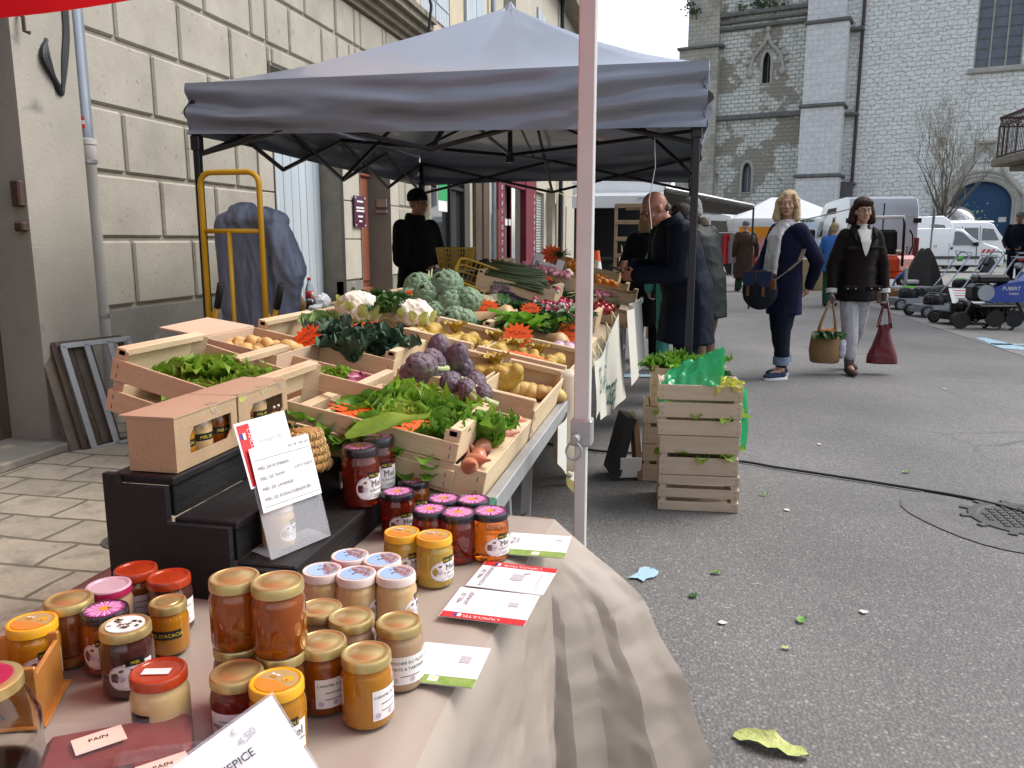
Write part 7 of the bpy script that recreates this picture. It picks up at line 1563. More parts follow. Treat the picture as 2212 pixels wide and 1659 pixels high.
def person(label,loc,heading,h=1.75,lean=0.0,yaw=0.0,pitch=0.0,arms=None,feet=((-.10,0),(.10,0)),voxel=.009,skin=None,hair=('short',(.1,.06,.04)),top=None,legs=None,shoes=None,slim=1.0,female=False,glasses=None,grip=.9,collar=None,face=True,headup=0.0,name='person'):
 s_=h/1.75;skin=skin or M_SKIN;t=T(name,label,'person',loc,heading);t.scale=(s_,)*3
 ca_,sa_=cos(lean),sin(lean)
 def L(p):
  x,y,z=p
  return V((x,y*ca_+(z-.93)*sa_,.93+(z-.93)*ca_-y*sa_))if z>.93 else V(p)
 SX=(.165 if female else .19)*slim
 arms=arms or(((.27,-.03,1.13),(.26,.05,.88)),((-.27,-.03,1.13),(-.26,.05,.88)))
 sh=[L((SX,0,1.425)),L((-SX,0,1.425))]
 hc=L((0,.02,1.50));RH=Matrix.Rotation(yaw,3,'Z')@Matrix.Rotation(-lean*.6-pitch,3,'X');HC=hc+RH@V((0,.015,.145+headup))
 H=lambda p:HC+RH@V(p)
 b=MB()
 b.ell(L((0,0,.95)),(.155*slim,.105,.12));b.cap(L((0,0,1.0)),L((0,.01,1.25)),.115*slim,.125*slim);b.ell(L((0,.01,1.30)),(.165*slim,.11,.17),nu=16)
 b.cap(L((-.13*slim,0,1.42)),L((.13*slim,0,1.42)),.06);b.cap(L((0,-.01,1.44)),HC+RH@V((0,-.01,-.06)),.056,.052)
 b.ell(HC+RH@V((0,-.012,.025)),(.073,.094,.093),RH,18,12);b.ell(H((0,.022,-.045)),(.058,.066,.068),RH,16,10);b.ell(H((0,.062,-.092)),(.026,.022,.02),RH)
 b.cap(H((0,.086,.018)),H((0,.108,-.026)),.009,.0145);b.ell(H((-.012,.098,-.03)),.0095);b.ell(H((.012,.098,-.03)),.0095)
 b.ell(H((0,.083,-.062)),(.026,.012,.012),RH);b.ell(H((0,.079,.032)),(.052,.012,.012),RH)
 for q in(-1,1):b.ell(H((q*.036,.062,-.022)),(.026,.026,.022),RH);b.ell(H((q*.074,-.008,-.012)),(.010,.02,.032),RH)
 lim=[]
 for k,(E_,W_)in enumerate(arms):
  E_,W_=V(E_),V(W_);b.cap(sh[k],E_,.050,.040);b.cap(E_,W_,.041,.027);d=(W_-E_).normalized();sg=1 if k==0 else-1
  inn=V((-sg,.25,0));inn=(inn-d*inn.dot(d)).normalized();sd=d.cross(inn).normalized()*sg
  if sd.y<0:sd=-sd
  R_=Matrix((sd,inn,d)).transposed();c=W_+d*.052;b.ell(c,(.042,.017,.056),R_);b.ell(W_+d*.015,(.028,.02,.03),R_)
  for f in range(4):
   q=c+d*.036+sd*(.030-.020*f);l=(.036,.041,.039,.031)[f];a=grip*(1+.12*f);p1=q+(d*cos(a*.5)+inn*sin(a*.5))*l;p2=p1+(d*cos(a*1.2)+inn*sin(a*1.2))*l*.75;p3=p2+(d*cos(a*1.9)+inn*sin(a*1.9))*l*.6
   b.cap(q,p1,.0095,.009,7);b.cap(p1,p2,.009,.0082,7);b.cap(p2,p3,.0082,.007,7)
  q=c-d*.02+sd*.034;p1=q+(sd*.6+d*.7+inn*.3).normalized()*.036;p2=p1+(sd*.15+d*.8+inn*.55).normalized()*.03;b.cap(q,p1,.012,.0105,7);b.cap(p1,p2,.0105,.0085,7)
  lim.append((sh[k],E_,W_,d))
 kn=[]
 for q,(fx,fy)in zip((-1,1),feet):
  hp_=V((q*.088*slim,0,.92));ak=V((fx,fy-.03,.085));k_=hp_.lerp(ak,.52)+V((0,.03,0));b.cap(hp_,k_,.082*slim,.056);b.cap(k_,ak,.055,.038);b.cap(ak,V((fx,fy+.11,.035)),.036,.03);kn.append((hp_,k_,ak,V((fx,fy,0))))
 remesh(b,voxel,2).part('body',skin,t,smooth=True)
 if face:
  for q in(-1,1):
   b=MB();b.ell(H((q*.031,.0795,.010)),(.0135,.009,.008),RH,10,7);b.ell(H((q*.031,.0865,.010)),(.0055,.004,.0055),RH,8,6,mi=1);b.part('eye',[M_EYEW,M_EYEB],t,smooth=True)
   b=MB();b.cap(H((q*.016,.092,.028)),H((q*.048,.080,.028)),.0035,.0025,6);b.part('eyebrow',mat('brow_'+hair[0],tuple(x*.7 for x in hair[1]),rough=.9),t,smooth=True)
  b=MB();b.ell(H((0,.0935,-.058)),(.021,.006,.0035),RH,10,6);b.ell(H((0,.0925,-.065)),(.018,.006,.0045),RH,10,6);b.part('lips',M_LIP,t,smooth=True)
 if glasses:
  b=MB()
  for q in(-1,1):
   b.tube([H((q*.034+.021*cos(a),.1005-.006*abs(cos(a)),.008+.016*sin(a)))for a in[i*pi/7 for i in range(14)]],.0017,5,closed=True);b.cyl(H((q*.055,.095,.014)),H((q*.077,-.005,.012)),.0016,n=5)
  b.cyl(H((-.013,.102,.012)),H((.013,.102,.012)),.0017,n=5);b.part('glasses',M_SPEC,t,smooth=True)
 st_,hcol=hair[0],hair[1];hm=mat('hair_'+st_+'_%d'%int(hcol[0]*1000),hcol,tuple(x*.55 for x in hcol),30,.72,.6,90,spec=.25,stretch=(4,4,.5),bdist=.006)
 strand=lambda p:.006*noise.noise(V((p.x*95,p.y*95,p.z*14)))+.004*fbm(p,22)
 b=MB()
 if st_=='short':
  b.ell(H((0,-.026,.045)),(.083,.094,.085),RH,18,12);b.ell(H((0,-.065,-.01)),(.068,.05,.07),RH)
 elif st_=='ring':
  b.ell(H((0,-.075,-.04)),(.064,.030,.034),RH)
 elif st_=='bob':
  b.ell(H((0,-.034,.058)),(.098,.102,.090),RH,18,12);b.cap(H((-.084,-.03,.03)),H((-.102,-.028,-.095)),.034,.040);b.cap(H((.084,-.03,.03)),H((.102,-.028,-.095)),.034,.040);b.ell(H((0,-.080,-.045)),(.105,.055,.105),RH);b.ell(H((0,.040,.082)),(.080,.056,.046),RH,16,10)
 elif st_=='long_bob':
  b.ell(H((0,-.032,.05)),(.092,.100,.090),RH,18,12);b.cap(H((-.078,-.015,.04)),H((-.088,.01,-.13)),.034,.036);b.cap(H((.080,-.02,.03)),H((.096,-.01,-.12)),.036,.042);b.ell(H((0,-.075,-.06)),(.092,.055,.115),RH);b.cap(H((-.055,.055,.085)),H((-.082,.035,-.01)),.016,.018);b.cap(H((.015,.060,.092)),H((.078,.035,.03)),.016,.018)
 elif st_=='back_hair':
  b.ell(H((0,-.03,.05)),(.092,.10,.09),RH,18,12);b.ell(H((0,-.07,-.10)),(.105,.065,.17),RH,16,10)
 elif st_ in('beanie','cap'):
  b.ell(H((0,-.016,.062)),(.088,.106,.078),RH,18,12)
  if st_=='cap':b.ell(H((0,.10,.05)),(.07,.06,.008),RH)
  else:b.lathe([(.083,-.012),(.091,-.008),(.091,.022),(.083,.026)],20,HC+RH@V((0,-.012,.034)),rot=RH,sy=1.16)
 if b.v:
  hats=st_ in('beanie','cap');remesh(b,max(.006,voxel*.8),1,None if hats else strand).part('hat' if hats else 'hair',fabric('hat_cloth_%d'%int(hcol[0]*1000),hcol)if hats else hm,t,smooth=True)
 if st_=='beanie' and len(hair)>2:
  b=MB();b.ell(H((0,-.065,-.02)),(.066,.035,.04),RH);remesh(b,voxel,1,strand).part('hair',mat('grey_nape_hair',hair[2],rough=.7),t,smooth=True)
 if legs:
  b=MB();b.ell((0,-.005,.96),(.178*slim,.130,.12),nu=16)
  for(hp_,k_,ak,f_)in kn:b.cap(hp_,k_,.108*slim,legs.get('kw',.078));b.cap(k_,V((ak.x,ak.y-.005,legs.get('z',.10))),legs.get('kw',.078),legs.get('aw',.064))
  remesh(b,.012,2,wrinkle(.0055,8,3)).part('trousers',legs['mat'],t,smooth=True)
  if legs.get('cuff'):
   for(hp_,k_,ak,f_)in kn:
    b=MB();zc=legs.get('z',.10);aw=legs.get('aw',.064);b.lathe([(aw-.004,-.035),(aw+.010,-.036),(aw+.012,.04),(aw+.002,.043)],18,(ak.x,ak.y-.003,zc+.01));b.part('trouser_cuff',legs['cuff'],t,smooth=40)
 if shoes:
  for(hp_,k_,ak,f_)in kn:
   b=MB();b.ell((f_.x,f_.y-.035,.05),(.045,.06,.05));b.ell((f_.x,f_.y+.075,.038),(.046,.095,.036));b.ell((f_.x,f_.y+.02,.045),(.042,.09,.045))
   if shoes.get('boot'):b.cap((ak.x,ak.y,.09),(ak.x,ak.y-.01,.17),.05,.052)
   m=remesh(b,.009,2);m.v=[V((p.x,p.y,max(p.z,.010)))for p in m.v];sh_=m.part('shoe',shoes['mat'],t,smooth=True)
   if shoes.get('sole'):
    b=MB();b.prism([(f_.x+.050*cos(a)*(1-.12*sin(a)),f_.y+.025+.140*sin(a))for a in[2*pi*k/22 for k in range(22)]],.001,.024);b.part('sole',shoes['sole'],sh_)
   if shoes.get('lace'):
    b=MB()
    for k in range(4):b.cap((f_.x-.018,f_.y+.03+.018*k,.085-.012*k),(f_.x+.018,f_.y+.03+.018*k,.085-.012*k),.004,n=6)
    b.part('laces',shoes['lace'],sh_,smooth=True)
 if top:
  hem=top['hem'];b=MB();bulk=top.get('bulk',1.0);hw=top.get('hemw',1.0)
  rings=[(hem,.205*hw,.155*hw,0),(hem+.12,.200*hw**.7,.150*hw**.7,0),(.98,.192,.145,0),(1.12,.182,.136,.0),(1.28,.200,.142,.005),(1.38,.198,.130,0),(1.45,.150,.100,-.005),(1.505,.085,.078,-.005)]
  rings=[r_ for i,r_ in enumerate(rings)if i<1 or r_[0]>rings[i-1][0]+.01 or i>2];n=26;vs=[];fs=[]
  for(z,rx,ry,yo)in rings:
   for k in range(n):
    a=2*pi*k/n;p=(rx*bulk*slim*cos(a)*(1-.06*abs(sin(2*a))),yo+ry*bulk*sin(a),z);vs.append(L(p)if z>.93 else V((p[0],p[1]+(lean*.05 if z<.93 else 0),z)))
  for j in range(len(rings)-1):fs+=[(j*n+k,j*n+(k+1)%n,(j+1)*n+(k+1)%n,(j+1)*n+k)for k in range(n)]
  fs+=[tuple(range(n-1,-1,-1)),tuple(range((len(rings)-1)*n,len(rings)*n))];b.add(vs,fs)
  sw=top.get('sleeve',1.0)
  for(S_,E_,W_,d)in lim:b.cap(S_,E_,.083*sw,.067*sw);b.cap(E_,W_-d*.005,.067*sw,.050*sw)
  m=remesh(b,.0115,3,wrinkle(top.get('wr',.0055),top.get('ws',6.5),top.get('seed',1)));m.part('jacket' if hem>.68 else 'coat',top['mat'],t,smooth=True)
  cm=top.get('collar')
  if cm:
   cz=HC-RH@V((0,0,.10));b=MB()
   b.lathe([(.080,-.035),(.098,-.03),(.094,.02),(.086,.052),(.076,.055),(.072,.0),(.074,-.035)],22,L((0,-.012,1.495)),rot=rotm(-lean-.18,0,0),sy=1.05)
   b.v=[p for p in b.v];b.part('collar',cm,t,smooth=50)
  if top.get('zip'):
   b=MB();
   for k in range(8):z=hem+.05+k*(1.42-hem)/8;b.cap(L((0,.15*bulk,z)),L((0,.152*bulk,z+.03)),.006,n=5)
   b.part('front_fastening',top['zip'],t,smooth=True)
 t['_H']=[float(x)for x in HC]
 return t,H,L,lim
def face_dir(px,py,dx,dy):
 return atan2(-dx,dy)
camdir=lambda p:(-p[0]/hypot(p[0],p[1]),-p[1]/hypot(p[0],p[1]))
Rgt=V((cos(PSI),sin(PSI),0));Fwd=V((-sin(PSI),cos(PSI),0))
def hd(right,fwd):
 d=Rgt*right+Fwd*fwd;return atan2(-d.x,d.y)
NAVY=fabric('navy_wool',(.012,.013,.036));NAVY2=fabric('navy_parka',(.005,.008,.018),rough=.6);DENIM=fabric('dark_denim',(.012,.015,.028));DENCUFF=fabric('denim_turnup',(.20,.25,.33));WHITEK=mat('white_knit',(.66,.64,.60),(.50,.48,.45),70,.9,1.0,150,bdist=.008);BROWNC=fabric('dark_brown_coat',(.011,.0075,.007),rough=.7);GREYT=fabric('light_grey_trousers',(.42,.41,.43));WAX=fabric('dark_green_waxed_cotton',(.007,.012,.012),rough=.55,spec=.2);BEIGE=fabric('brown_corduroy',(.15,.10,.065));SUEDE=fabric('brown_suede',(.11,.075,.062));RIDE=fabric('brown_oilskin',(.060,.036,.026),rough=.5);GREEN=fabric('green_trousers',(.02,.07,.035));BLUEC=fabric('bright_blue_coat',(.05,.17,.50));BLACKC=fabric('black_cloth',(.010,.010,.012));GREYC=fabric('grey_knit_glove',(.16,.16,.18));OLIVE=fabric('collar_corduroy',(.06,.045,.03));TURQ=fabric('turquoise_cloth',(.10,.42,.36));SNEAK=fabric('navy_sneaker',(.035,.05,.095));SOLE=mat('pale_rubber',(.62,.62,.62),rough=.6);LEATH=mat('black_shoe_leather',(.012,.012,.012),rough=.25)
BLP=V((.96,8.27,0));hb_=hd(-.93,-.36)
bl,H,L,lim=person('blonde woman in a navy coat with a white scarf looking back over her shoulder bag',BLP,hb_,1.745,yaw=.80,pitch=.0,arms=(((.24,.06,1.15),(.17,.26,.98)),((-.215,-.19,1.14),(-.07,-.24,.90))),feet=((-.09,.10),(.08,-.06)),hair=('long_bob',(.60,.44,.25)),female=True,slim=.98,headup=.028,top=dict(hem=.63,mat=NAVY,bulk=.98,hemw=1.02,seed=2,sleeve=1.0),legs=dict(mat=DENIM,z=.17,aw=.068,kw=.080,cuff=DENCUFF),shoes=dict(mat=SNEAK,sole=SOLE,lace=M_OFFW),voxel=.008,glasses=None)
b=MB()
b.lathe([(.070,-.05),(.098,-.045),(.100,.0),(.088,.035),(.072,.045),(.066,.0)],22,L((0,.0,1.485)),rot=rotm(.05,.1,0),sy=1.08)
for x0,x1,zz in((-.05,-.02,.90),(.02,.06,.96)):
 P_=[L((x0,.09,1.47)),L((x0*1.1+.0,.165,1.38)),L((x0*.7+x1*.3,.178,1.2)),L((x1,.175,1.05)),V((x1+.01,.18,zz))]
 for k in range(4):
  for j in(-1,0,1):b.cap(P_[k]+V((j*.028,0,0)),P_[k+1]+V((j*.028,0,0)),.026,.024,8)
remesh(b,.011,2,wrinkle(.007,14,5)).part('scarf',WHITEK,bl,smooth=True)
def wl(t,p):return root_matrix(t)@V(p)
M_BAGC=fabric('dark_green_bag_cloth',(.020,.026,.034));M_BAGL=mat('navy_bag_leather',(.022,.035,.075),rough=.3,coat=.3);M_TAN=mat('tan_leather',(.22,.085,.03),(.17,.06,.02),12,.5);M_WEB=mat('khaki_webbing',(.20,.155,.095),(.16,.12,.07),40,.8)
bc=wl(bl,(.0,.295,.93));t=T('shoulder_bag','navy game bag with rounded leather flaps and tan straps at the blonde woman\'s hip','bag',(bc.x,bc.y,.74),hb_+.45)
b=MB();b.ell((0,0,.13),(.18,.088,.195),nu=20,nv=12);b.cbox((0,0,.24),(.31,.13,.10),.03);remesh(b,.012,2,wrinkle(.004,9,8)).part('bag_body',M_BAGC,t,smooth=True)
for sx in(-1,1):
 b=MB();pl=[(-.065,.10),(.065,.10),(.072,.02),(.045,-.03),(0,-.045),(-.045,-.03),(-.072,.02)];Mf=Matrix.Translation((sx*.078,.082,.205))@Matrix.Rotation(pi,4,'Z')@Matrix.Rotation(pi/2-.18,4,'X')
 b.prism([(x*1.06,y*1.06)for x,y in pl],-.004,0,Mf,mi=1);b.prism(pl,0,.004,Mf);b.part('flap',[M_BAGL,M_TAN],t)
 b=MB();b.cbox((sx*.078,.096,.115),(.028,.012,.09),.004);b.part('buckle_strap',M_TAN,t)
b=MB();
def strap(b,P_,w_,d):
 for k in range(len(P_)-1):
  p,q=P_[k],P_[k+1];b.add([p-d*w_/2,p+d*w_/2,q+d*w_/2,q-d*w_/2],[(0,1,2,3)]);dd=(q-p).cross(d).normalized()*.003;b.add([p-d*w_/2+dd,p+d*w_/2+dd,q+d*w_/2+dd,q-d*w_/2+dd],[(3,2,1,0)])
im=root_matrix(t).inverted();P_=[im@wl(bl,p)for p in((-.16,.27,.96),(-.225,.16,1.06),(-.245,.05,1.15),(-.20,-.04,1.28),(-.13,-.02,1.50))]
for k in range(4):b.cbox((P_[k]+P_[k+1])/2,(.042,.006,(P_[k]-P_[k+1]).length),.002,Matrix((lambda x,y,d:(x,y,d))(*basis(P_[k+1]-P_[k]))).transposed())
b.part('shoulder_strap',M_WEB,t);b=MB();b.cbox(P_[0]+V((0,.0,-.03)),(.05,.016,.10),.004);b.part('strap_tab',M_TAN,t)
BRP=V((1.70,8.74,0));hr_=hd(-.02,-1)
br,H,L,lim=person('dark haired woman in a brown jacket and pale trousers walking towards us with two bags',BRP,hr_,1.69,yaw=-.06,pitch=.05,arms=(((.255,.0,1.12),(.275,.06,.86)),((-.255,.0,1.12),(-.275,.05,.86))),feet=((-.075,-.20),(.07,.17)),hair=('bob',(.032,.014,.010)),female=True,glasses=True,slim=.9,headup=.028,top=dict(hem=.76,mat=BROWNC,bulk=1.13,hemw=1.06,seed=6,sleeve=1.0,wr=.006,collar=BROWNC),legs=dict(mat=GREYT,z=.21,aw=.070,kw=.085),shoes=dict(mat=SUEDE,boot=True),voxel=.008,grip=1.2)
b=MB();b.lathe([(.060,-.075),(.088,-.065),(.078,.0),(.073,.035),(.060,.042),(.056,0)],22,L((0,.008,1.505)),sy=1.06);remesh(b,.010,3).part('turtleneck',WHITEK,br,smooth=True)
def vneck(u,v):
 w_=.078*(1-v)**.75;x=(2*u-1)*w_;z=1.49-.27*v;f=.100+.058*ss(1.50,1.36,z)+.017*ss(1.36,1.24,z)if False else .100+.062*min(1,max(0,(1.50-z)/.13))+.012*min(1,max(0,(1.37-z)/.12))
 return L((x,f*sqrt(max(0,1-(x/.21)**2))+.012,z))
b=MB();b.grid(vneck,10,14);b.part('jumper_front',WHITEK,br,smooth=True)
for k,(S_,E_,W_,d)in enumerate(lim):
 b=MB();b.cyl(W_-d*.028,W_+d*.018,.056,.052,18);b.part('sleeve_cuff',WHITEK,br,smooth=40)
 b=MB();sg=1 if k==0 else-1;b.ell(W_+d*.055,(.03,.047,.062),nu=12,nv=8);
 for f in range(4):q=W_+d*.088+V((0,.030-.02*f,0));b.cap(q,q+d*.03+V((-sg*.012,0,0)),.0125,.0115,7);b.cap(q+d*.03+V((-sg*.012,0,0)),q+d*.018+V((-sg*.034,0,0)),.0115,.0105,7)
 b.cap(W_+d*.04+V((0,.04,0)),W_+d*.085+V((-sg*.02,.05,0)),.013,.011,7);remesh(b,.007,1).part('glove',GREYC,br,smooth=True)
for sx in(-1,1):MB().cbox((sx*.115,.175,.90),(.15,.02,.05),.006).part('pocket_flap',BROWNC,br);MB().cbox((sx*.115,.165,1.30),(.13,.018,.04),.006).part('pocket_flap',BROWNC,br)
b=MB()
for x in(-.16,-.08,.08,.16):b.ell((x,.19,.895),.008,nu=8,nv=6)
b.part('snap_button',M_STEEL,br,smooth=True)
for q in(-1,1):
 b=MB();b.add([L((q*.02,.150,1.27)),L((q*.11,.150,1.40)),L((q*.135,.06,1.50)),L((q*.085,.09,1.52)),L((q*.055,.15,1.40))],[(0,1,2,3,4)]);b.add([p+V((0,.012,.004))for p in b.v],[(4,3,2,1,0)]);b.part('lapel',BROWNC,br)
def tote_handles(b,c,w_,top,hand,n=2,r_=.008):
 for y in(-.045,.045)[:n]:
  b.tube([c+V((-w_,y,top)),c.lerp(hand,.45)+V((-w_*.75,y*.8,top*.5)),hand+V((-.012,y*.2,0)),hand+V((.012,y*.2,0)),c.lerp(hand,.45)+V((w_*.75,y*.8,top*.5)),c+V((w_,y,top))],r_,6)
for k,nm in((0,'basket'),(1,'bag')):
 S_,E_,W_,d=lim[k];hand=wl(br,W_+d*.10+V((0,.015,0)))
 if k==0:
  base=V((hand.x-.03,hand.y-.02,.115));t=T('straw_basket','round straw shopping basket with greens and oranges in the woman\'s gloved hand','basket',base);hl_=hand-base
  b=MB();pr=[(0,.0),(.125,.004),(.14,.02),(.155,.12),(.15,.22),(.138,.30),(.128,.315),(.126,.30),(.138,.2),(0,.15)];b.lathe(pr,34,sy=.72);b.v=[p+V((p.x,p.y,0))*.03*sin(p.z*200+atan2(p.y,p.x)*3)*(1 if p.z>.01 else 0)for p in b.v];b.part('woven_body',mat('woven_straw',(.30,.18,.075),(.20,.115,.045),40,.8,.9,70,stretch=(1,1,3)),t,smooth=50)
  b=MB();tote_handles(b,V((0,0,0)),.085,.29,hl_,r_=.009);b.part('handle',mat('straw_handle',(.34,.20,.09),rough=.8),t,smooth=True)
  for j,(x,y)in enumerate(((-.05,.0),(.02,-.02),(.05,.03))):
   place('orange',ORA,base+V((x,y,.315)),(0,0,j),'orange showing at the top of the straw basket','orange','oranges in the straw basket',1.15)
  b=MB();rr=random.Random(2)
  for j in range(16):leaf(b,base+V((rr.uniform(-.1,.1),-.07-.02*rr.random(),.30)),-pi/2+rr.uniform(-.9,.9),.13,.08,.5,-1.3,.10,60+j,6,4)
  b.thing('salad_leaves',M_DKLEAF,'green salad leaves hanging over the rim of the straw basket','leaves',smooth=True)
  b=MB();b.ell(base+V((.15,-.02,.17)),(.045,.05,.12));remesh(b,.012,1,lambda p:.014*fbm(p,18)).thing('plastic_bag',mat('lilac_white_film',(.60,.56,.66),rough=.25,transl=.2),'small pale plastic bag hanging beside the straw basket','bag',smooth=True)
 else:
  base=V((hand.x-.0,hand.y-.02,.10));t=T('tote_bag','dark red leather tote bag hanging from the woman\'s other hand','bag',base);hl_=hand-base
  def tote(u,v):
   a=2*pi*u;w_=.165-.095*ss(.1,1,v)-.02*ss(.0,.08,1-v);sq=1/(abs(cos(a))**3+abs(sin(a))**3)**(1/3);q=(1 if v>.02 else 0)
   return V((cos(a)*sq*w_*q,sin(a)*sq*(.07-.02*v)*q,.40*v-.02*sin(pi*v)+.012*sin(a*3)*v))+V((.006,.006,0))*fbm((cos(a)*2,sin(a)*2,v*3),1.7)
  b=MB();b.grid(tote,44,26);b.part('bag_body',mat('oxblood_leather',(.125,.008,.014),(.095,.006,.011),8,.35,.25,40),t,smooth=True)
  b=MB();tote_handles(b,V((0,0,0)),.06,.37,hl_,r_=.007);b.part('handle',mat('oxblood_strap',(.12,.008,.014),rough=.4),t,smooth=True)
BMP=V((.04,6.14,0));hm_=hd(-.99,-.12)
bm_,H,L,lim=person('bald man in a long navy parka bent over his phone beside the stall',BMP,hm_,1.73,lean=.30,yaw=.05,pitch=.42,arms=(((.24,.18,1.13),(.085,.43,1.16)),((-.25,.17,1.12),(-.09,.42,1.10))),feet=((-.1,.05),(.1,-.05)),hair=('ring',(.22,.20,.18)),skin=M_SKINR,slim=1.15,glasses=True,top=dict(hem=.60,mat=NAVY2,bulk=1.26,hemw=1.05,seed=9,sleeve=1.2,wr=.006,collar=NAVY2),legs=dict(mat=DENIM,z=.08),shoes=dict(mat=LEATH),voxel=.008,grip=.8)
pc=(lim[0][2]+lim[1][2])/2;q=wl(bm_,pc+V((.0,.125,.01)));b=MB();b.cbox((0,0,0),(.07,.14,.010),.004);b.box((0,0,.0056),(.060,.115,.001),mi=1);o=b.thing('phone',[M_BLACK,mat('phone_glass',(.02,.025,.035),rough=.08)],'dark smartphone held in the bald man\'s hands','phone',rebase=False);o.location=q;o.rotation_euler=(.5,0,hm_)
wm,H,L,lim=person('woman with long fair hair in a long dark coat beyond the bald man',V((-.40,9.2,0)),hd(.25,.97),1.66,yaw=-.5,hair=('back_hair',(.36,.24,.12)),female=True,top=dict(hem=.42,mat=BLACKC,bulk=1.1,hemw=1.35,seed=4),legs=dict(mat=BLACKC),shoes=dict(mat=LEATH),voxel=.011,face=False)
t2,H,L,lim=person('person in turquoise mostly hidden behind the bald man',V((-.10,8.55,0)),hd(.1,1),1.66,hair=('short',(.1,.07,.05)),female=True,top=dict(hem=.45,mat=TURQ,bulk=.95,hemw=.9,seed=3),legs=dict(mat=TURQ),shoes=dict(mat=LEATH),voxel=.012,face=False)
gm,H,L,lim=person('grey haired man in a dark green waxed jacket seen from behind at the tent leg',V((.20,7.55,0)),hd(-.72,.70),1.72,lean=.22,pitch=.15,arms=(((.26,.10,1.12),(.12,.34,1.02)),((-.26,.10,1.12),(-.12,.34,1.02))),feet=((-.1,0),(.1,.04)),hair=('short',(.30,.29,.28)),slim=1.1,top=dict(hem=.66,mat=WAX,bulk=1.16,hemw=1.04,seed=11,collar=OLIVE,wr=.006),legs=dict(mat=BEIGE,z=.08),shoes=dict(mat=LEATH),voxel=.010,face=False)
jw,H,L,lim=person('person in a navy jacket hidden behind the bald man',V((.04,6.85,0)),hd(-.9,.3),1.62,lean=.12,hair=('short',(.06,.04,.03)),top=dict(hem=.62,mat=fabric('mid_blue_cloth',(.010,.015,.05)),bulk=1.05,seed=5),legs=dict(mat=DENIM),shoes=dict(mat=LEATH),voxel=.012,face=False)
cmn,H,L,lim=person('man in a long brown riding coat and grey woollen hat walking away',G(1605,630),hd(-.1,1),1.80,arms=(((.30,.0,1.14),(.33,.05,.90)),((-.28,-.02,1.14),(-.27,.06,.90))),feet=((-.13,.05),(.12,-.12)),hair=('beanie',(.17,.18,.20),(.45,.43,.40)),top=dict(hem=.34,mat=RIDE,bulk=1.12,hemw=1.22,seed=12),legs=dict(mat=GREEN,aw=.09,kw=.09,z=.10),shoes=dict(mat=fabric('tan_boot',(.16,.11,.07))),voxel=.011,face=False)
b=MB();rings=[(1.505,.09,.085),(1.46,.175,.12),(1.40,.255,.155),(1.26,.275,.175),(1.22,.27,.172)];n=24;vs=[V((rx*cos(2*pi*k/n),ry*sin(2*pi*k/n),z+.02*sin(6*pi*k/n)*(z<1.3)))for z,rx,ry in rings for k in range(n)];b.add(vs,[(j*n+k,j*n+(k+1)%n,(j+1)*n+(k+1)%n,(j+1)*n+k)for j in range(4)for k in range(n)]);b.part('shoulder_cape',RIDE,cmn,smooth=True)
bu,H,L,lim=person('person in a bright blue jacket with cropped fair hair seen from behind by the van',G(1792,662),hd(.25,.97),1.66,arms=(((.24,.12,1.15),(.10,.28,1.02)),((-.24,.12,1.15),(-.10,.28,1.05))),hair=('short',(.45,.33,.19)),female=True,top=dict(hem=.74,mat=BLUEC,bulk=1.02,seed=7),legs=dict(mat=GREEN),shoes=dict(mat=LEATH),voxel=.012,face=False)
hp2,H,L,lim=person('person in dark clothes and black hat behind the brown jacket woman',G(1842,655),hd(.1,1),1.62,hair=('beanie',(.012,.014,.022)),top=dict(hem=.70,mat=BLACKC,seed=8),legs=dict(mat=BLACKC),shoes=dict(mat=LEATH),voxel=.013,face=False)
p=PZ(2190,600,20.5);
rm,H,L,lim=person('man in a navy jacket and grey cap standing behind the lawn mowers',V((p.x,p.y,.11)),hd(-.75,-.65),1.88,arms=(((.26,.05,1.12),(.16,.20,.98)),((-.26,.05,1.12),(-.16,.20,.98))),hair=('cap',(.26,.25,.24)),top=dict(hem=.80,mat=NAVY2,bulk=1.15,seed=15),legs=dict(mat=DENIM),shoes=dict(mat=LEATH),skin=M_SKINR,voxel=.011)
sp_=PZ(900,560,7.5)
sm,H,L,lim=person('stallholder in black with cap and glasses standing in the shade behind the stall',V((sp_.x,sp_.y,.03)),hd(.72,-.55),1.74,yaw=-.15,arms=(((.27,.05,1.14),(.17,.26,1.05)),((-.27,.05,1.14),(-.17,.26,1.05))),hair=('beanie',(.012,.012,.014)),glasses=True,skin=M_SKINR,top=dict(hem=.68,mat=BLACKC,bulk=1.12,seed=13,collar=BLACKC),legs=dict(mat=BLACKC),shoes=dict(mat=LEATH),voxel=.010)
for o in list(bpy.data.objects):
 if '_H' in o.keys():del o['_H']
M_VANW=mat('white_van_paint',(.66,.68,.70),(.62,.64,.66),2,.25,coat=.6,spec=.5);M_VANG=mat('vehicle_glass',(.035,.045,.050),rough=.06,spec=.8,coat=.3);M_TYRE=mat('tyre_rubber',(.018,.018,.019),(.028,.027,.026),20,.8);M_HUB=mat('wheel_hub',(.30,.31,.32),rough=.4,metal=.6);M_TRIM=mat('grey_plastic_trim',(.05,.05,.055),rough=.6);M_TAIL=mat('tail_light_red',(.16,.008,.012),rough=.15,coat=.5);M_SEAM=mat('panel_gap',(.03,.03,.032),rough=.7);M_LAMP=mat('headlamp_glass',(.55,.57,.58),rough=.08,coat=.5)
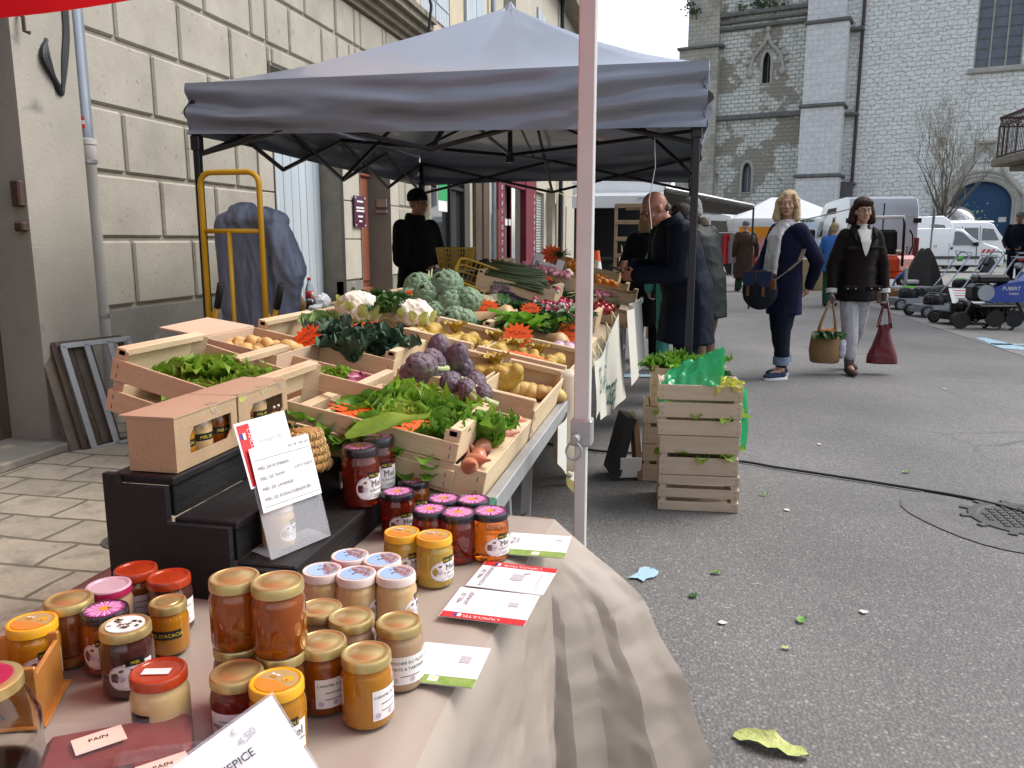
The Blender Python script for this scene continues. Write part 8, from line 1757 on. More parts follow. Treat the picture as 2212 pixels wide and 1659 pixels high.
def vehicle(label,loc,rz,prof,W_,wheels,r_w,side,glass_front=None,m=M_VANW,belt=1.0,tuck=.10,extra=None):
 """prof: side outline (x along the vehicle, z); side: list of (part, material, polygon) laid on both flanks"""
 t=T('van',label,'van',loc,rz);zt=max(z for _,z in prof)
 def hw(z):return W_/2-(tuck*((z-belt)/(zt-belt))**1.3 if z>belt else 0)-(.03*((.45-z)/.45)if z<.45 else 0)
 bm=bmesh.new();n=len(prof);L_=[bm.verts.new((x,hw(z),z))for x,z in prof];R_=[bm.verts.new((x,-hw(z),z))for x,z in prof]
 bm.faces.new(L_[::-1]);bm.faces.new(R_)
 for i in range(n):bm.faces.new((L_[i],L_[(i+1)%n],R_[(i+1)%n],R_[i]))
 ed=[e for e in bm.edges if all(v.co.y>0 for v in e.verts)or all(v.co.y<0 for v in e.verts)]
 bmesh.ops.bevel(bm,geom=ed,offset=.05,segments=3,profile=.6,affect='EDGES');bmesh.ops.recalc_face_normals(bm,faces=bm.faces);bm.verts.index_update()
 b=MB();b.v=[v.co.copy()for v in bm.verts];b.f=[[v.index for v in f.verts]for f in bm.faces];b.m=[0]*len(b.f);bm.free()
 bd=b.part('body',m,t,smooth=40)
 for nm,mt_,poly in side:
  for s_ in(-1,1):
   b=MB();N=len(poly);vs=[V((x,s_*(hw(z)+.004),z))for x,z in poly]+[V((x,s_*(hw(z)-.02),z))for x,z in poly];b.add(vs,[tuple(range(N))]+[(i,(i+1)%N,N+(i+1)%N,N+i)for i in range(N)]);b.part(nm,mt_,t)
 for x in wheels:
  for s_ in(-1,1):
   b=MB();y=s_*(W_/2-.105);b.lathe([(r_w*.62,-.10),(r_w*.96,-.10),(r_w,-.07),(r_w,.07),(r_w*.96,.10),(r_w*.62,.10)],26,(x,y,r_w),rot=rotm(pi/2,0,0));wo=b.part('wheel',M_TYRE,t,smooth=40)
   b=MB();b.lathe([(0,-.09),(r_w*.3,-.09),(r_w*.62,-.085),(r_w*.64,-.06),(r_w*.64,.06),(r_w*.62,.085),(r_w*.3,.09),(0,.09)],20,(x,y,r_w),rot=rotm(pi/2,0,0));b.part('hub_cap',M_HUB,wo,smooth=40)
   b=MB();b.prism([(x+(r_w+.07)*cos(a),r_w+(r_w+.07)*sin(a))for a in[pi*k/14-.15 for k in range(16)]],s_*(W_/2+.002)if s_>0 else-(W_/2+.002)+.0,s_*(W_/2-.03)if s_>0 else-(W_/2-.03),RXZ);b.part('wheel_arch',M_BLACK,t,recalc=True)
 if extra:extra(t,hw)
 return t
def gapline(x,z0,z1,w_=.012):return('panel_gap',M_SEAM,[(x-w_/2,z0),(x+w_/2,z0),(x+w_/2,z1),(x-w_/2,z1)])
A=V((0,0,0))+Rgt*9.28+Fwd*23.0;ax=(Rgt*.80+Fwd*4.5).normalized();rz=atan2(ax.y,ax.x);W_=1.98
pf=[(-2.45,.35),(-2.47,2.2),(-2.36,2.46),(-1.9,2.53),(1.0,2.52),(1.45,2.40),(2.0,1.45),(2.45,1.15),(2.55,.9),(2.55,.35)]
def vex(t,hw):
 for s_ in(-1,1):
  MB().cbox((-2.44,s_*.90,1.05),(.10,.15,.70),.02).part('tail_light',M_TAIL,t);MB().cbox((1.6,s_*1.16,1.5),(.14,.22,.34),.04).part('wing_mirror',M_BLACK,t)
  MB().cbox((-2.48,s_*.88,1.86),(.06,.20,.13),.01).part('door_hinge',M_BLACK,t)
 MB().box((-2.474,0,1.48),(.012,.03,1.7)).part('door_gap',M_SEAM,t);MB().cbox((-2.475,.0,.45),(.1,1.8,.14),.02).part('rear_bumper',M_TRIM,t)
 b=MB()
 for s_ in(-1,1):b.tube([V((-2.477,s_*.08,1.98)),V((-2.477,s_*.80,1.98))],.008,4);b.tube([V((-2.477,s_*.06,1.10)),V((-2.477,s_*.4,1.02)),V((-2.477,s_*.75,1.12)),V((-2.477,s_*.82,1.3))],.008,4)
 b.part('door_pressing',mat('van_shadow_line',(.5,.52,.55),rough=.4),t);MB().cbox((-2.48,-.5,.95),(.02,.08,.08),.01).part('door_lock',M_BLACK,t)
 b=MB();b.add([V((1.50,-.78,2.335)),V((1.50,.78,2.335)),V((1.985,.86,1.50)),V((1.985,-.86,1.50))],[(0,1,2,3)]);b.v=[p+V((.012,0,.008))for p in b.v];b.part('windscreen',M_VANG,t)
lf=V((-ax.y,ax.x,0));cen=A+ax*2.46-lf*.99;cen.z=0
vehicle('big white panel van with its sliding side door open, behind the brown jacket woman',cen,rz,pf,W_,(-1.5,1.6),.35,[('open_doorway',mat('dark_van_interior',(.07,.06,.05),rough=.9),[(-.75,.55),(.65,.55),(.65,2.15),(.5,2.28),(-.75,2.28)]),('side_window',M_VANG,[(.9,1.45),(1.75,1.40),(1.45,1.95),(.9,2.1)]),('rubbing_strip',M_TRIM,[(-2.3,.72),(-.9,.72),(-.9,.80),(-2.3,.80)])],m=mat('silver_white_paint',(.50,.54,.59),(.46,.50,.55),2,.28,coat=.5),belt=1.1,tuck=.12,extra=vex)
A,B=PZ(1950,585,33),PZ(2171,585,33.4);ax=(B-A);ax.z=0;Lk=ax.length;ax.normalize();rz=atan2(ax.y,ax.x)
pf=[(-2.05,.30),(-2.07,1.2),(-1.98,1.72),(-1.6,1.80),(-.1,1.80),(.25,1.76),(.92,1.22),(1.75,1.04),(2.02,.86),(2.08,.6),(2.06,.30)]
def kex(t,hw):
 M_CH=mat('chevron_red',(.52,.02,.02),rough=.4)
 for s_ in(-1,1):
  for k in range(3):
   b=MB();x0=1.06+.20*k;vs=[V((x0,s_*(hw(.86)+.005),.80)),V((x0+.10,s_*(hw(.86)+.005),.80)),V((x0+.20,s_*(hw(.95)+.005),.96)),V((x0+.09,s_*(hw(.95)+.005),.96))];b.add(vs,[(0,1,2,3)]);b.part('chevron',M_CH,t)
  b=MB();b.cbox((1.98,s_*.62,.80),(.12,.30,.16),.04);b.part('headlight',M_LAMP,t);b=MB();b.cbox((.78,s_*.93,1.16),(.12,.18,.18),.04);b.part('wing_mirror',M_BLACK,t);b=MB();b.cbox((-.22,s_*.845,1.0),(.08,.03,.10),.01);b.part('door_handle',M_BLACK,t)
 b=MB();b.text('39',.16,lambda x,y:V((-.95+x,-(hw(1.0)+.006),1.02+y)));b.text('39',.16,lambda x,y:V((-.95-x,(hw(1.0)+.006),1.02+y)));b.part('van_number',M_TRIM,t)
 b=MB();b.add([V((.29,-.62,1.745)),V((.29,.62,1.745)),V((.90,.70,1.25)),V((.90,-.70,1.25))],[(0,1,2,3)]);b.v=[p+V((.012,0,.012))for p in b.v];b.part('windscreen',M_VANG,t)
cen=(A+B)/2;cen.z=0;cen+=V((-ax.y,ax.x,0))*.8
vehicle('small white van with red chevrons on its bonnet, parked behind the lawn mowers',cen,rz,pf,1.72,(-1.35,1.36),.30,[('door_window',M_VANG,[(-.15,1.12),(.78,1.12),(.74,1.2),(.24,1.62),(.05,1.68),(-.12,1.66)]),gapline(-.32,.4,1.72),gapline(.86,.4,1.2),('rubbing_strip',M_TRIM,[(-1.0,.56),(1.0,.56),(1.0,.68),(-1.0,.68)])],belt=1.05,tuck=.10,extra=kex)
A,B=PZ(1965,565,40),PZ(2197,565,40.6);ax=(B-A);ax.z=0;ax.normalize();rz=atan2(ax.y,ax.x)
pf=[(-2.6,.35),(-2.62,1.7),(-2.5,2.12),(-2.2,2.2),(1.15,2.2),(1.45,2.10),(2.0,1.3),(2.55,1.1),(2.65,.9),(2.65,.35)]
def mex(t,hw):
 for s_ in(-1,1):
  for x in(.0,.55):b=MB();b.cbox((x-.25 if x==0 else x+.10,s_*(.945),1.02),(.18,.03,.04),.008);b.part('door_handle',M_BLACK,t)
 b=MB();b.cbox((-.5,0,2.22),(4.0,1.55,.08),.03);b.part('roof_cap',M_VANW,t)
cen=(A+B)/2;cen.z=0;cen+=V((-ax.y,ax.x,0))*.9
vehicle('white minibus with long dark side windows parked behind the small van',cen,rz,pf,1.92,(-1.7,1.75),.33,[('side_window',M_VANG,[(-1.15,1.32),(-.35,1.32),(-.35,1.92),(-1.15,1.92)]),('side_window',M_VANG,[(-.1,1.32),(.62,1.32),(.62,1.92),(-.1,1.92)]),('side_window',M_VANG,[(-2.3,1.32),(-1.3,1.32),(-1.3,1.92),(-2.3,1.92)]),('front_window',M_VANG,[(.86,1.32),(1.72,1.32),(1.42,1.86),(.86,1.9)]),gapline(.74,.5,2.0),gapline(-.22,.5,2.0)],belt=1.25,tuck=.12,extra=mex)
A=PZ(1758,560,29);b=MB()
pf=[(-2.0,.3),(-2.0,.9),(-1.7,1.0),(-1.1,1.46),(.4,1.46),(1.0,1.0),(1.9,.85),(2.0,.3)]
o=vehicle('blue car half hidden behind the blonde woman and the van',V((A.x,A.y,0)),1.75,pf,1.7,(-1.3,1.3),.30,[('side_window',M_VANG,[(-1.0,1.02),(.75,1.02),(.35,1.40),(-.85,1.40)])],m=mat('blue_car_paint',(.06,.22,.42),rough=.25,coat=.6),belt=.95,tuck=.16);o.name='car';o['category']='car'
A=PZ(1530,560,33)
pf=[(-2.2,.4),(-2.2,2.3),(.8,2.3),(1.15,2.25),(1.5,1.35),(1.9,1.1),(1.95,.4)]
vehicle('white delivery van glimpsed between the tent leg and the white market tents',V((A.x,A.y,0)),-.35,pf,1.95,(-1.4,1.3),.33,[('side_window',M_VANG,[(.35,1.4),(1.3,1.4),(1.05,2.05),(.35,2.08)]),gapline(.25,.5,2.2)],belt=1.25)
A=PZ(1990,560,37);vehicle('white van whose roof shows between the big van and the minibus',V((A.x-.3,A.y+1,0)),rz+.1,[(-1.8,.4),(-1.8,2.3),(1.0,2.42),(1.4,2.2),(1.9,1.2),(2.2,1.0),(2.2,.4)],1.9,(-1.2,1.4),.33,[('side_window',M_VANG,[(.4,1.4),(1.3,1.4),(1.05,2.0),(.4,2.05)])],belt=1.25)
M_TENTW=mat('white_tent_cloth',(.74,.75,.76),(.70,.71,.72),4,.5,transl=.25)
def wtent(label,cx,cy,w_,d_,ze,zp,rz,legs=True):
 t=T('market_tent',label,'tent',(cx,cy,0),rz,group='white market tents in the square');P_=[(-w_/2,-d_/2),(w_/2,-d_/2),(w_/2,d_/2),(-w_/2,d_/2)]
 def rf(u,v):
  k=min(3,int(u*4));f=u*4-k;a,c=P_[k],P_[(k+1)%4];x,y=a[0]+(c[0]-a[0])*f,a[1]+(c[1]-a[1])*f;k_=.22
  return V((x*(1-v*(1-k_*(w_>d_))),y*(1-v),ze+(zp-ze)*v**1.1))
 b=MB();b.grid(rf,48,8);b.part('roof',M_TENTW,t,smooth=45)
 b=MB()
 for k in range(4):a,c=V((*P_[k],0)),V((*P_[(k+1)%4],0));n_=V((c.y-a.y,a.x-c.x,0)).normalized();b.grid(lambda u,v:a.lerp(c,u)+V((0,0,ze-.48*v+.0*u))+n_*(.02*sin(u*30+v)*v+.03*sin(v*5)),40,5)
 b.part('valance',M_TENTW,t,smooth=True)
 for x,y in P_:b=MB();b.cyl((x*.98,y*.98,0),(x*.98,y*.98,ze),.025,n=6);b.part('leg',M_ALU,t)
p=PZ(1693,500,31);wtent('large white market tent with a long ridge behind the blonde woman',p.x+.0,p.y+.6,4.3,3.2,2.12,2.95,.12)
p=PZ(1608,500,33);wtent('smaller white market tent to the left of the large one',p.x-.1,p.y+1.0,2.6,2.6,2.05,2.85,.12)
CR=random.Random(21)
def rack(label,x,y,t_,cols,n,wd):
 p=PZ(x,y,t_);t=T('clothes_rail',label,'clothes rail',(p.x,p.y,0),.12);b=MB();b.cyl((-wd/2,0,1.55),(wd/2,0,1.55),.015,n=6);b.cyl((-wd/2,0,0),(-wd/2,0,1.55),.015,n=6);b.cyl((wd/2,0,0),(wd/2,0,1.55),.015,n=6);b.part('rail',M_ALU,t)
 for k in range(n):
  b=MB();x0=-wd/2+wd*(k+.5)/n;L_=CR.uniform(.7,1.0);b.grid(lambda u,v:(x0+(u-.5)*wd/n*1.3*(.5+.5*min(1,v*4)),.06*sin(u*9+k)+.05*sin(v*3+k),1.52-L_*v),8,6);b.part('garment',mat('garment_%d'%(k%len(cols))+label[:9].replace(' ','_'),*cols[k%len(cols)]),t,smooth=True)
rack('rail of red and grey garments under the smaller white tent',1590,560,25,[((.12,.12,.13),),((.45,.02,.03),),((.20,.21,.22),),((.35,.33,.30),)],6,1.3)
p=PZ(1665,540,24.2);b=MB();b.grid(lambda u,v:(p.x+(u-.5)*1.9,p.y+.05*sin(u*12),1.72-.50*v),40,10,mfn=lambda u,v:0);b.grid(lambda u,v:(p.x+(u-.5)*1.9,p.y-.01+.05*sin(u*12),1.36+.10*sin(u*70)*(1-v)-.45*v),80,6,mi=1)
b.thing('patterned_cloth',[mat('orange_cloth',(.72,.30,.01),(.66,.24,.01),6,.7),mat('pink_flame_cloth',(.52,.10,.18),(.62,.42,.42),9,.7,c3=(.55,.25,.02),s3=5,t3=.58)],'orange and pink patterned cloth hanging under the large white tent','cloth',smooth=True)
p=PZ(1750,590,22);b=MB();b.cbox((p.x,p.y,.42),(1.0,.5,.84),.02);b.thing('wicker_panel',mat('wicker',(.42,.33,.18),(.32,.25,.13),30,.8,.6,60),'pale wicker covered counter behind the blonde woman','counter')
fp=PZ(1340,520,17);t=T('market_trailer','white market trailer with its counter flap raised beyond the tent','trailer',(fp.x,fp.y,0),.05);M_TRLI=mat('dark_trailer_interior',(.03,.03,.033),rough=.8);w_=1.95
b=MB()
for c_,s_ in(((0,2.0,1.4),(w_,.06,2.2)),((-w_/2+.03,1.0,1.4),(.06,2.0,2.2)),((0,1.0,.32),(w_,2.0,.06)),((w_/2-.03,1.0,.7),(.06,2.0,.8))):b.box(c_,s_)
b.part('interior',M_TRLI,t)
b=MB();b.cbox((0,1.0,2.52),(w_+.1,2.1,.08),.03);b.cbox((0,-.01,2.36),(w_+.06,.05,.36),.015);b.part('shell',M_VANW,t)
b=MB();b.cbox((0,-.55,2.22),(w_*.95,1.15,.05),.02,rotm(.12,0,0));b.cbox((0,-1.10,2.07),(w_*.95,.04,.24),.01);b.part('counter_flap',M_VANW,t)
b=MB();b.tube([V((.35,-1.13,2.10)),V((.35,-1.16,2.10)),V((.35,-1.16,2.14)),V((.48,-1.16,2.14)),V((.48,-1.16,2.10)),V((.48,-1.13,2.10))],.012,5);b.part('flap_handle',M_ALU,t)
for x in(-.8,.8):b=MB();b.lathe([(.18,-.09),(.30,-.09),(.31,0),(.30,.09),(.18,.09)],20,(x,1.0,.31),rot=rotm(0,pi/2,0));b.part('wheel',M_TYRE,t,smooth=40)
b=MB();b.cbox((-.15,-.28,.95),(1.4,.5,.06),.01);b.box((-.15,-.1,.47),(1.3,.3,.9));b.part('counter',M_TRLI,t)
q0,q1,q2,q3=PZ(1437,410,14.6),PZ(1628,448,15.6),PZ(1592,460,17.6),PZ(1440,449,17.0);b=MB();b.add([q0,q1,q2,q3]+[p_+V((0,0,-.04))for p_ in(q0,q1,q2,q3)],[(0,1,2,3),(7,6,5,4),(0,4,5,1),(1,5,6,2),(2,6,7,3),(3,7,4,0)])
t=T('trailer_awning','long dark awning of a market lorry slanting down beyond the tent leg','awning',(q0.x,q0.y,0));b.part('awning_panel',mat('brown_grey_panel',(.11,.098,.085),(.07,.064,.056),3,.6),t,world=True)
b=MB();b.cyl(q0+V((0,0,.03)),q1+V((0,0,.03)),.03,n=6);b.cyl(q0.lerp(q1,.45),q3.lerp(q2,.45),.025,n=6);b.cyl(q3+V((0,0,-.03)),q2+V((0,0,-.03)),.022,n=6);b.part('awning_frame',M_ALU,t,world=True)
b=MB();b.cyl(V((q0.x,q0.y,0)),q0,.03,n=6);b.cyl(V((q3.x-.3,q3.y,0)),q3,.03,n=6);b.cyl(V((q1.x,q1.y,0)),q1,.02,n=6);b.part('awning_leg',M_BLACK,t,world=True)
wp=PZ(1355,610,11.0);wp.z=0
M_LAD=mat('rough_pale_timber',(.33,.24,.15),(.24,.17,.10),10,.8,.3,50);t=T('display_rack','rough wooden ladder rack hung with dried bunches before the dark trailer','rack',wp,.1);b=MB()
for x in(-.17,.17,.30):b.cbox((x,0 if x<.25 else .1,.90),(.045,.03,1.80),.004)
for k in range(8):b.cbox((0,-.02,.25+.22*k),(.38,.025,.055),.004)
b.cbox((.16,.05,1.76),(.40,.03,.06),.004);b.part('ladder',M_LAD,t)
b=MB();rr=random.Random(6)
for k in range(9):q=V((rr.uniform(-.12,.2),-.05,rr.uniform(.75,1.4)));b.tube([q,q+V((.01,0,-.10)),q+V((rr.uniform(-.03,.03),0,-.22))],[.004,.010,.003],5)
b.part('dried_bunch',M_STRAW,t,smooth=True);b=MB();b.cbox((-.06,-.05,1.03),(.12,.008,.16),.002);b.part('paper_note',M_OFFW,t)
cp=PZ(1288,600,10.6);b=MB();b.lathe([(.0,.78),(.035,.78),(.055,.64),(.085,.46),(.11,.30),(.15,.05),(.15,.04)],20,(cp.x,cp.y,0),mis=[0,0,1,0,1,0,0]);b.cbox((cp.x,cp.y,.02),(.38,.38,.04),.01,mi=0)
M_CONE=mat('cone_orange',(.72,.11,.02),rough=.45);b.v=[p_+V((0,0,.42))for p_ in b.v]
b.thing('traffic_cone',[M_CONE,M_WHITE],'orange and white traffic cone standing on a crate before the dark trailer','traffic cone',smooth=40)
b=MB();b.cbox((cp.x,cp.y,.21),(.46,.46,.42),.01);b.thing('grey_box',M_TRIM,'dark box under the orange traffic cone','box')
M_SILV=mat('mower_silver',(.30,.32,.35),(.25,.27,.30),8,.35,metal=.4);M_BPLA=mat('black_plastic',(.010,.010,.011),rough=.32,coat=.15,spec=.3);M_TUBE=mat('silver_handle_tube',(.38,.42,.48),rough=.3,metal=.6);M_BLUT=mat('blue_tiller_paint',(.012,.045,.30),(.010,.035,.25),5,.3,coat=.4);M_GRNA=mat('lime_green_plastic',(.10,.42,.04),rough=.4);M_REDA=mat('red_plastic',(.45,.03,.02),rough=.35)
def mower(label,loc,rz,deck,acc,s_=1.0,handle=True,tall=1.0):
 t=T('lawn_mower',label,'lawn mower',loc,rz,group='lawn mowers lined up on the pale concrete');t.scale=(s_,)*3
 b=MB();pr=[(-.38,-.19),(-.30,-.25),(.22,-.27),(.40,-.20),(.44,0),(.40,.20),(.22,.27),(-.30,.25),(-.38,.19)];b.prism(pr,.09,.17);b.prism([(x*.9,y*.9)for x,y in pr],.17,.215);b.part('deck',deck,t)
 b=MB();b.lathe([(.0,.215),(.17,.215),(.175,.30),(.165,.36),(.12,.40),(.0,.41)],20,(.05,0,0));b.cbox((-.10,0,.33),(.20,.24,.14),.03);b.cbox((.18,.11,.30),(.10,.10,.12),.02);b.part('engine',M_BPLA,t,smooth=40)
 b=MB();b.lathe([(.12,.40),(.10,.425),(.0,.43)],18,(.05,0,0));b.part('engine_cover',acc,t,smooth=40)
 for x,y in((.33,.27),(.33,-.27),(-.32,.27),(-.32,-.27)):
  r_=.105 if x>0 else .12;b=MB();b.lathe([(.04,-.028),(r_*.95,-.028),(r_,-.015),(r_,.015),(r_*.95,.028),(.04,.028)],22,(x,y,r_),rot=rotm(pi/2,0,0));wo=b.part('wheel',M_TYRE,t,smooth=40)
  b=MB();b.lathe([(0,-.031),(r_*.68,-.031),(r_*.7,-.02),(r_*.7,.02),(r_*.68,.031),(0,.031)],18,(x,y,r_),rot=rotm(pi/2,0,0),mi=0)
  for k in range(5):a=2*pi*k/5;b.cyl((x+.045*cos(a),y-.033,r_+.045*sin(a)),(x+.045*cos(a),y+.033,r_+.045*sin(a)),.013,n=8,mi=1)
  b.part('rim',[M_SILV,M_BLACK],wo,smooth=40)
 if handle:
  b=MB();b.tube([V((-.34,-.19,.20)),V((-.62,-.19,.52)),V((-.95,-.20,.93*tall)),V((-.98,-.17,.97*tall)),V((-.98,.17,.97*tall)),V((-.95,.20,.93*tall)),V((-.62,.19,.52)),V((-.34,.19,.20))],.014,8);b.tube([V((-.93,-.18,.90*tall)),V((-.86,-.15,.99*tall)),V((-.86,.15,.99*tall)),V((-.93,.18,.90*tall))],.008,6);b.part('handle',M_TUBE,t,smooth=True)
  b=MB();b.cbox((-.88,.0,.86*tall),(.10,.12,.07),.02,rotm(0,.8,0));b.part('control_box',acc,t)
  b=MB();b.cbox((-.50,0,.30),(.34,.36,.24),.05,rotm(0,.25,0));b.part('grass_box',M_BPLA,t)
 return t
MW=[((1965,668),'lawn mower furthest left, green topped, first in the row',M_SILV,M_GRNA,1.05),((2020,684),'second lawn mower in the row with a grey deck',M_SILV,M_BPLA,1.0),((2080,700),'black lawn mower with grey five hole wheels beside the blue tiller',M_BPLA,M_SILV,1.0),((2120,655),'lawn mower with an orange control box behind the front row',M_BPLA,M_REDA,1.0),((2075,640),'lawn mower with a green control box behind the front row',M_SILV,M_GRNA,1.0)]
for k,((x,y),lb,dk,ac,s_)in enumerate(MW):p=G(x,y);mower(lb,p,pi+.25+.05*k,dk,ac,s_,tall=1.08)
p=G(2168,640);mower('lawn mower with an orange guard standing at the far right by the kerb',p,pi+.5,M_BPLA,M_REDA,1.05)
p=G(2130,712);t=T('tiller','blue rotary tiller with black tines and round front wheel nearest in the row','tiller',p,pi+.15)
b=MB();b.prism([(.10,.42),(.05,.62),(-.15,.70),(-.42,.74),(-.55,.85),(-.58,.74),(-.50,.52),(-.42,.42)],-.13,.13,RXZ);b.part('blue_housing',M_BLUT,t,recalc=True)
b=MB();b.cbox((.16,0,.56),(.30,.30,.26),.05);b.cbox((.02,0,.76),(.46,.26,.12),.03);b.part('engine',M_BPLA,t);b=MB();b.cyl((.14,-.18,.56),(.14,.18,.56),.12,n=16);b.part('cylinder_block',M_SILV,t,smooth=40)
b=MB();b.lathe([(.03,-.035),(.12,-.035),(.13,0),(.12,.035),(.03,.035)],22,(.36,-.05,.13),rot=rotm(pi/2,0,0));b.part('front_wheel',M_TYRE,t,smooth=40);b=MB();b.cyl((.36,-.05,.13),(.22,-.05,.40),.02,n=6);b.cbox((-.05,0,.36),(.56,.40,.05),.02);b.prism([(.20,.12),(.22,.36),(-.45,.36),(-.40,.16)],-.20,-.19,RXZ);b.part('guard',M_BPLA,t,recalc=True)
b=MB()
for x in(-.02,-.30):
 b.cyl((x,-.18,.18),(x,.18,.18),.045,n=10);b.cyl((x,.185,.18),(x,.195,.18),.13,n=18)
 for y_ in(-.17,-.06,.06,.16):
  for k in range(4):a=k*pi/2+x*3+y_*4;b.tube([V((x+r_*cos(a+c_),y_,.18+r_*sin(a+c_)))for r_,c_ in((.04,0),(.12,.05),(.165,.35),(.17,.6))],[.018,.016,.014,.008],5)
b.part('tines',M_BPLA,t);b=MB();b.cbox((-.58,-.1,.20),(.03,.05,.52),.004,rotm(0,.5,0));b.part('drag_bar',M_BPLA,t)
b=MB()
for s_ in(-1,1):b.tube([V((-.42,s_*.08,.72)),V((-.62,s_*.2,.92)),V((-.85,s_*.24,1.10)),V((-1.0,s_*.24,1.12))],.016,8)
b.cbox((-.75,0,.98),(.2,.3,.06),.02);b.part('handle',M_BLUT,t,smooth=40);b=MB();b.text('PUBERT',.075,lambda x,y:V((-.24-x,.1335,.60+y)));b.text('VARIO',.05,lambda x,y:V((-.28-x,.1335,.53+y)));b.part('housing_print',M_OFFW,t)
b=MB();p=G(2088,640,.45);M4=Matrix.Translation(p)@Matrix.Rotation(PSI-.2,4,'Z')@Matrix.Rotation(.7,4,'X');b.prism([(-.24,-.17),(.24,-.17),(.24,.17),(-.24,.17)],0,.004,M4);
for k in range(5):b.prism([(-.18,.11-.06*k),(.1+.02*k,.11-.06*k),(.1+.02*k,.135-.06*k),(-.18,.135-.06*k)],.004,.0055,M4,mi=1 if k in(0,2)else 2)
b.thing('leaflet',[M_WHITE,M_REDA,M_GREYP],'printed price leaflet lying across the lawn mowers','leaflet')
p=G(1925,628);t=T('ride_on_mower','orange ride-on mower with a roll bar beside the white van','ride-on mower',p,PSI+.75);t.scale=(1.12,)*3;M_KUB=mat('orange_red_paint',(.60,.06,.012),(.55,.05,.01),5,.3,coat=.4)
b=MB();b.cbox((-.1,0,.62),(1.1,.75,.42),.08);b.cbox((.0,0,.38),(1.25,.9,.16),.04);b.part('bodywork',M_KUB,t);b=MB();b.text('KUBOTA',.13,lambda x,y:V((.02+x,-.379,.66+y)));b.part('maker_lettering',M_OFFW,t)
b=MB();b.cbox((-.30,0,.92),(.48,.5,.12),.05);b.cbox((-.50,0,1.18),(.12,.5,.50),.06,rotm(0,-.15,0));b.part('seat',M_BPLA,t)
b=MB();b.tube([V((-.55,-.42,.6)),V((-.60,-.42,1.55)),V((-.60,-.38,1.70)),V((-.60,.38,1.70)),V((-.60,.42,1.55)),V((-.55,.42,.6))],.032,8,mi=0);b.part('roll_bar',M_BPLA,t,smooth=True);b=MB();b.cyl((-.60,-.40,1.705),(-.60,.40,1.705),.04,n=8);b.part('roll_bar_wrap',M_OFFW,t,smooth=True)
b=MB();b.tube([V((.35,-.2,.85)),V((.55,-.2,1.05)),V((.50,-.2,1.30)),V((.30,-.2,1.42))],.022,7);b.tube([V((.1,-.25,.85)),V((.1,-.25,1.0))],.012,6);b.ell((.1,-.25,1.02),.022,nu=8,nv=6);b.part('steering_lever',M_BPLA,t,smooth=True)
for x,r_ in((-.42,.26),(.5,.17)):
 for s_ in(-1,1):b=MB();b.lathe([(.08,-.09),(r_*.95,-.09),(r_,-.05),(r_,.05),(r_*.95,.09),(.08,.09)],20,(x,s_*.5,r_),rot=rotm(pi/2,0,0));b.part('wheel',M_TYRE,t,smooth=40)
p=G(1962,650);t=T('hand_trolley','low grey flat trolley with a blue strap in front of the orange ride-on mower','trolley',p,PSI);b=MB();b.cbox((-.05,0,.30),(.95,.5,.06),.01);b.cbox((-.12,-.05,.52),(.06,.06,.42),.01);b.cbox((.0,0,.42),(.3,.3,.10),.03);b.part('platform',M_ALU,t)
b=MB();b.tube([V((-.42,-.1,.32)),V((-.36,-.1,.5)),V((-.22,-.1,.64)),V((-.2,-.1,.45))],.022,6);b.part('blue_strap',mat('blue_strap_web',(.03,.16,.42),rough=.6),t,smooth=True)
for x in(-.3,.25):
 for s_ in(-1,1):b=MB();b.lathe([(.03,-.04),(.12,-.04),(.13,0),(.12,.04),(.03,.04)],18,(x,s_*.22,.13),rot=rotm(pi/2,0,0));b.part('wheel',M_TYRE,t,smooth=40)
p=G(1988,648);b=MB()
def cov(u,v):a=2*pi*u;r_=(.10+.42*v**.8)*(1+.10*sin(a*5+v*3));return V((p.x+r_*cos(a)*.9,p.y+r_*sin(a)*.7,1.12-1.0*v**1.2+.04*sin(a*4)))
b.grid(cov,60,20);b.add([V(cov(k/24,0))for k in range(24)],[tuple(range(24))]);b.thing('machine_cover',mat('black_tarpaulin',(.030,.026,.024),(.02,.018,.017),5,.7,.3,30),'dark tarpaulin draped over a machine beside the traffic sign','cover',smooth=True)
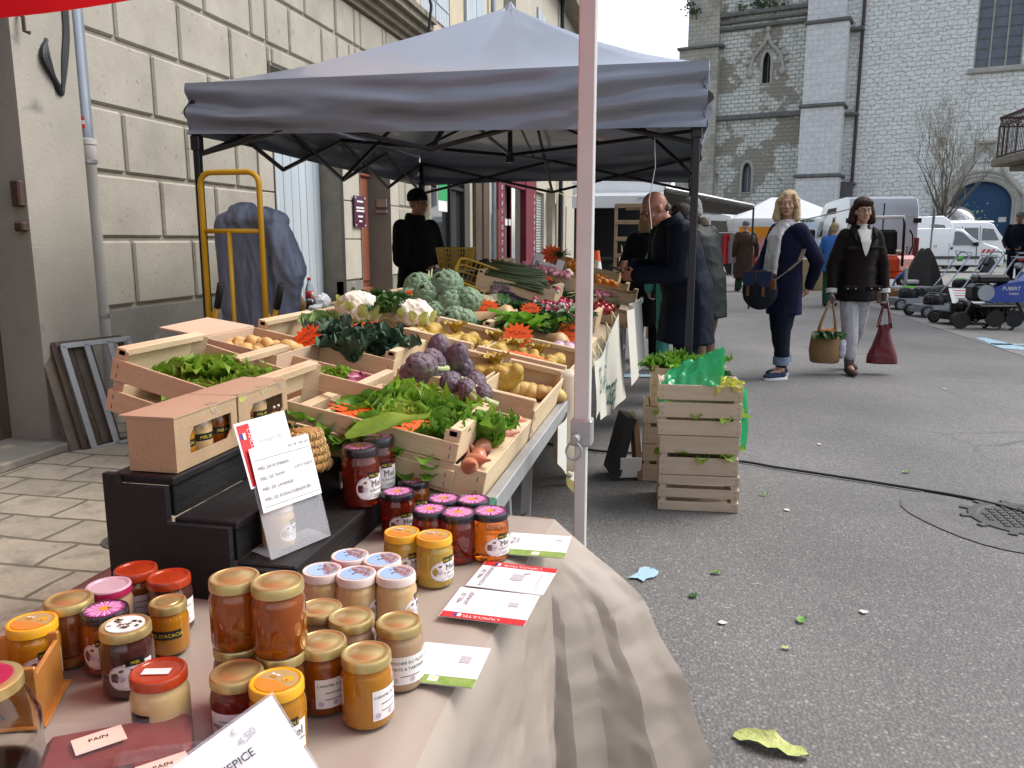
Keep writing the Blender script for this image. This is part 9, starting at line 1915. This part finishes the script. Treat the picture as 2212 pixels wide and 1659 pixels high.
p=G(2008,625);b=MB();b.grid(lambda u,v:V((p.x+.35*u+.05*sin(v*5),p.y,.60-.55*u-.12*v+.03*sin(u*14))),12,6);b.thing('hi_vis_vest',mat('fluorescent_yellow',(.62,.66,.03),rough=.6),'fluorescent yellow vest hanging beside the dark tarpaulin','vest',smooth=True)
p=G(1918,655);b=MB();b.cbox((p.x+.05,p.y,.14),(.5,.35,.27),.01);b.thing('brown_carton',mat('dark_card',(.20,.085,.035),(.16,.07,.03),5,.8),'brown cardboard carton on the ground under the grey trolley','carton')
p=G(2008,592);p=PZ(2008,560,31);t=T('traffic_sign','no parking sign on a grey pole seen almost edge on, before the small van','traffic sign',(p.x,p.y,0),PSI+1.15);zt=1.34+(515-488)/1750*31+.1
b=MB();b.cyl((0,0,0),(0,0,2.55),.035,n=8);b.part('pole',mat('grey_sign_pole',(.22,.21,.20),rough=.6),t)
b=MB();n=30
for r_,y0_,y1_,mi in((.31,-.05,-.04,0),(.30,-.054,-.0505,1),(.235,-.057,-.0545,2)):b.prism([(r_*cos(2*pi*k/n),2.25+r_*sin(2*pi*k/n))for k in range(n)],y0_,y1_,RXZ,mi=mi)
for a in(.785,):b.box((0,-.0595,2.25),(.5,.003,.06),rotm(0,a,0),mi=1)
b.part('sign_disc',[M_ALU,M_REDA,mat('sign_blue',(.05,.08,.30),rough=.4)],t,recalc=True)
b=MB();b.cbox((0,-.045,1.83),(.24,.01,.22),.003);b.part('sign_plate',M_OFFW,t)
b=MB();p=PZ(1760,460,20);P_=[PZ(1728,478,21),PZ(1850,455,21.6),PZ(1975,452,22)]
b=MB();b.cyl(PZ(1722,479,19.5),PZ(1858,447,22.2),.016,n=6)
for k in range(14):leaf(b,PZ(1742,478,19.8)+V((CR.gauss(0,.06),CR.gauss(0,.04),0)),CR.uniform(0,6),.14,.09,.3,-.8,.1,800+k,4,3,mi=1)
b.cyl(PZ(1800,470,20.8),V((PZ(1800,470,20.8).x,PZ(1800,470,20.8).y,0)),.012,n=5)
b.thing('hanging_bar',[M_BLACK,M_DKLEAF],'thin dark bar with a green leaf tuft held up beside the van door','bar')
